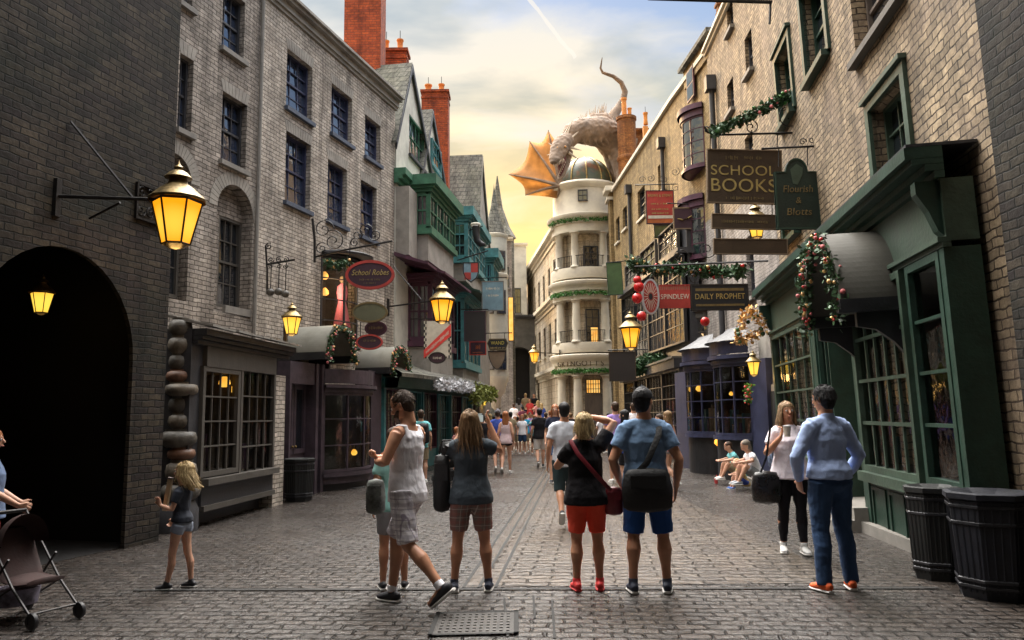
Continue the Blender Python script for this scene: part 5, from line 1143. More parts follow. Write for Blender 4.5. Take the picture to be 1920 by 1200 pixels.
bkb = Fac((at(1172, 300, 43).x, 43), (at(1262, 300, 43).x, 43), 'far_building', 'gold brick block behind the round chimney'); wall(bkb, 0, bkb.W, 0, at(1200, 250, 43).z, [], M['brick_orange']); shell(bkb, 0, bkb.W, at(1200, 250, 43).z, 3, M['brick_orange'], y=.002); cornice(bkb, 0, bkb.W, at(1200, 250, 43).z, M['brick_orange'])
# --- leaded dark shop with greenery (far) and navy bow-fronted shop (near)
LS = Fac((5.0, 35.5), (5.1, 24.0), 'shopfront', 'dark leaded glass shopfront with amber lamps under thick greenery', 'shopfront')
MB().box(0, LS.W, .1, .5, 0, .7).build('stall_riser', M['trim_black'], LS.root); MB().box(-.1, LS.W + .05, -.1, .5, 3.0, 3.3).build('fascia', M['trim_black'], LS.root)
n = 4
for i in range(n): shopwin(LS, LS.W * i / n + .02, LS.W * (i + 1) / n - .02, .7, 3.0, 5, 5, M['trim_black'], out=-.1, goods=(2,), seed=60 + i, depth=.8, bar=.02)
MB().box(0, LS.W, -.15, .6, 3.3, 3.36).build('lead_roof', M['lead_d'], LS.root)
uw = Fac((5.05, 34), (5.5, 26.2), 'x', '', root=LS.root)
for i, (u, v, lab) in enumerate(((1228, 728, 'amber bulb at the left in the leaded shop'), (1252, 737, 'amber bulb at the right in the leaded shop'), (1260, 607, 'single amber bulb high above the greenery of the leaded shop'))):
    p = at(u, v, 29.8 if i < 2 else 30); lb = thing('hanging_lamp', lab, 'lamp', tuple(p)); MB().lathe([(.001, .1), (.06, .04), (.07, -.04), (.001, -.1)], n=10).build('bulb', M['flame'] if 0 else M['win_lit'], lb); MB().lathe([(.01, .3), (.015, .1), (.1, .08)], n=8).build('fitting', M['brass'], lb)
# upper leaded gallery
gz0, gz1 = at(1235, 650, 31).z, at(1235, 600, 31).z
UG = Fac((4.95, 35.0), (5.55, 25.0), 'leaded_gallery', 'tall dark leaded glass gallery above the greenery on the right', 'building')
zU0, zU1 = 3.9, at(1235, 500, 31).z
for i in range(4): window(UG, UG.W * i / 4 + .02, UG.W * (i + 1) / 4 - .02, zU0, 6.8, M['trim_black'], M['glass'], 4, 5, rec=.1, bar=.03, sash=False)
MB().box(0, UG.W, .25, .6, 3.4, 8.2).build('wall', M['trim_dark'], UG.root); MB().box(-.1, UG.W + .1, -.1, .5, 6.82, 7.0).build('cornice', M['trim_dark'], UG.root)
for i in range(3): window(UG, UG.W * (.1 + .3 * i), UG.W * (.35 + .3 * i), 7.1, 8.1, M['trim_grey'], M['glass'], 3, 3, rec=.1, bar=.03, sash=False)
garland([at(1190, 690, 29), at(1210, 683, 29), at(1235, 680, 28.5), at(1262, 686, 28), at(1268, 700, 28)], .34, 2600, M['leaf'], 'thick dark green foliage swag over the leaded shop', 'greenery', 'garland', M['leaf2'], 12, .16, 21)
# navy shop with two bows
NS = Fac((4.95, 23.6), (5.72, 16.7), 'shopfront', 'navy shopfront with two bow windows beyond the plaster porch', 'shopfront')
zb0, zb1 = 1.05, 2.75
NX = lambda u, v=760, o=.3: NS.px(u, v, o)[0]
bA = (NX(1282) , NX(1322)); bB = (NX(1332), NX(1386))
MB().box(0, bA[0], -.02, .4, 0, 2.8).build('pilaster', M['trim_navy'], NS.root) if bA[0] > .05 else None
MB().box(bA[1], bB[0], -.02, .4, 0, 2.8).build('pilaster', M['trim_navy'], NS.root); MB().box(bB[1], min(bB[1] + .9, NS.W), -.02, .4, 0, 2.8).build('pilaster', M['trim_navy'], NS.root)
for i, (a, b) in enumerate((bA, bB)):
    w_, PP = bow(NS, a, b, zb0, zb1, .45, M['trim_navy'], M['shopglass'], 5, 4, cap=.12)
    curved_panel(NS, PP, zb1 + .24, zb1 + .55, M['trim_navy'], 'curved_fascia', .08); curved_panel(NS, PP, 0, zb0 - .1, M['trim_black'], 'stall_riser', -.02)
    rm = MB(); c, d = zb0, zb1; rm.quad((a, 1.0, c), (b, 1.0, c), (b, 1.0, d), (a, 1.0, d)); rm.quad((a, 0, c), (b, 0, c), (b, 1, c), (a, 1, c)); rm.quad((a, 0, d), (b, 0, d), (b, 1, d), (a, 1, d)); rm.quad((a, 0, c), (a, 1, c), (a, 1, d), (a, 0, d)); rm.quad((b, 0, c), (b, 1, c), (b, 1, d), (b, 0, d)); rm.build('display_room', M['room'], w_)
    g = MB(); rnd = random.Random(i + 70); x = a + .1
    while x < b - .15: ww = rnd.uniform(.08, .2); hh = rnd.uniform(.2, .75); g.use(rnd.choice([0, 1, 2, 3, 4])); g.box(x, x + ww, .1, .3, zb0 + .02, zb0 + hh); x += ww + rnd.uniform(.02, .1)
    g.build('display_goods', M['goods'], w_)
    sh2 = MB(); 
    n_ = 10
    vs = [(*PP(k / n_, .2), zb1 + .552) for k in range(n_ + 1)]; vb = [((a + b) / 2 + ((k / n_) - .5) * (b - a) * .7, .1, zb1 + .95) for k in range(n_ + 1)]
    for k in range(n_): sh2.quad(vs[k], vs[k + 1], vb[k + 1], vb[k])
    sh2.build('lead_roof', M['trim_dark'], w_)
inlamp(NS, 1311, 728, .15, 'tall orange lamp glowing in the far navy bow window', .09, M['lamp_o']); inlamp(NS, 1348, 828, -.05, 'orange bottle lamp low in the near navy bow window', .11, M['lamp_o']); inlamp(NS, 1371, 738, .1, 'small round lamp high in the near navy bow window', .05, M['lamp_o'])
P = [at(1402, 722 + 7 * i, 17.2) + Vector((.03 * (-1) ** i, 0, 0)) for i in range(6)]; garland(P, .07, 160, M['leaf2'], 'small red and green flower drop beside the navy shop', 'flower_drop', 'flowers', [M['red'], M['pink']], 14, .07, 31)
# low kerb step the seated people use
k1, k2 = gp(1395, 905), gp(1720, 1042); ks = MB()
s_ = thing('kerb_step', 'long low stone step along the right shopfronts', 'step', (0, 0, 0))
dk_ = (k2 - k1).normalized(); nk = Vector((-dk_.y, dk_.x, 0)) 
if nk.x < 0: nk = -nk
ks.add([tuple(k1), tuple(k2), tuple(k2 + nk * .9), tuple(k1 + nk * .9)] + [tuple(p + Vector((0, 0, .14))) for p in (k1, k2, k2 + nk * .9, k1 + nk * .9)], [(0, 1, 2, 3), (4, 5, 6, 7), (0, 1, 5, 4), (1, 2, 6, 5), (0, 3, 7, 4)]); ks.build('step', M['sill'], s_)
# ================================================================== LANTERNS
def lantern(p, h, label, n=6, cap=None, rod=None, stays=(), group='street lanterns', dim=1):
    """p = centre of the glass; h = overall height"""
    t = thing('street_lantern', label, 'lantern', tuple(p), group=group)
    gh = h * .50; rt, rb_ = h * .27, h * .15; A0 = R(90 / n * 1)
    def hexring(r, z): return [(r * math.cos(A0 + 2 * math.pi * k / n), r * math.sin(A0 + 2 * math.pi * k / n), z) for k in range(n)]
    g = MB(); a, b = hexring(rb_, -gh / 2), hexring(rt, gh / 2)
    g.add(a + b, [(k, (k + 1) % n, n + (k + 1) % n, n + k) for k in range(n)] + [tuple(reversed(range(n)))]); go = g.build('glass', M['lamp'], t); go.scale = (1, 1, 1)
    f = MB()
    for k in range(n): f.tube([tuple(Vector(a[k]) * 1.02), tuple(Vector(b[k]) * 1.02)], h * .012, 4); f.tube([b[k], b[(k + 1) % n]], h * .016, 4); f.tube([a[k], a[(k + 1) % n]], h * .014, 4)
    f.lathe([(rb_ * .95, -gh / 2 - h * .01), (rb_ * .5, -gh / 2 - h * .05), (.001, -gh / 2 - h * .06)], n=n, smooth=False); f.build('frame', M['iron'], t)
    c = MB(); z = gh / 2; pr = [(rt * 1.16, z), (rt * 1.18, z + h * .03), (rt * .72, z + h * .15), (rt * .42, z + h * .21), (rt * .36, z + h * .27), (rt * .58, z + h * .285), (rt * .40, z + h * .34), (rt * .16, z + h * .38), (rt * .20, z + h * .41), (rt * .06, z + h * .45), (.002, z + h * .5)]
    c.lathe(pr, n=n * 2, smooth=True); c.build('cap', cap or M['lampcap'], t)
    if rod:
        r = MB(); q = Vector(rod) - Vector(p); r.tube([(0, 0, gh / 2 + h * .02), (q.x, q.y, gh / 2 + h * .02 + q.z)], .022, 6)
        ro = r.build('bracket_arm', M['iron'], t)
        sv_ = MB(); sv_.box(q.x - .03, q.x + .03, q.y - .05, q.y + .05, q.z + gh / 2 - .22, q.z + gh / 2 + .22); sv_.build('wall_plate', M['iron'], t)
    for i, (s_, e_) in enumerate(stays): MB().tube([tuple(Vector(s_) - Vector(p)), tuple(Vector(e_) - Vector(p))], .016, 5).build('stay', M['iron'], t)
    lt = bpy.data.lights.new('flame', 'POINT'); lt.energy = 9 * h * dim; lt.color = (1, .55, .15); lt.shadow_soft_size = .12; lo = bpy.data.objects.new('flame_light', lt); COL.objects.link(lo); lo.parent = t; lo.location = (0, 0, -gh / 2 - h * .1)
    return t
pA_ = at(331, 418, 8.9); wp_ = L0.M @ Vector((L0.px(105, 378)[0], 0, L0.px(105, 378)[1]))
lantern(pA_, 1.02, 'large black and brass lantern on a long arm from the near archway wall', 6, rod=(wp_.x, wp_.y, pA_.z), stays=((at(283, 378, 9.0)), (L0.M @ Vector((L0.px(130, 228)[0], 0, L0.px(130, 228)[1])))) and [(at(250, 372, 9.0), L0.M @ Vector((L0.px(130, 228)[0], -.02, L0.px(130, 228)[1]))), (at(225, 380, 9.0), L0.M @ Vector((L0.px(165, 410)[0], -.02, L0.px(165, 410)[1])))])
pB_ = at(829, 583, 18.5); lantern(pB_, 1.02, 'lantern on a stayed arm in front of the plum bay, beside the oval robes sign', 6, rod=(at(728, 567, 19.6).x, 19.6, pB_.z), stays=[(at(790, 562, 18.8), at(738, 500, 19.5))])
pC_ = at(547, 611, 14.4); lantern(pC_, .62, 'small lantern at the corner of the grey shopfront, below the three hanging balls', 6, rod=(at(535, 640, 14.5).x, 14.5, pC_.z - .25))
pD_ = at(78, 568, 9.7); lantern(pD_, .50, 'dim orange lantern inside the dark archway', 6, dim=.15)
pE_ = at(1183, 634, 21); lantern(pE_, 1.05, 'lantern hung from a curled iron arm beside the four red baubles', 6, stays=[(at(1183, 600, 21), at(1180, 575, 21)), (at(1180, 575, 21), at(1230, 562, 23))])
pF_ = at(1002, 670, 39.5); lantern(pF_, .95, 'far lantern on an arm from the bank wing', 6, rod=(at(1050, 672, 40.6).x, 40.6, pF_.z))
pG_ = at(1418, 428, 15.2); lantern(pG_, .75, 'lantern half hidden behind the hanging plank signs on the right', 6)
pH_ = at(1413, 691, 16.9); lantern(pH_, .55, 'small amber lantern on the plaster porch beside the navy shop', 6)
pI_ = at(908, 756, 34); lantern(pI_, .35, 'tiny wall lamp under the round turret', 6)
# ================================================================== HANGING SIGNS (facing along the street)
M['gilt'] = mat('faded_gilt', (.42, .32, .12), .5, .3, 12, .1, metal=.3); M['gilt_d'] = mat('dull_gilt', (.17, .125, .055), .55, .3, 12, .1, metal=.3); M['cream'] = mat('cream_paint', (.62, .58, .48), .6, .15, 8, .1)
def mkm(n, c, **k): M[n] = mat(n, c, .6, k.get('v', .3), 5, .3, dirt=tuple(x * .55 for x in c), bs=30)
mkm('b_brown', (.055, .032, .015)); mkm('b_dgreen', (.007, .020, .013)); mkm('b_plum', (.045, .016, .03)); mkm('b_red', (.42, .045, .035)); mkm('b_orange', (.50, .13, .03)); mkm('b_olive', (.12, .12, .07)); mkm('b_navy', (.009, .011, .017)); mkm('b_green', (.07, .13, .045)); mkm('b_sky', (.20, .32, .38)); mkm('b_char', (.020, .016, .015)); mkm('b_tan', (.22, .155, .10))
def ellipse(n=32, a=1, b=1): return [(a * math.cos(2 * math.pi * k / n), b * math.sin(2 * math.pi * k / n)) for k in range(n)]
def sign(u0, u1, v0, v1, y, label, board, border=None, shape='rect', texts=(), name='hanging_sign', th=.05, hang=None, tilt=0, bw=.035, group=None, chainv=None):
    """flat board hung square to the street; texts = [(string, dx, dz, size, material, width, shear)] in fractions of the board"""
    um, vm_ = (u0 + u1) / 2, (v0 + v1) / 2; c = at(um, vm_, y); w = at(u1, vm_, y).x - at(u0, vm_, y).x; h = at(um, v0, y).z - at(um, v1, y).z
    t = thing(name, label, 'sign', tuple(c), 0, group); t.rotation_euler = (0, R(tilt), 0)
    def outl(a, b):
        if shape == 'oval': return ellipse(36, a, b)
        if shape == 'arch':
            q = a * .5; return [(-a, -b), (a, -b), (a, b * .62), (q, b * .62)] + [(q * math.cos(R(k)), b * .62 + (b * .38) * math.sin(R(k))) for k in range(15, 180, 15)] + [(-q, b * .62), (-a, b * .62)]
        if shape == 'shield': return [(-a, b), (a, b), (a, 0), (a * .75, -b * .55), (0, -b), (-a * .75, -b * .55), (-a, 0)]
        if shape == 'hex': return [(-a * .8, b), (a * .8, b), (a, .2 * b), (a * .75, -b), (-a * .75, -b), (-a, .2 * b)]
        if shape == 'plate': return [(-a, b), (a, b), (a * .9, b * .2), (a * .55, -b * .6), (a * .15, -b), (-a * .15, -b), (-a * .55, -b * .6), (-a * .9, b * .2)]
        return [(-a, -b), (a, -b), (a, b), (-a, b)]
    a, b = w / 2, h / 2; MB().prism(outl(a, b), (-th / 2, th / 2)).build('board', board, t)
    if border:
        o, i = outl(a, b), outl(a - bw, b - bw); n = len(o); f = MB()
        for k in range(n):
            k2 = (k + 1) % n; f.add([(o[k][0], -th / 2 - .012, o[k][1]), (o[k2][0], -th / 2 - .012, o[k2][1]), (i[k2][0], -th / 2 - .012, i[k2][1]), (i[k][0], -th / 2 - .012, i[k][1]), (o[k][0], th / 2 + .012, o[k][1]), (o[k2][0], th / 2 + .012, o[k2][1]), (i[k2][0], th / 2 + .012, i[k2][1]), (i[k][0], th / 2 + .012, i[k][1])], [(0, 1, 2, 3), (7, 6, 5, 4), (0, 4, 5, 1), (3, 2, 6, 7)])
        f.build('border', border, t)
    for (s_, dx, dz, sz, mm, wd, shr) in texts:
      if s_ == '~':      # worn, unreadable lettering: a broken painted stroke
        rq = random.Random(int(u0 + dz * 100)); q_ = MB(); L_ = wd * w; nn2 = 26
        for k_ in range(nn2):
            if rq.random() < .2: continue
            xx_ = dx * w - L_ / 2 + L_ * k_ / nn2; zz2 = dz * h; hh2 = sz * h * rq.uniform(.15, .38); q_.box(xx_, xx_ + L_ / nn2 * rq.uniform(.35, .8), -th / 2 - .006, -th / 2 - .002, zz2 - hh2, zz2 + hh2 * rq.uniform(.3, 1))
        q_.build('worn_lettering', mm, t)['kind'] = 'stuff'; continue
      text(s_, sz * h, mm, t, (dx * w, -th / 2 - .006, dz * h), (R(90), 0, 0), .004, 'lettering', shr, width=wd * w if wd else None)
    if hang:   # chains up to a bar
        for dx in (-.42, .42): MB().tube([(dx * w, 0, b * (.62 if shape == 'arch' else .9 if shape != 'oval' else .45)), (dx * w, 0, b + hang)], .010, 5).build('chain', M['iron'], t)
    return t, w, h
def arm(t, P, r=.02, name='bracket_arm', m=None): o = Vector(t.location); return MB().tube([tuple(Vector(p) - o) for p in P], r, 6).build(name, m or M['iron'], t)
def scroll(t, u, v, y, rad, sgn=1, a0=0, turns=1.5, th=.012):
    p = at(u, v, y) - Vector(t.location); mb = MB(); spiral(mb, (p.x, p.z), rad * pxm(y), turns, a0, sgn, th, y=p.y); return mb.build('scroll', M['iron'], t)
# left side
t, w, h = sign(648, 740, 488, 543, 16.4, 'oval plum sign with red rim reading School Robes', M['b_plum'], M['b_red'], 'oval', [('School Robes', 0, .07, .27, M['gilt'], .76, .35), ('~', 0, -.16, .11, M['gilt_d'], .42, .2), ('~', 0, -.28, .10, M['gilt_d'], .25, .2)], hang=.42, bw=.06)
wallp = at(588, 470, 17.3); arm(t, [at(590, 482, 17.2), at(640, 470, 16.9), at(735, 452, 16.4)], .022); arm(t, [at(586, 410, 17.2), at(590, 450, 17.2), at(590, 492, 17.2)], .03, 'wall_plate')
for (u, v, r_, s_, a0) in ((607, 430, 20, 1, 0), (625, 452, 22, -1, 2), (603, 466, 12, 1, 1), (670, 440, 12, -1, 2), (685, 432, 14, 1, 0), (665, 455, 9, 1, 1), (703, 440, 13, 1, 3)): scroll(t, u, v, 16.9, r_, s_, a0)
cn = thing('window_canopy', 'dark curved canopy over the robe shop bay', 'canopy'); cn.matrix_world = L2.M @ Matrix.Translation(((bx0 + bx1) / 2, 0, bz1 + .12)); MB().lathe([(.001, .10), (.75, .06), (.82, .02), (.80, -.03), (.001, -.03)], n=30, a0=180, a1=360).build('roof', M['trim_dark'], cn)
garland([at(612, 492, 16.8), at(640, 498, 16.4), at(655, 490, 16.4)], .09, 400, M['leaf'], 'small garland under the robe bay canopy', m2=M['gold'], n2=8, size=.08, seed=50)
sign(660, 727, 566, 605, 16.4, 'oval olive green sign hanging below the robes sign', M['b_olive'], M['gilt_d'], 'oval', [], hang=.45, bw=.04)
t, w, h = sign(684, 726, 602, 630, 16.9, 'small scrolled plum plaque beneath the olive oval', M['b_plum'], M['trim_purple'], 'oval', [('~', 0, .05, .3, M['gilt_d'], .6, 0)]); arm(t, [at(690, 602, 16.9), at(690, 596, 16.9)], .01, 'chain')
t, w, h = sign(668, 718, 627, 656, 16.4, 'small plum oval with red rim, lowest of the hanging ovals', M['b_plum'], M['b_red'], 'oval', [('~', 0, .1, .28, M['gilt_d'], .5, .3)], bw=.035); arm(t, [at(676, 632, 16.4), at(676, 604, 16.4)], .01, 'chain')
# three hanging balls
t = thing('hanging_balls', 'three dark metal balls hung from a curled iron bracket on the brick wall', 'shop sign', tuple(at(525, 500, 14.8)))
arm(t, [at(498, 460, 15.2), at(501, 505, 15.2), at(501, 552, 15.2)], .02, 'wall_plate'); arm(t, [at(500, 496, 15.2), at(552, 487, 14.6)], .02)
for i, (u, v) in enumerate(((507, 548), (522, 547), (535, 551))):
    arm(t, [at(u + 2, 492, 14.8), at(u, v, 14.8)], .009, 'hanging_rod'); MB().ball(tuple(at(u, v, 14.8) - Vector(t.location)), 7.5 * pxm(14.8), 12, (1, 1, .95)).build('ball', M['pot_a'], t); scroll(t, u + 1, 487, 14.8, 6, 1 if i % 2 else -1, i, 1.4, .009); scroll(t, u + 1, 499, 14.8, 5, -1 if i % 2 else 1, i + 1, 1.4, .009)
scroll(t, 504, 462, 15.1, 7, 1, 1)
# checkered sign with red banner
t, w, h = sign(795, 846, 602, 672, 21, 'white checker-edged sign crossed by a bright red diagonal banner', M['cream'], None, 'rect', [], th=.06)
ck = MB(); n = 13
for k in range(n):
    z = -h / 2 + h * (k + .5) / n; q = h / n / 2
    for sx in (-1, 1):
        for c_ in range(2):
            if (k + c_) % 2: x = sx * (w / 2 - (c_ + .5) * w * .05); ck.box(x - w * .025, x + w * .025, -.036, -.031, z - q, z + q)
for k in range(9):
    x = -w * .4 + w * .8 * k / 8
    if k % 2: ck.box(x - w * .045, x + w * .045, -.036, -.031, -h / 2 + .0, -h / 2 + h * .05)
ck.build('checker_edge', M['trim_black'], t)['kind'] = 'stuff'
bn = MB(); bn.add([(-w * .5, -.045, -h * .5), (-w * .5, -.045, -h * .28), (w * .5, -.045, h * .42), (w * .5, -.045, h * .10), (-w * .5, -.037, -h * .5), (-w * .5, -.037, -h * .28), (w * .5, -.037, h * .42), (w * .5, -.037, h * .10)], [(0, 3, 2, 1), (4, 5, 6, 7), (0, 1, 5, 4), (2, 3, 7, 6), (1, 2, 6, 5), (0, 4, 7, 3)]); bn.build('banner', mat('bright_red_paint', (.72, .06, .05), .5, .15, 6, .1), t)
wl_ = MB(); rq = random.Random(4)
for k_ in range(24):
    fx_ = -.42 + .84 * k_ / 24; cz_ = h * (-.065 + .65 * fx_ * 1.0); hq_ = h * rq.uniform(.02, .055)
    wl_.box(w * fx_, w * (fx_ + .02), -.049, -.0455, cz_ - hq_, cz_ + hq_)
wl_.build('worn_lettering', M['cream'], t)['kind'] = 'stuff'
sign(804, 836, 660, 682, 20.9, 'small dark oval plaque fixed below the checkered sign', M['b_plum'], M['b_char'], 'oval', [('~', 0, .0, .35, M['cream'], .5, 0)])
arm(t, [at(770, 598, 22), at(850, 598, 21)], .02)
# further left-hand signs
t, w, h = sign(868, 898, 492, 530, 25, 'round grey and red quartered shield sign', M['b_sky'], M['b_char'], 'shield', []); MB().box(0, w * .45, -.034, -.028, 0, h * .45).build('red_quarter', M['b_red'], t); MB().box(-w * .4, 0, -.034, -.028, -h * .35, 0).build('red_quarter', M['b_red'], t); arm(t, [at(858, 488, 26), at(915, 470, 25)], .02)
t, w, h = sign(903, 945, 527, 583, 28, 'pale blue square sign with faint lettering', M['b_sky'], M['sill'], 'rect', [('~', 0, .25, .14, M['cream'], .6, 0), ('~', 0, .02, .14, M['cream'], .55, 0)]); arm(t, [at(895, 522, 29), at(950, 520, 28)], .02)
t, w, h = sign(870, 911, 583, 640, 25.5, 'plain dark brown hanging board beside the teal bay', M['b_char'], M['b_plum'], 'rect', []); arm(t, [at(865, 580, 26.5), at(915, 580, 25.5)], .02)
t, w, h = sign(880, 912, 640, 666, 26.5, 'small dark red board with orange figures below the brown board', M['b_plum'], M['b_red'], 'rect', [('~', 0, .1, .5, M['b_orange'], .3, 0), ('~', 0, -.3, .2, M['b_orange'], .6, 0)]); arm(t, [at(896, 640, 26.5), at(896, 636, 26)], .01, 'chain')
t, w, h = sign(913, 953, 635, 657, 27, 'dark hexagonal sign reading WAND in yellow', M['b_navy'], M['gilt_d'], 'hex', [('WAND', 0, .12, .42, mat('yellow_paint', (.55, .45, .08), .5, .2, 9, 0), .62, 0), ('~', 0, -.28, .26, M['gilt'], .66, 0)], bw=.03); arm(t, [at(905, 625, 28), at(960, 624, 27)], .02); arm(t, [at(920, 636, 27), at(920, 624, 27)], .01, 'chain'); arm(t, [at(946, 636, 27), at(946, 624, 27)], .01, 'chain')
t, w, h = sign(915, 949, 658, 693, 27.05, 'lower bare wooden plate hanging below the WAND sign', M['b_tan'], M['b_char'], 'plate', [])
# boot sign
t = thing('boot_sign', 'dark hanging boot sign on the far left row', 'shop sign', tuple(at(898, 440, 27)))
mb = MB(); O = Vector(t.location); mb.loft([at(892, 424, 27) - O, at(893, 440, 27) - O, at(895, 452, 27) - O, at(902, 458, 27) - O, at(909, 459, 27) - O], [(.14, .12), (.12, .11), (.12, .12), (.11, .09), (.06, .06)], n=10); mb.build('boot', M['trim_black'], t); arm(t, [at(880, 432, 28), at(905, 424, 27)], .018)
MB().lathe([(.16, .0), (.18, .03), (.18, .08), (.16, .1)], tuple(at(892, 424, 27) - O), 12).build('cuff', M['cream'], t)
# right side: big school books sign
t, w, h = sign(1325, 1466, 281, 382, 14.4, 'large brown sign reading School Books in faded gilt under a garlanded bracket', M['b_brown'], M['b_tan'], 'rect', [('SCHOOL', -.02, .10, .26, M['gilt'], .86, 0), ('BOOKS', -.02, -.18, .34, M['gilt'], .86, 0), ('~', 0, .35, .12, M['gilt_d'], .5, 0), ('~', 0, -.40, .10, M['gilt_d'], .5, .2)], bw=.02, tilt=2)
arm(t, [at(1318, 240, 14.2), at(1324, 250, 14.2), at(1340, 255, 14.2), at(1420, 250, 14.2), at(1502, 245, 14.3)], .022); arm(t, [at(1500, 165, 14.3), at(1503, 220, 14.3), at(1507, 268, 14.3)], .026, 'wall_plate')
arm(t, [at(1330, 283, 14.35), at(1330, 254, 14.2)], .010, 'chain'); arm(t, [at(1455, 276, 14.35), at(1455, 250, 14.2)], .010, 'chain')
for (u, v, r_, s_, a0) in ((1333, 244, 10, 1, 0), (1405, 238, 14, -1, 1), (1478, 218, 24, 1, 2), (1322, 246, 7, -1, 2)): scroll(t, u, v, 14.2, r_, s_, a0, 1.3)
garland([at(1335, 249, 14.1), at(1375, 232, 14.1), at(1415, 212, 14.1), at(1455, 192, 14.1), at(1492, 172, 14.1)], .10, 1500, M['leaf'], 'green garland with pink blooms climbing the school books bracket', m2=[M['pink'], M['leaf2']], n2=18, size=.08, seed=51)
t2, w2_, h2_ = sign(1334, 1458, 402, 430, 14.4, 'narrow brown plank hanging below the school books sign, upper of two', M['b_brown'], M['b_tan'], 'rect', [('~', 0, 0, .36, M['gilt_d'], .7, 0)], bw=.012, tilt=2, hang=.2)
t2, w2_, h2_ = sign(1337, 1476, 448, 477, 14.4, 'narrow brown plank, lowest board under the school books sign', M['b_brown'], M['b_tan'], 'rect', [], bw=.014, hang=.2, tilt=1)
t, w, h = sign(1453, 1537, 297, 430, 12.9, 'tall arched dark green sign reading Flourish & Blotts with a painted quill', M['b_dgreen'], M['trim_g'], 'arch', [('Flourish', 0, .06, .14, M['gilt_d'], .66, .15), ('&', 0, -.10, .12, M['gilt_d'], .12, .1), ('Blotts', 0, -.26, .14, M['gilt_d'], .55, .15)], bw=.03)
arm(t, [at(1428, 279, 12.9), at(1490, 276, 12.9), at(1550, 273, 12.9)], .02); arm(t, [at(1546, 235, 12.9), at(1549, 270, 12.9), at(1552, 300, 12.9)], .024, 'wall_plate'); arm(t, [at(1514, 310, 12.9), at(1514, 275, 12.9)], .01, 'chain'); arm(t, [at(1460, 312, 12.9), at(1460, 278, 12.9)], .01, 'chain')
for (u, v, r_, s_, a0) in ((1505, 266, 8, 1, 0), (1522, 262, 8, -1, 1), (1536, 255, 8, 1, 2), (1543, 284, 8, -1, 0)): scroll(t, u, v, 12.9, r_, s_, a0, 1.3, .009)
ql = MB(); ql.prism([(-w * .1, h * .14), (0, h * .12), (w * .12, h * .26), (w * .14, h * .36), (0, h * .42), (-w * .14, h * .34), (-w * .12, h * .24)], (-.034, -.028)); ql.build('painted_emblem', M['trim_gl'], t)
# brews & stews
t, w, h = sign(1211, 1264, 357, 420, 27, 'red sign reading Brews & Stews with an orange strip below', M['b_red'], M['b_plum'], 'rect', [('BREWS & STEWS', 0, .34, .11, M['gilt'], .85, 0), ('~', 0, .10, .09, M['gilt'], .7, 0), ('~', 0, -.06, .08, M['gilt'], .6, 0), ('~', 0, -.18, .08, M['gilt'], .6, 0)], bw=.03)
b_ = MB(); b_.box(-w * .46, w * .5, -.032, -.026, -h * .5, -h * .37); b_.build('orange_strip', M['b_orange'], t); c_ = MB(); c_.box(-w * .44, w * .44, -.032, -.026, -h * .34, -h * .25); c_.build('cream_strip', M['cream'], t)
arm(t, [at(1190, 347, 27), at(1268, 345, 27)], .02); arm(t, [at(1220, 357, 27), at(1220, 346, 27)], .01, 'chain'); arm(t, [at(1255, 357, 27), at(1255, 346, 27)], .01, 'chain')
for (u, v, r_, s_, a0) in ((1204, 337, 7, 1, 0), (1220, 334, 8, -1, 1), (1245, 336, 8, 1, 2), (1266, 322, 9, -1, 1), (1267, 352, 8, 1, 1)): scroll(t, u, v, 27, r_, s_, a0, 1.4)
t, w, h = sign(1262, 1304, 389, 430, 25, 'square brown sign with a pale bird painted on it', M['b_plum'], M['b_tan'], 'rect', [], bw=.04); MB().loft([(-w * .3, -.03, -h * .02), (-w * .1, -.03, -h * .08), (w * .15, -.03, 0), (w * .33, -.03, h * .1)], [(.02, .03), (.02, .07), (.02, .06), (.02, .02)], n=10).build('painted_bird', M['gilt'], t); arm(t, [at(1250, 381, 25), at(1330, 384, 25)], .02)
t, w, h = sign(1226, 1256, 422, 446, 28, 'small plain green board below the red sign', M['b_green'], M['trim_g'], 'rect', []); arm(t, [at(1224, 421, 28), at(1258, 421, 28)], .02)
t, w, h = sign(1138, 1167, 492, 553, 29, 'plain upright green board on the right in front of the bank', M['b_green'], M['trim_g'], 'rect', [], bw=.02, tilt=-2); arm(t, [at(1138, 492, 29), at(1175, 490, 29.3)], .02)
t, w, h = sign(1142, 1192, 659, 715, 24, 'square dark brown board hanging below the right lantern', M['b_char'], M['b_brown'], 'rect', [], bw=.02); arm(t, [at(1140, 657, 24), at(1215, 655, 24.3)], .02); scroll(t, 1186, 735, 24, 10, 1, 0, 1.3)
# spindle disc and board
t, w, h = sign(1203, 1236, 523, 590, 19, 'upright red disc with grey rim and radiating spokes', M['b_red'], mat('grey_rim', (.40, .40, .42), .5, .2, 6, .1), 'oval', [], bw=.045, th=.08)
sp_ = MB()
for k in range(20):
    a = 2 * math.pi * k / 20; sp_.tube([(w * .16 * math.cos(a), -.05, h * .12 * math.sin(a)), (w * .38 * math.cos(a), -.05, h * .38 * math.sin(a))], .006, 4)
sp_.build('painted_rays', M['cream'], t)['kind'] = 'stuff'; MB().prism(ellipse(16, w * .11, h * .09), (-.055, -.041)).build('hub', M['b_navy'], t)
t, w, h = sign(1236, 1294, 534, 578, 19, 'red board reading Spindlewarps attached to the spoked disc', M['b_red'], M['b_red'], 'rect', [('SPINDLEWARPS', .22, -.02, .30, M['cream'], 1.35, 0)], bw=.02)
cm = MB()
for k in range(16): x = -w * .45 + w * .9 * k / 15; cm.box(x - .008, x + .008, -.032, -.027, h * .28, h * .42)
cm.build('painted_teeth', M['b_tan'], t)['kind'] = 'stuff'
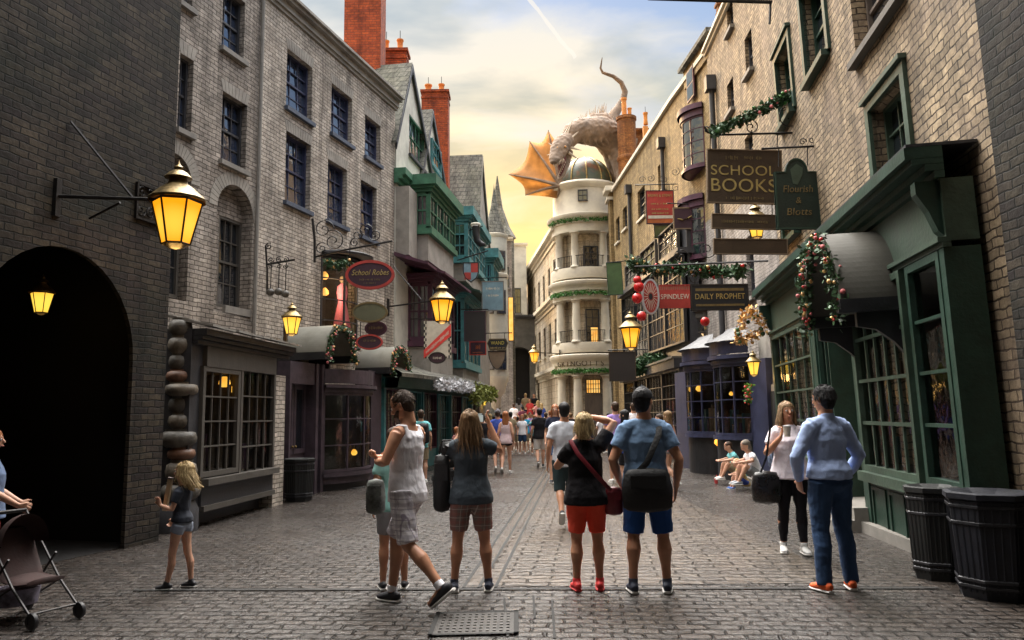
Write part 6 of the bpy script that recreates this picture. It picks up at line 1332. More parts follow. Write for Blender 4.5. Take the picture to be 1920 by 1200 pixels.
t, w, h = sign(1295, 1403, 533, 582, 17, 'dark sign reading Daily Prophet in gold capitals', M['b_navy'], M['b_char'], 'rect', [('DAILY PROPHET', 0, .02, .30, M['gilt'], .86, 0)], bw=.03, hang=.35, th=.07)
MB().box(-w * .42, w * .42, -.041, -.036, h * .24, h * .34).build('gold_line', M['gilt_d'], t); MB().box(-w * .42, w * .42, -.041, -.036, -h * .34, -h * .26).build('gold_line', M['gilt_d'], t)
arm(t, [at(1190, 500, 18), at(1300, 495, 17.5), at(1440, 489, 16.5)], .025)
for (u, v, r_, s_, a0) in ((1276, 482, 16, 1, 0), (1325, 468, 20, -1, 1), (1400, 500, 12, 1, 2), (1300, 520, 16, -1, 3)): scroll(t, u, v, 17.2, r_, s_, a0, 1.5)
# red bauble garland
bb = [(1195, 525, 11), (1198, 538, 14), (1195, 559, 14), (1203, 593, 13)]
gpth = [at(1184, 488, 18.2), at(1190, 500, 18.2), at(1230, 505, 18.2), at(1275, 503, 18), at(1320, 508, 17.8), at(1370, 512, 17.5), at(1395, 508, 17)]
garland(gpth, .13, 1900, M['leaf'], 'thick pine garland with red balls along the bracket of the Daily Prophet sign', m2=[M['red'], M['gold']], n2=18, size=.11, seed=52)
for i, (u, v, rp_) in enumerate(bb):
    p = at(u, v, 18); t = thing('red_bauble', ('topmost', 'second', 'third', 'lowest')[i] + ' red ball of the vertical string beside the right lantern', 'bauble', tuple(p), group='red balls on a string'); MB().ball((0, 0, 0), rp_ * pxm(18) * .72, 14).build('ball', M['red'], t); MB().tube([(0, 0, 0), (0, 0, .28)], .008, 5).build('string', M['iron'], t)
t = thing('red_bauble', 'single red ball hanging under the Daily Prophet sign', 'bauble', tuple(at(1322, 603, 17.4))); MB().ball((0, 0, 0), .105, 14).build('ball', M['red'], t); MB().tube([(0, 0, 0), (0, 0, .35)], .007, 5).build('string', M['iron'], t)
t = thing('sign_bracket', 'long dark iron bar crossing the very top of the view, above the sky gap', 'bracket', tuple(at(1340, 3, 12))); arm(t, [at(1215, -3, 12), at(1447, 4, 12.2)], .035); arm(t, [at(1445, 3, 12.2), at(1443, 45, 12.2)], .02, 'wall_plate')
# ================================================================== BINS
def octbin(u0, u1, vt, vb, label, m, group='tapered litter bins'):
    c = gp((u0 + u1) / 2, vb - 12); y = c.y + .38; r = (at(u1, (vt + vb) / 2, y).x - at(u0, (vt + vb) / 2, y).x) / 2; h = at((u0 + u1) / 2, vt, y).z; c = at((u0 + u1) / 2, vb, y)
    t = thing('litter_bin', label, 'litter bin', (c.x, y, 0), group=group); n = 8
    MB().lathe([(r * .80, 0), (r * .84, .06), (r * .98, h * .93), (r * .92, h * .94), (r * .88, h * .90)], n=n, smooth=False).build('body', m, t)
    for k in (.1, .16, .70, .86): MB().lathe([(r * (.835 + .15 * k) , h * k), (r * (.875 + .15 * k), h * (k + .008)), (r * (.875 + .15 * k), h * (k + .03)), (r * (.84 + .15 * k), h * (k + .038))], n=n, smooth=False).build('band', M['bin_band'], t)
    MB().lathe([(r * .94, h * .93), (r * 1.04, h * .95), (r * 1.04, h), (r * .9, h + .01), (r * .55, h - .04), (.001, h - .04)], n=n, smooth=False).build('rim', m, t)
    s = MB()
    for k in range(n * 4):
        a = 2 * math.pi * (k + .5) / (n * 4); ra = math.cos(math.pi / n) / math.cos(((a) % (2 * math.pi / n)) - math.pi / n)
        s.tube([(r * .845 * ra * math.cos(a), r * .845 * ra * math.sin(a), .06), (r * .972 * ra * math.cos(a), r * .972 * ra * math.sin(a), h * .92)], .008, 4)
    s.build('batten', m, t)['kind'] = 'stuff'
    return t
M['bin'] = mat('black_green_bin', (.007, .008, .008), .6, .4, 7, .25); M['bin_b'] = mat('blue_black_bin', (.005, .006, .012), .6, .4, 7, .25); M['bin_band'] = mat('worn_band', (.03, .03, .034), .35, .4, 9, .2, metal=.3)
octbin(530, 589, 860, 955, 'dark litter bin standing beside the mauve shop door', M['bin'], None); octbin(1712, 1812, 912, 1112, 'tapered black litter bin nearer the green bookshop, left of a pair', M['bin']); octbin(1795, 1948, 922, 1150, 'tapered blue black litter bin at the right edge, right of a pair', M['bin_b'])
# ================================================================== PEOPLE
def skinmat(n, c):
    m, t, p = pm(n); tcn = N(t, 'ShaderNodeTexCoord'); L(t, ramp(t, noisen(t, tcn.outputs['Object'], 9, 4), [(.3, tuple(x * .85 for x in c)), (.7, tuple(min(x * 1.12, 1) for x in c))]), p.inputs['Base Color'])
    p.inputs['Roughness'].default_value = .5; p.inputs['Subsurface Weight'].default_value = .08; p.inputs['Subsurface Radius'].default_value = (.02, .008, .004); return m
SK = [skinmat('fair_skin', (.60, .33, .22)), skinmat('tanned_skin', (.52, .25, .145)), skinmat('brown_skin', (.24, .11, .06))]
def cloth(n, c, v=.12, st=(1, 1, .5), wr=.5):
    m, t, p = pm(n); tcn = N(t, 'ShaderNodeTexCoord'); mpn = N(t, 'ShaderNodeMapping'); mpn.inputs['Scale'].default_value = st; L(t, tcn.outputs['Object'], mpn.inputs[0])
    L(t, ramp(t, noisen(t, mpn.outputs[0], 5, 4), [(.3, tuple(x * (1 - v) for x in c)), (.7, tuple(min(x * (1 + v), 1) for x in c))]), p.inputs['Base Color']); p.inputs['Roughness'].default_value = .85; p.inputs['Sheen Weight'].default_value = .04; p.inputs['Specular IOR Level'].default_value = .2
    wv = noisen(t, mpn.outputs[0], 8, 3, .5, 1.2); fn = noisen(t, tcn.outputs['Object'], 220, 2)
    b_ = N(t, 'ShaderNodeBump'); b_.inputs['Strength'].default_value = wr; b_.inputs['Distance'].default_value = .028; L(t, mth(t, 'MULTIPLY_ADD', fn, .04, wv), b_.inputs['Height']); L(t, b_.outputs[0], p.inputs['Normal']); return m
def plaid(n, base, c1, c2, s=1):
    m, t, p = pm(n); tcn = N(t, 'ShaderNodeTexCoord'); sp_ = N(t, 'ShaderNodeSeparateXYZ'); L(t, tcn.outputs['Object'], sp_.inputs[0])
    def band(src, per, w, off=0): return mth(t, 'LESS_THAN', mth(t, 'FRACT', mth(t, 'MULTIPLY_ADD', src, 1 / per, off)), w)
    xy = mth(t, 'ADD', sp_.outputs[0], mth(t, 'MULTIPLY', sp_.outputs[1], .8))
    col = mixc(t, mth(t, 'MULTIPLY', band(xy, .085 * s, .35), .55), base, c1); col = mixc(t, mth(t, 'MULTIPLY', band(sp_.outputs[2], .085 * s, .35), .55), col, c1)
    col = mixc(t, mth(t, 'MULTIPLY', band(xy, .085 * s, .08, .3), .7), col, c2); col = mixc(t, mth(t, 'MULTIPLY', band(sp_.outputs[2], .085 * s, .08, .3), .7), col, c2)
    L(t, col, p.inputs['Base Color']); p.inputs['Roughness'].default_value = .85
    b_ = N(t, 'ShaderNodeBump'); b_.inputs['Strength'].default_value = .5; b_.inputs['Distance'].default_value = .03; L(t, noisen(t, tcn.outputs['Object'], 9, 3, .5, 1), b_.inputs['Height']); L(t, b_.outputs[0], p.inputs['Normal']); return m
def hairm(n, c, c2=None):
    m, t, p = pm(n); tcn = N(t, 'ShaderNodeTexCoord'); mpn = N(t, 'ShaderNodeMapping'); mpn.inputs['Scale'].default_value = (1, 1, .12); L(t, tcn.outputs['Object'], mpn.inputs[0])
    nn = noisen(t, mpn.outputs[0], 90, 4, .6); L(t, ramp(t, nn, [(.3, tuple(x * .45 for x in c)), (.7, c2 or tuple(min(x * 1.5, 1) for x in c))]), p.inputs['Base Color']); p.inputs['Roughness'].default_value = .6; p.inputs['Specular IOR Level'].default_value = .3
    b_ = N(t, 'ShaderNodeBump'); b_.inputs['Strength'].default_value = .8; b_.inputs['Distance'].default_value = .012; L(t, nn, b_.inputs['Height']); L(t, b_.outputs[0], p.inputs['Normal']); return m
HR_ = dict(brown=hairm('brown_hair', (.05, .028, .016)), black=hairm('black_hair', (.010, .009, .010)), blond=hairm('blonde_hair', (.42, .27, .11), (.62, .45, .22)), dblond=hairm('dark_blonde_hair', (.17, .095, .04), (.33, .2, .1)), red=hairm('ginger_hair', (.30, .11, .04)), grey=hairm('greyish_hair', (.20, .17, .14)))
CL_ = {}
def C_(n, c, **k):
    if n not in CL_: CL_[n] = cloth(n, c, **k)
    return CL_[n]
EYE = [mat('eye_white', (.7, .68, .65), .3, .05, 5, 0), mat('eye_dark', (.02, .015, .012), .2, .1, 5, 0)]; LIP = mat('lips', (.30, .09, .08), .5, .1, 5, 0)
def vox(o, size, it=3, noise_=0, ns=.1):
    m = o.modifiers.new('remesh', 'REMESH'); m.mode = 'VOXEL'; m.voxel_size = size; m.use_smooth_shade = True
    s = o.modifiers.new('smooth', 'SMOOTH'); s.iterations = it; s.factor = .5
    if noise_:
        key = 'folds%d' % int(ns * 1000)
        tx_ = bpy.data.textures.get(key) or bpy.data.textures.new(key, 'CLOUDS'); tx_.noise_scale = ns; tx_.noise_depth = 2
        d = o.modifiers.new('folds', 'DISPLACE'); d.texture = tx_; d.strength = noise_; d.mid_level = .5
    return o
V3 = Vector
def person(label, loc, H, rot, top=('tee', None), bot=('shorts', None), hair=('short', 'brown'), shoes=None, skin=0, pose=None, fem=0, fat=1.0, q=1, head=(0, 0), cap=None, face=True, group=None, socks=None, sole=None, lean=0, ext=None, child=0, name='person', beard=0):
    """q: 2 close, 1 middle, 0 far. Faces local +Y. pose: joints in metres for a 1.75 m figure"""
    s = H / 1.75; t = thing(name, label, 'person', tuple(loc), R(rot), group); P = dict(pose or {}); sk = SK[skin]
    hs = 1.0 + .28 * child
    J = dict(pel=V3((0, 0, .95)), neck=V3((0, -.01, 1.475)))
    Um = Matrix.Translation(J['pel']) @ Matrix.Rotation(R(-lean), 4, 'X') @ Matrix.Translation(-J['pel'])
    U = lambda v: Um @ V3(v)
    sw = .158 if not fem else .138
    def g(k, d, up=False): return V3(P[k]) if k in P else (U(d) if up else V3(d))
    sh = {1: g('shR', (sw, -.01, 1.390), 1), -1: g('shL', (-sw, -.01, 1.390), 1)}
    el = {1: g('elR', (sw + .07, -.05, 1.12), 1), -1: g('elL', (-sw - .07, -.05, 1.12), 1)}
    wr = {1: g('wrR', (sw + .085, .06, .89), 1), -1: g('wrL', (-sw - .085, .06, .89), 1)}
    hp = {1: V3((.09, 0, .92)), -1: V3((-.09, 0, .92))}
    if 'dz' in P:  # seated: pelvis lowered
        pass
    kn = {1: g('knR', (.105, .02, .50)), -1: g('knL', (-.105, .02, .50))}
    an = {1: g('anR', (.115, -.02, .09)), -1: g('anL', (-.115, -.02, .09))}
    vx = {2: .0085, 1: .016, 0: .026}[q] ; n = {2: 16, 1: 12, 0: 10}[q]
    MS = Matrix.Scale(s, 4)
    if child: MS = Matrix.Scale(s, 4)
    hw, ww, cw = (.172, .130, .150) if fem else (.160, .142, .168)
    hw *= fat; ww *= fat; cw *= (1 + (fat - 1) * .6)
    # ---- body
    b = MB()
    b.loft([(0, 0, .85), (0, -.01, .93), (0, 0, 1.0), U((0, .01, 1.10)), U((0, .005, 1.28)), U((0, -.005, 1.385)), U((0, -.01, 1.445)), U((0, -.005, 1.53))], [(.12 * fat, .09), (hw, .118 * fat), (hw * .95, .105 * fat), (ww, .095 * fat), (cw, .112 * fat), (sw * .84, .085), (.082, .062), (.054, .055)], n=n + 4, M=MS)
    for sx in (1, -1):
        S, E, Wr = sh[sx], el[sx], wr[sx]; b.loft([U((sx * .04, -.01, 1.425)), S], [.045, .056], n=n, M=MS)
        m1 = (S + E) / 2; m2 = E.lerp(Wr, .35); a_ = fat ** .5
        b.loft([S, S.lerp(E, .3), m1, E, m2, Wr], [.054 * a_, .052 * a_, .047 * a_, .040 * a_, .040 * a_, .026], n=n, M=MS)
        # hand
        d = (Wr - E).normalized(); hd = P.get('hdR' if sx > 0 else 'hdL'); d = V3(hd).normalized() if hd else d
        side = V3(P.get('hsR' if sx > 0 else 'hsL', (0, 1, 0))); side = (side - d * side.dot(d)); side = side.normalized() if side.length > .05 else V3((1, 0, 0)); nn_ = d.cross(side).normalized(); curl = P.get('curl', .5); psn = -sx
        b.loft([Wr - d * .01, Wr + d * .03, Wr + d * .07, Wr + d * .10], [(.026, .02), (.036, .018), (.042, .016), (.040, .013)], hint=side, n=n, M=MS)
        if q == 2:
            for fi, (off, ln) in enumerate(((-.031, .062), (-.0105, .074), (.0105, .080), (.031, .070))):
                p0 = Wr + d * .095 + side * off; c1 = d * math.cos(curl * .5) + nn_ * psn * math.sin(curl * .5); c2 = d * math.cos(curl * 1.3) + nn_ * psn * math.sin(curl * 1.3); c3 = d * math.cos(curl * 2.1) + nn_ * psn * math.sin(curl * 2.1)
                p1 = p0 + c1 * ln * .45; p2 = p1 + c2 * ln * .32; p3 = p2 + c3 * ln * .25; b.loft([p0 - d * .015, p0, p1, p2, p3], [.0095, .0095, .009, .008, .0065], n=8, M=MS)
            p0 = Wr + d * .03 + side * .03; b.loft([p0, p0 + (d + side * 1.1).normalized() * .035, p0 + (d * 1.4 + side * .9 + nn_ * psn * .5).normalized() * .068], [.014, .0115, .008], n=8, M=MS)
        else:
            c2 = (d + nn_ * psn * .5).normalized(); b.loft([Wr + d * .09, Wr + d * .12, Wr + d * .12 + c2 * .05], [(.040, .013), (.036, .012), (.024, .010)], hint=side, n=n, M=MS); p0 = Wr + d * .03 + side * .03; b.loft([p0, p0 + (d + side * .8).normalized() * .06], [.013, .009], n=6, M=MS)
        # leg
        Hh, K, A = hp[sx], kn[sx], an[sx]; lf = fat ** .6
        if 'seat' in P: Hh = V3((sx * .09, .02, .92))
        dn = (A - K); cb_ = V3((0, -.025, 0)) if (K - A).z > .25 else V3((0, -.01, 0))
        b.loft([Hh + V3((0, -.02, .0)), Hh.lerp(K, .3), Hh.lerp(K, .7), K, K + dn * .12 + cb_ * .4, K + dn * .33 + cb_, K + dn * .65 + cb_ * .5, A], [.098 * lf, .090 * lf, .066 * lf, .056, .052, .060 * lf, .042, .036], n=n, M=MS)
        f = V3(P.get('ftR' if sx > 0 else 'ftL', (sx * .12, 1, -.0))).normalized(); b.loft([A - f * .04 - V3((0, 0, .03)), A + f * .05 - V3((0, 0, .045)), A + f * .13 - V3((0, 0, .06))], [.034, .036, .026], n=8, M=MS)
    hy, hpi = head; base = U((0, .0, 1.515)); HM = Matrix.Translation(base) @ Matrix.Rotation(R(hy), 4, 'Z') @ Matrix.Rotation(R(hpi - lean * .3), 4, 'X') @ Matrix.Scale(hs, 4)
    hz = [(0, .036, .034, .045), (.02, .052, .056, .028), (.055, .064, .080, .012), (.10, .072, .094, .002), (.145, .077, .100, -.004), (.185, .070, .090, -.008), (.215, .050, .066, -.010), (.233, .022, .030, -.010)]
    HMs = MS @ HM
    b.loft([(0, y, z) for z, rx, ry, y in hz], [(rx, ry) for z, rx, ry, y in hz], n=n + 4, M=HMs)
    b.loft([(0, -.005, -.06), (0, -.015, .05)], [.053, .06], n=n, M=HMs)
    b.loft([(0, .094, .128), (0, .104, .108), (0, .116, .088), (0, .100, .078)], [(.009, .008), (.011, .011), (.017, .013), (.012, .008)], n=8, M=HMs)
    for sx in (1, -1): b.loft([(sx * .076, -.012, .075), (sx * .084, -.016, .105), (sx * .080, -.016, .128)], [(.008, .014), (.012, .02), (.008, .014)], n=8, M=HMs)
    if q >= 1:
        b.loft([(-.022, .092, .052), (0, .102, .05), (.022, .092, .052)], [.007, .010, .007], hint=(0, 0, 1), n=6, M=HMs)
    vox(b.build('body', sk, t), vx, 3 if q else 2)
    if face and q >= 1:
        for sx in (1, -1):
            e = MB(); e.ball((sx * .031, .0835, .118), .0125, 8, (1.25, .7, .8), M=HMs); e.use(1); e.ball((sx * .031, .0915, .118), .0062, 6, M=HMs); e.build('eye', EYE, t)
            MB().loft([(sx * .016, .0985, .138), (sx * .033, .096, .143), (sx * .050, .084, .137)], [(.004, .003)] * 3, n=5, M=HMs).build('eyebrow', HR_[hair[1]], t)
        if beard: bb_ = MB(); bb_.loft([(-.066, .02, .075), (-.050, .058, .040), (0, .090, .014), (.050, .058, .040), (.066, .02, .075)], [(.010, .026), (.016, .032), (.022, .030), (.016, .032), (.010, .026)], hint=(0, 0, 1), n=10, M=HMs); vox(bb_.build('beard', HR_[hair[1]], t), .008, 2)
        MB().loft([(-.024, .094, .0515), (0, .1085, .052), (.024, .094, .0515)], [(.003, .004), (.005, .006), (.003, .004)], hint=(0, 0, 1), n=6, M=HMs).build('mouth', LIP, t)
    # ---- hair
    if hair and hair[0] != 'none':
        h = MB(); hm = HR_[hair[1]]; k = 1.0
        def cap_(zmin, grow, back=0.012): h.loft([(0, y - back, z) for z, rx, ry, y in hz if z >= zmin] , [(rx + grow, ry + grow * .9) for z, rx, ry, y in hz if z >= zmin], n=n + 2, M=HMs)
        if hair[0] == 'short': cap_(.14, .010, .012); h.loft([(0, -.050, .02), (0, -.045, .05), (0, -.042, .10), (0, -.028, .16)], [(.045, .034), (.062, .052), (.079, .070), (.084, .084)], n=n, M=HMs)
        if hair[0] == 'buzz': cap_(.14, .006, .009); h.loft([(0, -.048, .03), (0, -.042, .06), (0, -.036, .10), (0, -.024, .16)], [(.045, .036), (.062, .056), (.077, .068), (.081, .082)], n=n, M=HMs)
        if hair[0] == 'bob': cap_(.13, .016, .014); h.loft([(0, -.055, -.03), (0, -.055, .02), (0, -.045, .08), (0, -.03, .15)], [(.055, .03), (.082, .055), (.092, .07), (.088, .08)], n=n, M=HMs)
        if hair[0] == 'long':
            cap_(.13, .015, .012); h.loft([(0, -.085, -.22), (0, -.082, -.12), (0, -.06, -.02), (0, -.045, .06), (0, -.03, .15)], [(.055, .018), (.095, .032), (.100, .048), (.092, .066), (.086, .08)], n=n, M=HMs)
            for sx in (1, -1): h.loft([(sx * .088, .01, -.12), (sx * .084, .025, -.02), (sx * .080, .03, .08), (sx * .06, .03, .17)], [(.014, .03), (.018, .032), (.016, .03), (.02, .03)], n=8, M=HMs)
        if hair[0] == 'pony':
            cap_(.13, .012, .012); h.loft([(0, -.04, .04), (0, -.03, .15)], [(.074, .06), (.082, .08)], n=n, M=HMs); h.loft([(0, -.10, .15), (0, -.15, .13), (0, -.17, .04), (.01, -.16, -.08)], [.022, .028, .032, .012], n=8, M=HMs)
        if hair[0] == 'blow':
            cap_(.13, .013, .012); h.loft([(0, -.05, -.02), (0, -.04, .05), (0, -.03, .15)], [(.07, .04), (.085, .06), (.084, .08)], n=n, M=HMs); h.loft([(0, -.07, .05), (.02, -.12, -.01), (.05, -.17, -.05), (.07, -.22, -.06)], [.045, .04, .03, .008], n=8, M=HMs); h.loft([(.0, -.06, .0), (-.02, -.11, -.07), (.0, -.15, -.10)], [.04, .03, .008], n=8, M=HMs)
        vox(h.build('hair', hm, t), .010 if q == 2 else .018, 2, .012 if q else 0, .03)
        if q == 2 and not cap:
            rs_ = random.Random(int(H * 997)); st = MB(); LN = {'long': (.10, .40), 'bob': (.06, .20), 'blow': (.08, .24), 'short': (.02, .05), 'buzz': (.008, .02), 'pony': (.05, .12)}[hair[0]]
            for _ in range(520):
                az = rs_.uniform(R(150), R(390)); e_ = rs_.uniform(R(-5), R(80)); c_ = V3((.094 * math.cos(e_) * math.cos(az), -.014 + .112 * math.cos(e_) * math.sin(az), .125 + .122 * math.sin(e_)))
                if c_.y > .05 and c_.z < .19: continue
                ln = rs_.uniform(*LN); ou = V3((math.cos(az), math.sin(az), 0)); p1 = c_ + ou * ln * rs_.uniform(.05, .28) * .5 + V3((0, 0, -ln * .45)); p2 = p1 + V3((rs_.uniform(-.18, .18) * ln, rs_.uniform(-.2, .05) * ln - (.35 * ln if hair[0] == 'blow' else 0), -ln * .55))
                tg = V3((-math.sin(az), math.cos(az), 0)) * rs_.uniform(.0025, .006); st.add([tuple(c_ - tg), tuple(c_ + tg), tuple(p1 + tg), tuple(p1 - tg), tuple(p2)], [(0, 1, 2, 3), (3, 2, 4)], M=HMs)
            so_ = st.build('hair_strands', hm, t); so_['kind'] = 'stuff'
    if cap:
        c = MB(); c.loft([(0, -.012, .140), (0, -.012, .17), (0, -.012, .205), (0, -.012, .240)], [(.088, .108), (.087, .106), (.072, .088), (.03, .035)], n=18, M=HMs); cy = 1 if cap[1] else 1
        c.loft([(0, .06, .148), (0, .12, .142), (0, .165, .132)], [(.075, .008), (.07, .006), (.045, .004)], n=12, M=HMs); c.ball((0, -.012, .25), .01, 6, M=HMs); c.build('cap', cap[0], t)
    # ---- top
    kind, tm = top
    if kind != 'none':
        c = MB(); e = .014; lo_ = .84 if kind in ('tee', 'tank', 'blouse') else .93
        if kind in ('shirt', 'crop'): lo_ = .95
        fl = .012 if kind == 'shirt' else .01
        nk = [(.085, .07)]
        pts = [(0, -.005, lo_), (0, -.008, lo_ + .06), U((0, .01, 1.10)), U((0, .005, 1.28)), U((0, -.005, 1.38))]; rad = [(hw + (.036 if kind != 'tank' else .024), .130 * fat + (.034 if kind != 'tank' else .022)), (hw + (.034 if kind != 'tank' else .024), .128 * fat + (.030 if kind != 'tank' else .022)), (max(ww + .022, (hw + ww) / 2), .105 * fat + .014), (cw + e, .115 * fat + e), (sw * .92, .100 + e * .5)]
        if kind == 'tank': pts += [U((0, -.015, 1.425))]; rad += [(sw * .62, .066)]
        else: pts += [U((0, -.01, 1.440)), U((0, -.012, 1.472))]; rad += [(.105, .078), (.066, .066)]
        c.loft(pts, rad, n=n + 6, cap=.1, M=MS)
        for sx in (1, -1):
            S, E, Wr = sh[sx], el[sx], wr[sx]
            if kind != 'tank': c.loft([U((sx * .04, -.012, 1.425)), S + V3((0, 0, .0))], [.062, .074], n=n, M=MS)
            else: c.loft([U((sx * .085, .055, 1.34)), U((sx * .095, .02, 1.455)), U((sx * .095, -.05, 1.45)), U((sx * .09, -.085, 1.34))], [(.028, .014)] * 4, n=8, M=MS)
            if kind in ('tee', 'crop', 'blouse'): c.loft([S - (E - S) * .12, S, S.lerp(E, .3), S.lerp(E, .62)], [.045, .076 * fat ** .5, .073 * fat ** .5, .070 * fat ** .5 + (.012 if kind == 'blouse' else 0)], n=n, cap=.05, M=MS)
            if kind == 'shirt': c.loft([S - (E - S) * .12, S, S.lerp(E, .4), E, E.lerp(Wr, .5), E.lerp(Wr, .97)], [.045, .074, .066, .060, .052, .038], n=n, cap=.05, M=MS)
        if kind == 'shirt': c.loft([U((0, -.012, 1.46)), U((0, -.012, 1.505))], [.07, .066], n=n, cap=.02, M=MS)
        vox(c.build({'tee': 't_shirt', 'tank': 'tank_top', 'shirt': 'shirt', 'crop': 'top', 'blouse': 'top'}[kind], tm, t), vx * 1.05, 3, .016 if q else .010, .075)
    # ---- bottoms
    kb, bm_ = bot[:2]; bx = bot[2] if len(bot) > 2 else None
    if kb != 'none':
        c = MB(); e = .014; wz = 1.0
        c.loft([(0, 0, .85), (0, -.012, .90), (0, -.008, .95), (0, 0, wz)], [(.12 * fat, .10), (hw + e, .130 * fat), (hw + e * .8, .122 * fat), (hw * .93 + .006, .112 * fat)], n=n + 6, cap=.05, M=MS)
        for sx in (1, -1):
            Hh, K, A = hp[sx], kn[sx], an[sx]; lf = fat ** .6
            if kb == 'hotpants': q_ = [Hh + V3((0, -.02, .01)), Hh.lerp(K, .28)]; rr_ = [.108 * lf, .106 * lf]
            elif kb == 'shorts': q_ = [Hh + V3((0, -.02, .01)), Hh.lerp(K, .35), Hh.lerp(K, .75), Hh.lerp(K, bx or .93)]; rr_ = [.108 * lf, .102 * lf, .088 * lf, .086 * lf]
            elif kb == 'fitshorts': q_ = [Hh + V3((0, -.02, .01)), Hh.lerp(K, .35), Hh.lerp(K, .72), Hh.lerp(K, .86)]; rr_ = [.110 * lf, .100 * lf, .082 * lf, .078 * lf]
            elif kb == 'leggings': q_ = [Hh + V3((0, -.02, .01)), Hh.lerp(K, .35), Hh.lerp(K, .75), K, K.lerp(A, .3) + V3((0, -.02, 0)), K.lerp(A, .9)]; rr_ = [.106 * lf, .096 * lf, .072 * lf, .062, .066, .042]
            else: q_ = [Hh + V3((0, -.02, .01)), Hh.lerp(K, .35), Hh.lerp(K, .75), K, K.lerp(A, .3) + V3((0, -.02, 0)), K.lerp(A, .65), K.lerp(A, 1.0), A + (A - K).normalized() * .03]; rr_ = [.108 * lf, .100 * lf, .082, .074, .074, .066, .063, .060]
            c.loft(q_, rr_, n=n, cap=.03, M=MS)
        vox(c.build({'hotpants': 'shorts', 'shorts': 'shorts', 'fitshorts': 'shorts', 'leggings': 'leggings'}.get(kb, 'jeans' if kb == 'jeans' else 'trousers'), bm_, t), vx * 1.05, 3, .016 if q else .010, .075)
    # ---- shoes
    for sx in (1, -1):
        A = an[sx]; f = V3(P.get('ftR' if sx > 0 else 'ftL', (sx * .12, 1, 0))).normalized(); sd_ = f.cross(V3((0, 0, 1))).normalized(); up = sd_.cross(f).normalized(); B0 = A - up * .045
        c = MB(); c.loft([B0 - f * .075, B0 - f * .04 + up * .012, B0 + f * .03 + up * .005, B0 + f * .10 - up * .008, B0 + f * .155 - up * .014], [(.030, .034), (.038, .044), (.042, .038), (.046, .030), (.030, .020)], hint=sd_, n=n, M=MS)
        if q == 2 or socks: c.loft([A - up * .01, A + up * .035], [.042, .041], n=n, M=MS) if not socks else None
        so = c.build('shoe', shoes or M['trim_black'], t); vox(so, .009 if q == 2 else .016, 2)
        if q >= 1:
            c = MB(); c.loft([B0 - f * .082 - up * .03, B0 - f * .03 - up * .03, B0 + f * .05 - up * .03, B0 + f * .11 - up * .03, B0 + f * .162 - up * .028], [(.032, .013), (.041, .014), (.044, .013), (.047, .013), (.030, .011)], hint=sd_, n=12, M=MS); c.build('sole', sole or WHS, so)
        if socks: MB().loft([A - up * .0, A + (kn[sx] - A).normalized() * .05], [.041, .041], n=12, M=MS).build('sock', socks, t)
    return t
WHS = mat('white_rubber', (.62, .60, .57), .6, .1, 9, .1)
WHITE = C_('white_cotton', (.92, .89, .93), wr=.6, v=.04); BLACKC = C_('black_cotton', (.009, .008, .010)); CHAR = C_('charcoal_cotton', (.055, .07, .085)); BLUET = C_('heather_blue_cotton', (.15, .24, .38), v=.15); BSHIRT = C_('pale_blue_shirting', (.36, .46, .72)); NAVYC = C_('royal_blue_shorts', (.02, .07, .24)); DEN = C_('blue_denim', (.035, .07, .15), v=.35); REDC = C_('coral_red_twill', (.98, .10, .055), wr=.6); DGRN = C_('dark_green_twill', (.03, .05, .055)); AQUA = C_('aqua_cotton', (.18, .52, .55)); CYAN = C_('bright_cyan_cotton', (.03, .36, .62)); PURP = C_('lilac_cotton', (.32, .22, .55)); PINKC = C_('pink_cotton', (.65, .30, .28)); KHAKI = C_('khaki_cotton', (.34, .27, .17)); BLU2 = C_('cobalt_cotton', (.05, .09, .38)); REDT = C_('red_cotton', (.5, .05, .05)); GRYT = C_('grey_cotton', (.25, .25, .26)); TEALC = C_('seafoam_cotton', (.25, .50, .46)); MAR = C_('plum_cotton', (.16, .04, .07))
PLW = plaid('white_plaid', (.80, .76, .78), (.42, .38, .44), (.25, .2, .28)); PLD = plaid('brown_plaid', (.22, .17, .15), (.30, .12, .10), (.55, .5, .45), .9)
SNK = mat('navy_sneaker', (.03, .04, .07), .7, .3, 40, .3); ORS = mat('orange_sneaker', (.72, .11, .02), .7, .2, 30, .2); REDS = mat('red_sneaker', (.8, .05, .05), .6, .2, 30, .2); WHT = mat('white_sneaker', (.7, .69, .67), .6, .1, 30, .2); BLS = mat('black_sneaker', (.02, .02, .025), .6, .3, 30, .2)
def ph(u, vf, vh):
    g_ = gp(u, vf); g_.z = 0; return g_, at(u, vh, g_.y).z
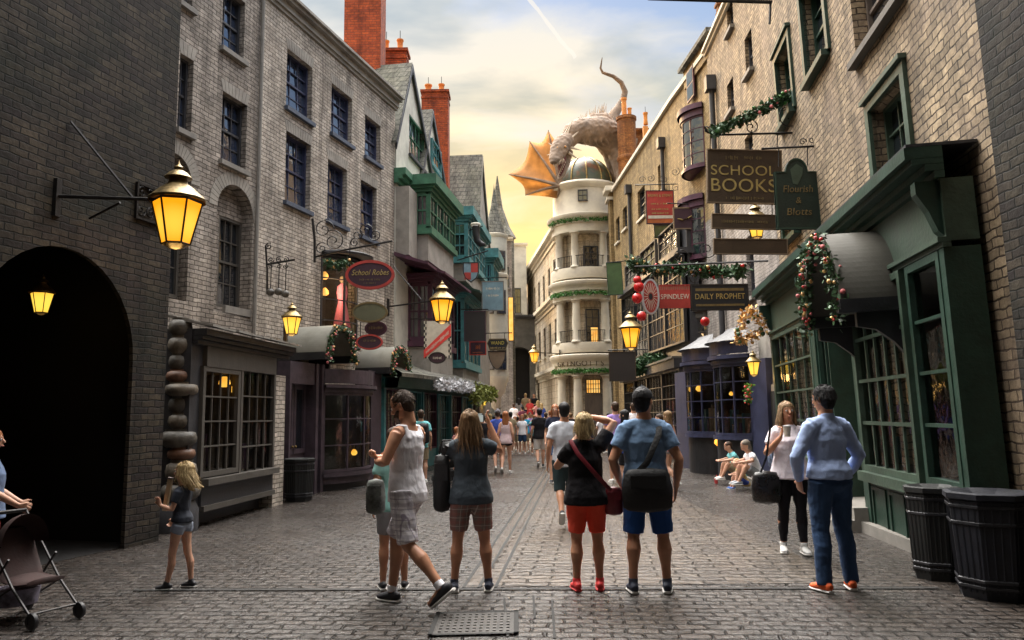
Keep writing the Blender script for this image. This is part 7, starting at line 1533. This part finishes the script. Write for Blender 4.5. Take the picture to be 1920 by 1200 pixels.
# --- foreground
g1, H_ = ph(762, 1138, 764)
person('man in white tank top and pale plaid shorts stepping left with his head bowed', g1, 1.83, 62, ('tank', WHITE), ('shorts', PLW, .97), ('buzz', 'brown'), BLS, 1, dict(elR=(.24, .05, 1.16), wrR=(.03, .28, 1.19), elL=(-.27, .02, 1.17), wrL=(-.02, .29, 1.15), hdR=(-1, .1, .1), hdL=(1, .1, .2), knR=(.12, .20, .53), anR=(.10, .22, .085), knL=(-.12, -.10, .51), anL=(-.10, -.40, .21), ftL=(-.1, .75, -.62), curl=1.0), q=2, head=(8, -24), socks=WHITE, fat=1.0, beard=1)
g2, H_ = ph(884, 1108, 786)
person('woman with long dark blonde hair in charcoal tee and brown plaid shorts taking a photo', g2, 1.66, 4, ('tee', CHAR), ('shorts', PLD, .82), ('long', 'dblond'), SNK, 1, dict(elR=(.29, .05, 1.33), wrR=(.19, .10, 1.60), hdR=(-.3, .3, 1), elL=(-.25, .16, 1.25), wrL=(-.10, .28, 1.50), hdL=(.3, .2, 1), knR=(.13, .01, .5), anR=(.165, -.02, .09), knL=(-.13, .01, .5), anL=(-.165, -.02, .09), curl=.9), q=2, fem=1, fat=1.08, head=(-12, 10))
g3, H_ = ph(1103, 1106, 792)
person('blonde woman in black top and coral red shorts holding a camera up to her face', g3, 1.62, 3, ('tee', BLACKC), ('fitshorts', REDC), ('bob', 'blond'), REDS, 1, dict(elR=(.31, .04, 1.64), wrR=(.09, .14, 1.70), hdR=(-1, .4, -.1), elL=(-.27, .14, 1.20), wrL=(-.02, .28, 1.52), hdL=(.5, .3, 1), knR=(.105, .0, .5), anR=(.115, -.02, .09), knL=(-.105, .0, .5), anL=(-.115, -.02, .09), curl=1), q=2, fem=1, fat=1.14, head=(-14, 6), sole=mat('red_sole', (.6, .05, .05), .6, .1, 9, 0))
g4, H_ = ph(1218, 1110, 748)
person('man in black cap and blue tee with a black bag slung across his back', g4, 1.84, -4, ('tee', BLUET), ('shorts', NAVYC, 1.0), ('short', 'black'), SNK, 1, dict(elR=(.285, -.05, 1.12), wrR=(.26, .03, .88), elL=(-.285, -.05, 1.12), wrL=(-.22, .10, .92), knR=(.13, .01, .5), anR=(.15, -.02, .09), knL=(-.12, .01, .5), anL=(-.14, -.04, .09)), q=2, fat=1.12, head=(-28, 2), cap=(C_('black_cap_cloth', (.02, .02, .022)), 1))
g5, H_ = ph(1062, 986, 770)
person('man in white tee and dark green shorts walking away behind the blonde woman', g5, 1.78, 2, ('tee', C_('white_ash_cotton', (.60, .62, .68))), ('shorts', DGRN, 1.08), ('short', 'black'), BLS, 1, dict(knR=(.10, .08, .5), anR=(.10, .05, .09), knL=(-.09, -.03, .52), anL=(-.09, -.30, .22), ftL=(0, .7, -.7)), q=1)
g6, H_ = ph(1490, 1036, 768)
person('woman facing the camera in white tee and black leggings, raising a cup', g6, 1.72, 172, ('tee', C_('white_jersey', (.80, .72, .77), wr=.7)), ('leggings', BLACKC), ('long', 'dblond'), WHT, 1, dict(elR=(.26, .02, 1.14), wrR=(.13, .22, 1.33), hdR=(-.2, .2, .9), elL=(-.26, -.02, 1.13), wrL=(-.25, .10, .93), knR=(.10, .03, .5), anR=(.12, .0, .09), knL=(-.09, .05, .5), anL=(-.09, .10, .09), curl=1.1), q=2, fem=1, fat=1.17, head=(10, 4))
g7, H_ = ph(1567, 1108, 746)
person('man in pale blue long sleeved shirt, jeans and orange shoes seen from behind', g7, 1.84, 14, ('shirt', BSHIRT), ('jeans', DEN), ('short', 'black'), ORS, 1, dict(elR=(.30, -.02, 1.13), wrR=(.25, .12, .93), elL=(-.29, .02, 1.13), wrL=(-.20, .14, .92), knR=(.13, .03, .5), anR=(.16, .0, .09), knL=(-.10, .02, .5), anL=(-.12, -.02, .09), ftR=(.5, 1, 0), ftL=(-.1, 1, 0)), q=2, fat=1.03, head=(12, -4))
# hidden woman beyond the tank-top man
g8, _ = ph(738, 1104, 800); person('mostly hidden woman in seafoam top standing behind the man in the white tank top', g8, 1.50, 10, ('tee', TEALC), ('shorts', GRYT, .8), ('bob', 'brown'), BLS, 1, {}, q=1, fem=1)
# girl at the left
g9, _ = ph(336, 1104, 878); person('small blonde girl in dark top and denim shorts standing in profile by the cauldron column', g9, 1.15, 84, ('crop', C_('slate_cotton', (.035, .04, .055))), ('hotpants', C_('light_denim', (.26, .30, .38))), ('blow', 'blond'), BLS, 0, dict(elR=(.20, .06, 1.14), wrR=(.20, .22, .96), elL=(-.20, .05, 1.14), wrL=(-.18, .24, 1.20), hdL=(0, .4, 1), knR=(.09, -.06, .5), anR=(.10, -.12, .09), knL=(-.09, .08, .5), anL=(-.10, .14, .09), curl=1), q=2, fem=1, fat=.86, head=(0, 2), child=1)
w9 = thing('toy_wand', 'tan cardboard tube held up by the small girl', 'toy', tuple(g9 + V3((-.14, -.03, .83)))); w9.rotation_euler = (0, R(8), 0); MB().box(-.02, .02, -.02, .02, -.10, .20).build('tube', mat('tan_card', (.42, .30, .17), .7, .2, 9, .1), w9); MB().box(-.022, .022, -.022, .022, .20, .215).build('end_cap', M['trim_brown'], w9)
# seated on the kerb
def seated(label, u, v, H, rot, top, bot, hair, skin, q=1, fem=0, z=.16, yy=17.2, dz=-.0, shoes=None, child=0):
    p = at(u, v, yy); p.z = z + .12 * H / 1.75 - .95 * H / 1.75
    return person(label, p, H, rot, top, bot, hair, shoes or WHT, skin, dict(knR=(.14, .38, 1.16), anR=(.12, .46, .84), knL=(-.14, .36, 1.16), anL=(-.12, .50, .84), elR=(.22, .22, 1.26), wrR=(.10, .44, 1.24), elL=(-.22, .22, 1.26), wrL=(-.06, .46, 1.22), ftR=(0, 1, 0), ftL=(0, 1, 0)), q=q, fem=fem, lean=24, head=(0, -14), child=child)
seated('boy in aqua tee hunched forward, left of the pair sitting on the kerb', 1388, 900, 1.55, 92, ('tee', AQUA), ('shorts', KHAKI, .8), ('short', 'brown'), 0, yy=17.6, z=.18)
seated('person with light brown hair and backpack in white tee sitting bent over on kerb', 1424, 910, 1.68, 96, ('tee', WHITE), ('shorts', GRYT, .8), ('bob', 'grey'), 0, yy=16.2, fem=1, z=.20, shoes=mat('grey_trainer', (.35, .37, .40), .6, .1, 9, .1))
seated('small child in yellowish top sitting between the two on the kerb', 1398, 912, 1.1, 100, ('tee', C_('yellow_cotton', (.5, .36, .15))), ('shorts', BLU2, .8), ('short', 'blond'), 0, yy=16.6, z=.05, shoes=mat('blue_trainer', (.04, .15, .5), .6, .1, 9, .1), child=1)
# --- middle distance, each from the photograph: (u, feet v, height, rot, ...)
WALK = dict(knR=(.10, .10, .52), anR=(.10, .14, .09), knL=(-.09, -.02, .50), anL=(-.09, -.28, .17), ftL=(0, .8, -.6))
STAND = {}
PHOT = dict(elR=(.27, .14, 1.28), wrR=(.10, .26, 1.55), hdR=(-.3, .2, 1), elL=(-.27, .14, 1.28), wrL=(-.10, .26, 1.55), hdL=(.3, .2, 1))
BENT = dict(elR=(.24, .02, 1.14), wrR=(.12, .24, 1.12), elL=(-.24, .02, 1.14), wrL=(-.12, .24, 1.12))
def mid(label, u, vf, vh, rot, top, bot, hair, pose=STAND, fem=0, skin=0, q=1, fat=1, sh=None, cap=None, head=(0, 0), y=None, group=None, z=0):
    g_ = gp(u, vf) if y is None else at(u, vh, y); g_.z = z; H = at(u, vh, g_.y).z - z; return person(label, g_, max(min(H, 1.95), .9), rot, top, bot, hair, sh or WHT, skin, pose, fem=fem, q=q, fat=fat, cap=cap, head=head, group=group)
mid('man in aqua tee with black backpack standing before the mauve shop', 789, 905, 768, 8, ('tee', AQUA), ('shorts', KHAKI, .9), ('short', 'brown'))
mid('woman in white tank top and tiny black shorts walking away, long reddish hair', 949, 888, 771, -4, ('tank', C_('blush_cotton', (.62, .48, .50))), ('hotpants', BLACKC), ('long', 'red'), WALK, fem=1, skin=0)
mid('man in blue tee and plum shorts walking beside the woman in black shorts', 934, 886, 767, 6, ('tee', BLU2), ('shorts', MAR, .9), ('short', 'brown'), WALK, cap=(C_('grey_cap_cloth', (.15, .15, .17)), 1))
mid('man in black tee and white shorts walking away up the middle of the street', 1013, 876, 765, 4, ('tee', BLACKC), ('shorts', C_('ivory_cotton', (.55, .52, .48)), .95), ('short', 'black'), WALK, fat=1.1, sh=BLS)
mid('person in bright cyan tee and khaki shorts in the middle of the crowd', 986, 848, 775, 10, ('tee', CYAN), ('shorts', KHAKI, .95), ('short', 'dblond'), PHOT)
mid('ginger haired woman in navy top facing the camera behind the man in the white tee', 1043, 905, 758, 176, ('tee', C_('deep_navy_cotton', (.02, .025, .05))), ('shorts', C_('mid_denim', (.08, .14, .26)), .8), ('long', 'red'), WALK, fem=1, sh=BLS)
mid('man in lilac tee on the right of the crowd', 1157, 905, 753, 8, ('tee', PURP), ('shorts', BLACKC, .9), ('short', 'brown'), BENT)
mid('dark haired woman in black and blue top turned left, holding a phone', 1174, 925, 768, 62, ('tee', BLU2), ('shorts', BLACKC, .8), ('long', 'black'), BENT, fem=1, sh=BLS)
mid('person in white tee behind the dark haired woman', 1191, 880, 755, 5, ('tee', WHITE), ('shorts', GRYT, .9), ('short', 'brown'))
mid('brown haired woman in pink vest to the right of the black cap man', 1256, 918, 770, 40, ('tank', PINKC), ('hotpants', GRYT), ('long', 'dblond'), dict(WALK), fem=1)
mid('woman in mint tee half hidden behind the black cap man', 1240, 905, 776, 60, ('tee', C_('mint_cotton', (.42, .50, .40))), ('shorts', KHAKI, .8), ('pony', 'brown'), BENT, fem=1)
mid('person in red checked top bending by the stroller behind the photographing woman', 857, 900, 800, -50, ('tee', plaid('red_plaid', (.5, .3, .28), (.45, .06, .06), (.1, .03, .03), .7)), ('shorts', DEN, .9), ('short', 'red'), BENT, fem=1)
mid('person in dark cap holding up a phone at the left of the crowd', 905, 880, 777, 20, ('tee', BLACKC), ('shorts', KHAKI, .9), ('short', 'brown'), PHOT, cap=(BLACKC, 1))
mid('child in grey blue tee at the centre of the crowd', 971, 845, 781, 0, ('tee', GRYT), ('shorts', DEN, .9), ('short', 'black'))
mid('woman in orange dress top in the crowd near the far wand sign', 919, 858, 776, 15, ('tank', C_('orange_cotton', (.7, .25, .08))), ('hotpants', DEN), ('long', 'blond'), fem=1)
# --- far crowd
rnd = random.Random(77); tops = [('red', REDT), ('white', WHITE), ('blue', BLU2), ('black', BLACKC), ('grey', GRYT), ('aqua', AQUA), ('pink', PINKC), ('khaki', KHAKI), ('lilac', PURP), ('plum', MAR)]
far = [(926, 780), (940, 776), (957, 772), (965, 781), (979, 777), (994, 773), (1002, 778), (1024, 774), (1031, 770), (1056, 776), (1070, 774), (1082, 778), (1093, 772), (1106, 776), (1127, 778), (1140, 774), (1209, 777), (912, 783), (895, 780), (877, 784)]
for i, (u, v) in enumerate(far):
    y = 31 + rnd.uniform(0, 6); cn, cm_ = tops[(i * 7 + 3) % len(tops)]; fm = rnd.random() < .5; hk = rnd.choice(['short', 'long', 'bob', 'pony']) if fm else 'short'; hc = rnd.choice(['brown', 'black', 'blond', 'dblond', 'red'])
    left = far and sorted(far).index((u, v)) + 1
    mid(f'far person in {cn} top with {hc if hc != "dblond" else "fair"} hair, {left} from left in crowd', u, 0, v, rnd.choice([0, 20, -30, 170, 60, 200]), ('tee', cm_), ('shorts', rnd.choice([DEN, KHAKI, BLACKC, GRYT]), .9), (hk, hc), rnd.choice([STAND, WALK, BENT, PHOT]), fem=fm, q=0, y=y, group='far crowd before the bank')
steps = [(963, 742, 2), (972, 736, 4), (985, 733, 6), (993, 738, 4), (1001, 732, 6), (1008, 740, 3), (979, 748, 1), (1015, 745, 2)]
for i, (u, v, k) in enumerate(steps):
    cn, cm_ = tops[(i * 3 + 1) % len(tops)]; y = 42.7 + k * .45; fm = i % 2
    p = at(u, v, y); zb_ = (k + 1) * .15
    person(f'tiny person in {cn} top on the stone steps, number {sorted(steps).index((u, v, k)) + 1} from the left', (p.x, y, zb_), max(1.5, min(1.8, p.z - zb_)), rnd.choice([0, 180, 160, 20]), ('tee', cm_), ('shorts', rnd.choice([DEN, KHAKI, BLACKC]), .9), ('long' if fm else 'short', rnd.choice(['brown', 'black', 'blond'])), WHT, 0, rnd.choice([STAND, BENT]), fem=fm, q=0, group='people on the far steps')
# ================================================================== BAGS, CAMERAS, STROLLERS
M['bagblk'] = mat('black_nylon', (.006, .006, .007), .65, .3, 9, .4); M['bagred'] = mat('maroon_leather', (.20, .02, .03), .4, .3, 9, .2); M['leather'] = mat('black_leather', (.016, .015, .016), .28, .3, 9, .2)
def bag(label, c, size, rot, m, strap=None, rnd_=.35, name='shoulder_bag', sr=(.02, .004)):
    t = thing(name, label, 'bag', tuple(c), R(rot)); a, b, h = size; mb = MB()
    mb.loft([(0, 0, -h / 2), (0, 0, -h * .42), (0, 0, 0), (0, 0, h * .38), (0, 0, h / 2)], [(a * .40, b * .35), (a * .5, b * .5), (a * .52, b * .5), (a * .46, b * .42), (a * .38, b * .28)], n=16); o = mb.build('pouch', m, t)
    MB().box(-a * .36, a * .36, -b * .53, -b * .47, h * .05, h * .36).build('flap', m, t)
    if strap: MB().loft([V3(p) - V3(c) for p in strap], [sr] * len(strap), hint=(1, 0, .3), n=8).build('strap', m, t) if not rot else None
    return t
def off(g_, x, y, z): return V3((g_.x + x, g_.y + y, z))
bag('big black messenger bag on the back of the man in the blue tee', off(g4, -.02, -.18, .92), (.44, .13, .36), 0, M['bagblk'], [off(g4, -.16, -.19, 1.02), off(g4, -.02, -.20, 1.16), off(g4, .10, -.16, 1.40), off(g4, .13, -.06, 1.51), off(g4, .12, .08, 1.44)], sr=(.028, .004))
bag('small maroon handbag on the hip of the blonde woman in red shorts', off(g3, .25, -.04, .80), (.17, .09, .24), 0, M['bagred'], [off(g3, .22, -.10, .90), off(g3, .08, -.155, 1.05), off(g3, -.08, -.145, 1.24), off(g3, -.14, -.05, 1.36), off(g3, -.10, .05, 1.33)], sr=(.020, .004))
bag('long black bag hanging at the left side of the woman in charcoal tee', off(g2, -.27, -.02, .98), (.16, .14, .50), 0, M['bagblk'], [off(g2, -.27, -.03, 1.2), off(g2, -.22, -.05, 1.32), off(g2, -.16, .02, 1.36)], sr=(.02, .004))
bag('glossy black leather tote on the arm of the woman with the cup', off(g6, -.30, -.06, .74), (.34, .15, .34), 0, M['leather'], [off(g6, -.38, -.08, .88), off(g6, -.30, -.10, 1.08), off(g6, -.22, -.05, 1.42)], sr=(.012, .004))
bag('grey camouflage bag held by the man in the tank top', off(g1, -.30, .18, .90), (.17, .13, .28), 0, mat('grey_camo', (.09, .10, .09), .6, .9, 14, .3))
bag('black backpack on the man in the aqua tee', off(gp(789, 905), .06, -.17, 1.18), (.32, .18, .46), 0, M['bagblk'], name='backpack')
bag('patterned blue backpack worn by the bent person on the kerb', at(1440, 862, 16.2) + V3((.10, -.05, .05)), (.22, .26, .38), 0, mat('blue_pattern', (.10, .13, .20), .7, .8, 20, .3), name='backpack')
# cup, phones, camera
t = thing('plastic_cup', 'clear cup of pale yellow drink in the raised hand of the woman in white', 'cup', tuple(off(g6, -.115, -.30, 1.38))); MB().lathe([(.001, -.06), (.032, -.06), (.043, .06), (.040, .06)], n=14).build('cup', mat('cup_plastic', (.62, .55, .45), .25, .1, 9, 0), t); MB().lathe([(.044, .05), (.046, .062), (.001, .066)], n=14).build('lid', WHS, t)
def phone(label, p, rot=0, cat='phone', land=False):
    t = thing('phone', label, cat, tuple(p), R(rot)); a, b = (.038, .075) if not land else (.075, .038); MB().box(-a, a, -.005, .005, -b, b).build('case', M['trim_black'], t); MB().box(-a * .9, a * .9, -.0075, -.0052, -b * .88, b * .88).build('screen', emit('phone_screen', (.5, .58, .55), .5), t); return t
phone('phone held up by the woman in the charcoal tee', off(g2, .04, .30, 1.57), 4, land=True)
phone('black camera held to the face of the blonde woman in red shorts', off(g3, .02, .24, 1.56), 3, 'camera', True)
phone('phone held by the dark haired woman in blue', gp(1174, 925) + V3((-.33, .05, 1.08)), 60); phone('phone held up by the person in the dark cap', gp(905, 880) + V3((-.08, .30, 1.62)), 10, land=True)
# red cup on the ground near the kerb
pc = gp(1343, 908); t = thing('paper_cup', 'red paper cup standing on the paving by the seated people', 'cup', (pc.x, pc.y, .012)); MB().lathe([(.001, 0), (.035, 0), (.045, .12), (.001, .12)], n=14).build('cup', REDT, t); MB().tube([(0, 0, .1), (.02, 0, .20)], .006, 5).build('straw', mat('red_straw', (.7, .05, .04), .5, .1, 9, 0), t)
def stroller(label, c, rot, cloth_, pat=None, s=1.0):
    t = thing('stroller', label, 'stroller', tuple(c), R(rot)); fr = MB(); X_ = .24
    for sx in (-1, 1):
        fr.tube([(sx * X_, -.50, 1.02 * s), (sx * X_, -.30, .80), (sx * X_, .10, .36), (sx * X_, .42, .10)], .014, 6); fr.tube([(sx * X_, -.38, .12), (sx * X_, -.12, .46), (sx * X_, .02, .62)], .012, 6); fr.tube([(sx * X_, -.38, .12), (sx * X_, .10, .36)], .010, 6)
    fr.tube([(-X_, -.50, 1.02 * s), (X_, -.50, 1.02 * s)], .02, 8); fr.tube([(-X_, -.38, .12), (X_, -.38, .12)], .010, 6); fr.tube([(-X_, .38, .14), (X_, .38, .14)], .010, 6); fr.build('frame', M['iron'], t)
    st_ = MB(); st_.loft([(0, -.34, .86), (0, -.24, .60), (0, -.12, .40), (0, .10, .38), (0, .24, .40)], [(.20, .03), (.22, .04), (.22, .05), (.22, .04), (.20, .03)], n=14); st_.build('seat', cloth_, t)
    MB().lathe([(.34 * math.cos(R(a)), .34 * math.sin(R(a))) for a in range(0, 91, 15)], (0, 0, 0), 10, 180, 360, M=Matrix.Translation((0, -.10, .72)) @ Matrix.Diagonal((.72, .9, .9, 1))).build('canopy', cloth_, t)
    bk_ = MB(); bk_.loft([(0, -.20, .14), (0, -.20, .30)], [(.20, .17), (.22, .20)], n=14, cap=.2); bk_.build('basket', pat or M['bagblk'], t)
    for (x, y) in ((-X_, -.38), (X_, -.38), (-X_, .42), (X_, .42)):
        w = MB(); MM_ = Matrix.Translation((x, y, .085)) @ Matrix.Rotation(R(90), 4, 'Y'); w.lathe([(.045, -.018), (.075, -.018), (.082, 0), (.075, .018), (.045, .018)], n=18, M=MM_); wo = w.build('wheel', M['trim_black'], t); MB().lathe([(.001, -.012), (.045, -.012), (.045, .012), (.001, .012)], n=14, M=MM_).build('hub', M['bin_band'], wo)
    return t
sg = gp(22, 1176); stroller('dark stroller with maroon seat and spotted bag in the left foreground shadow', (sg.x, sg.y + .2, 0), -115, mat('rust_canvas', (.035, .014, .012), .8, .3, 9, .2), (lambda: (lambda m: m)(mat('spotted_fabric', (.2, .18, .24), .7, 1.0, 7, 0)))())
bpy.data.objects['stroller'].scale = (.82, .82, .82)
s2 = gp(838, 905); stroller('black stroller parked near the mauve shop behind the photographing woman', (s2.x, s2.y, 0), 20, M['bagblk'])
sg2 = gp(0, 1120); person('ginger haired woman in pale blue top pushing the stroller, cut by left edge', (at(-14, 800, 7.0).x, 7.0, 0), 1.54, -60, ('tee', C_('powder_blue_cotton', (.12, .17, .28))), ('shorts', REDT, .9), ('long', 'red'), BLS, 0, dict(elR=(.23, .04, 1.13), wrR=(.20, .27, .98), elL=(-.23, .04, 1.13), wrL=(-.18, .27, .98), curl=1.4), q=2, fem=1, fat=1.1)
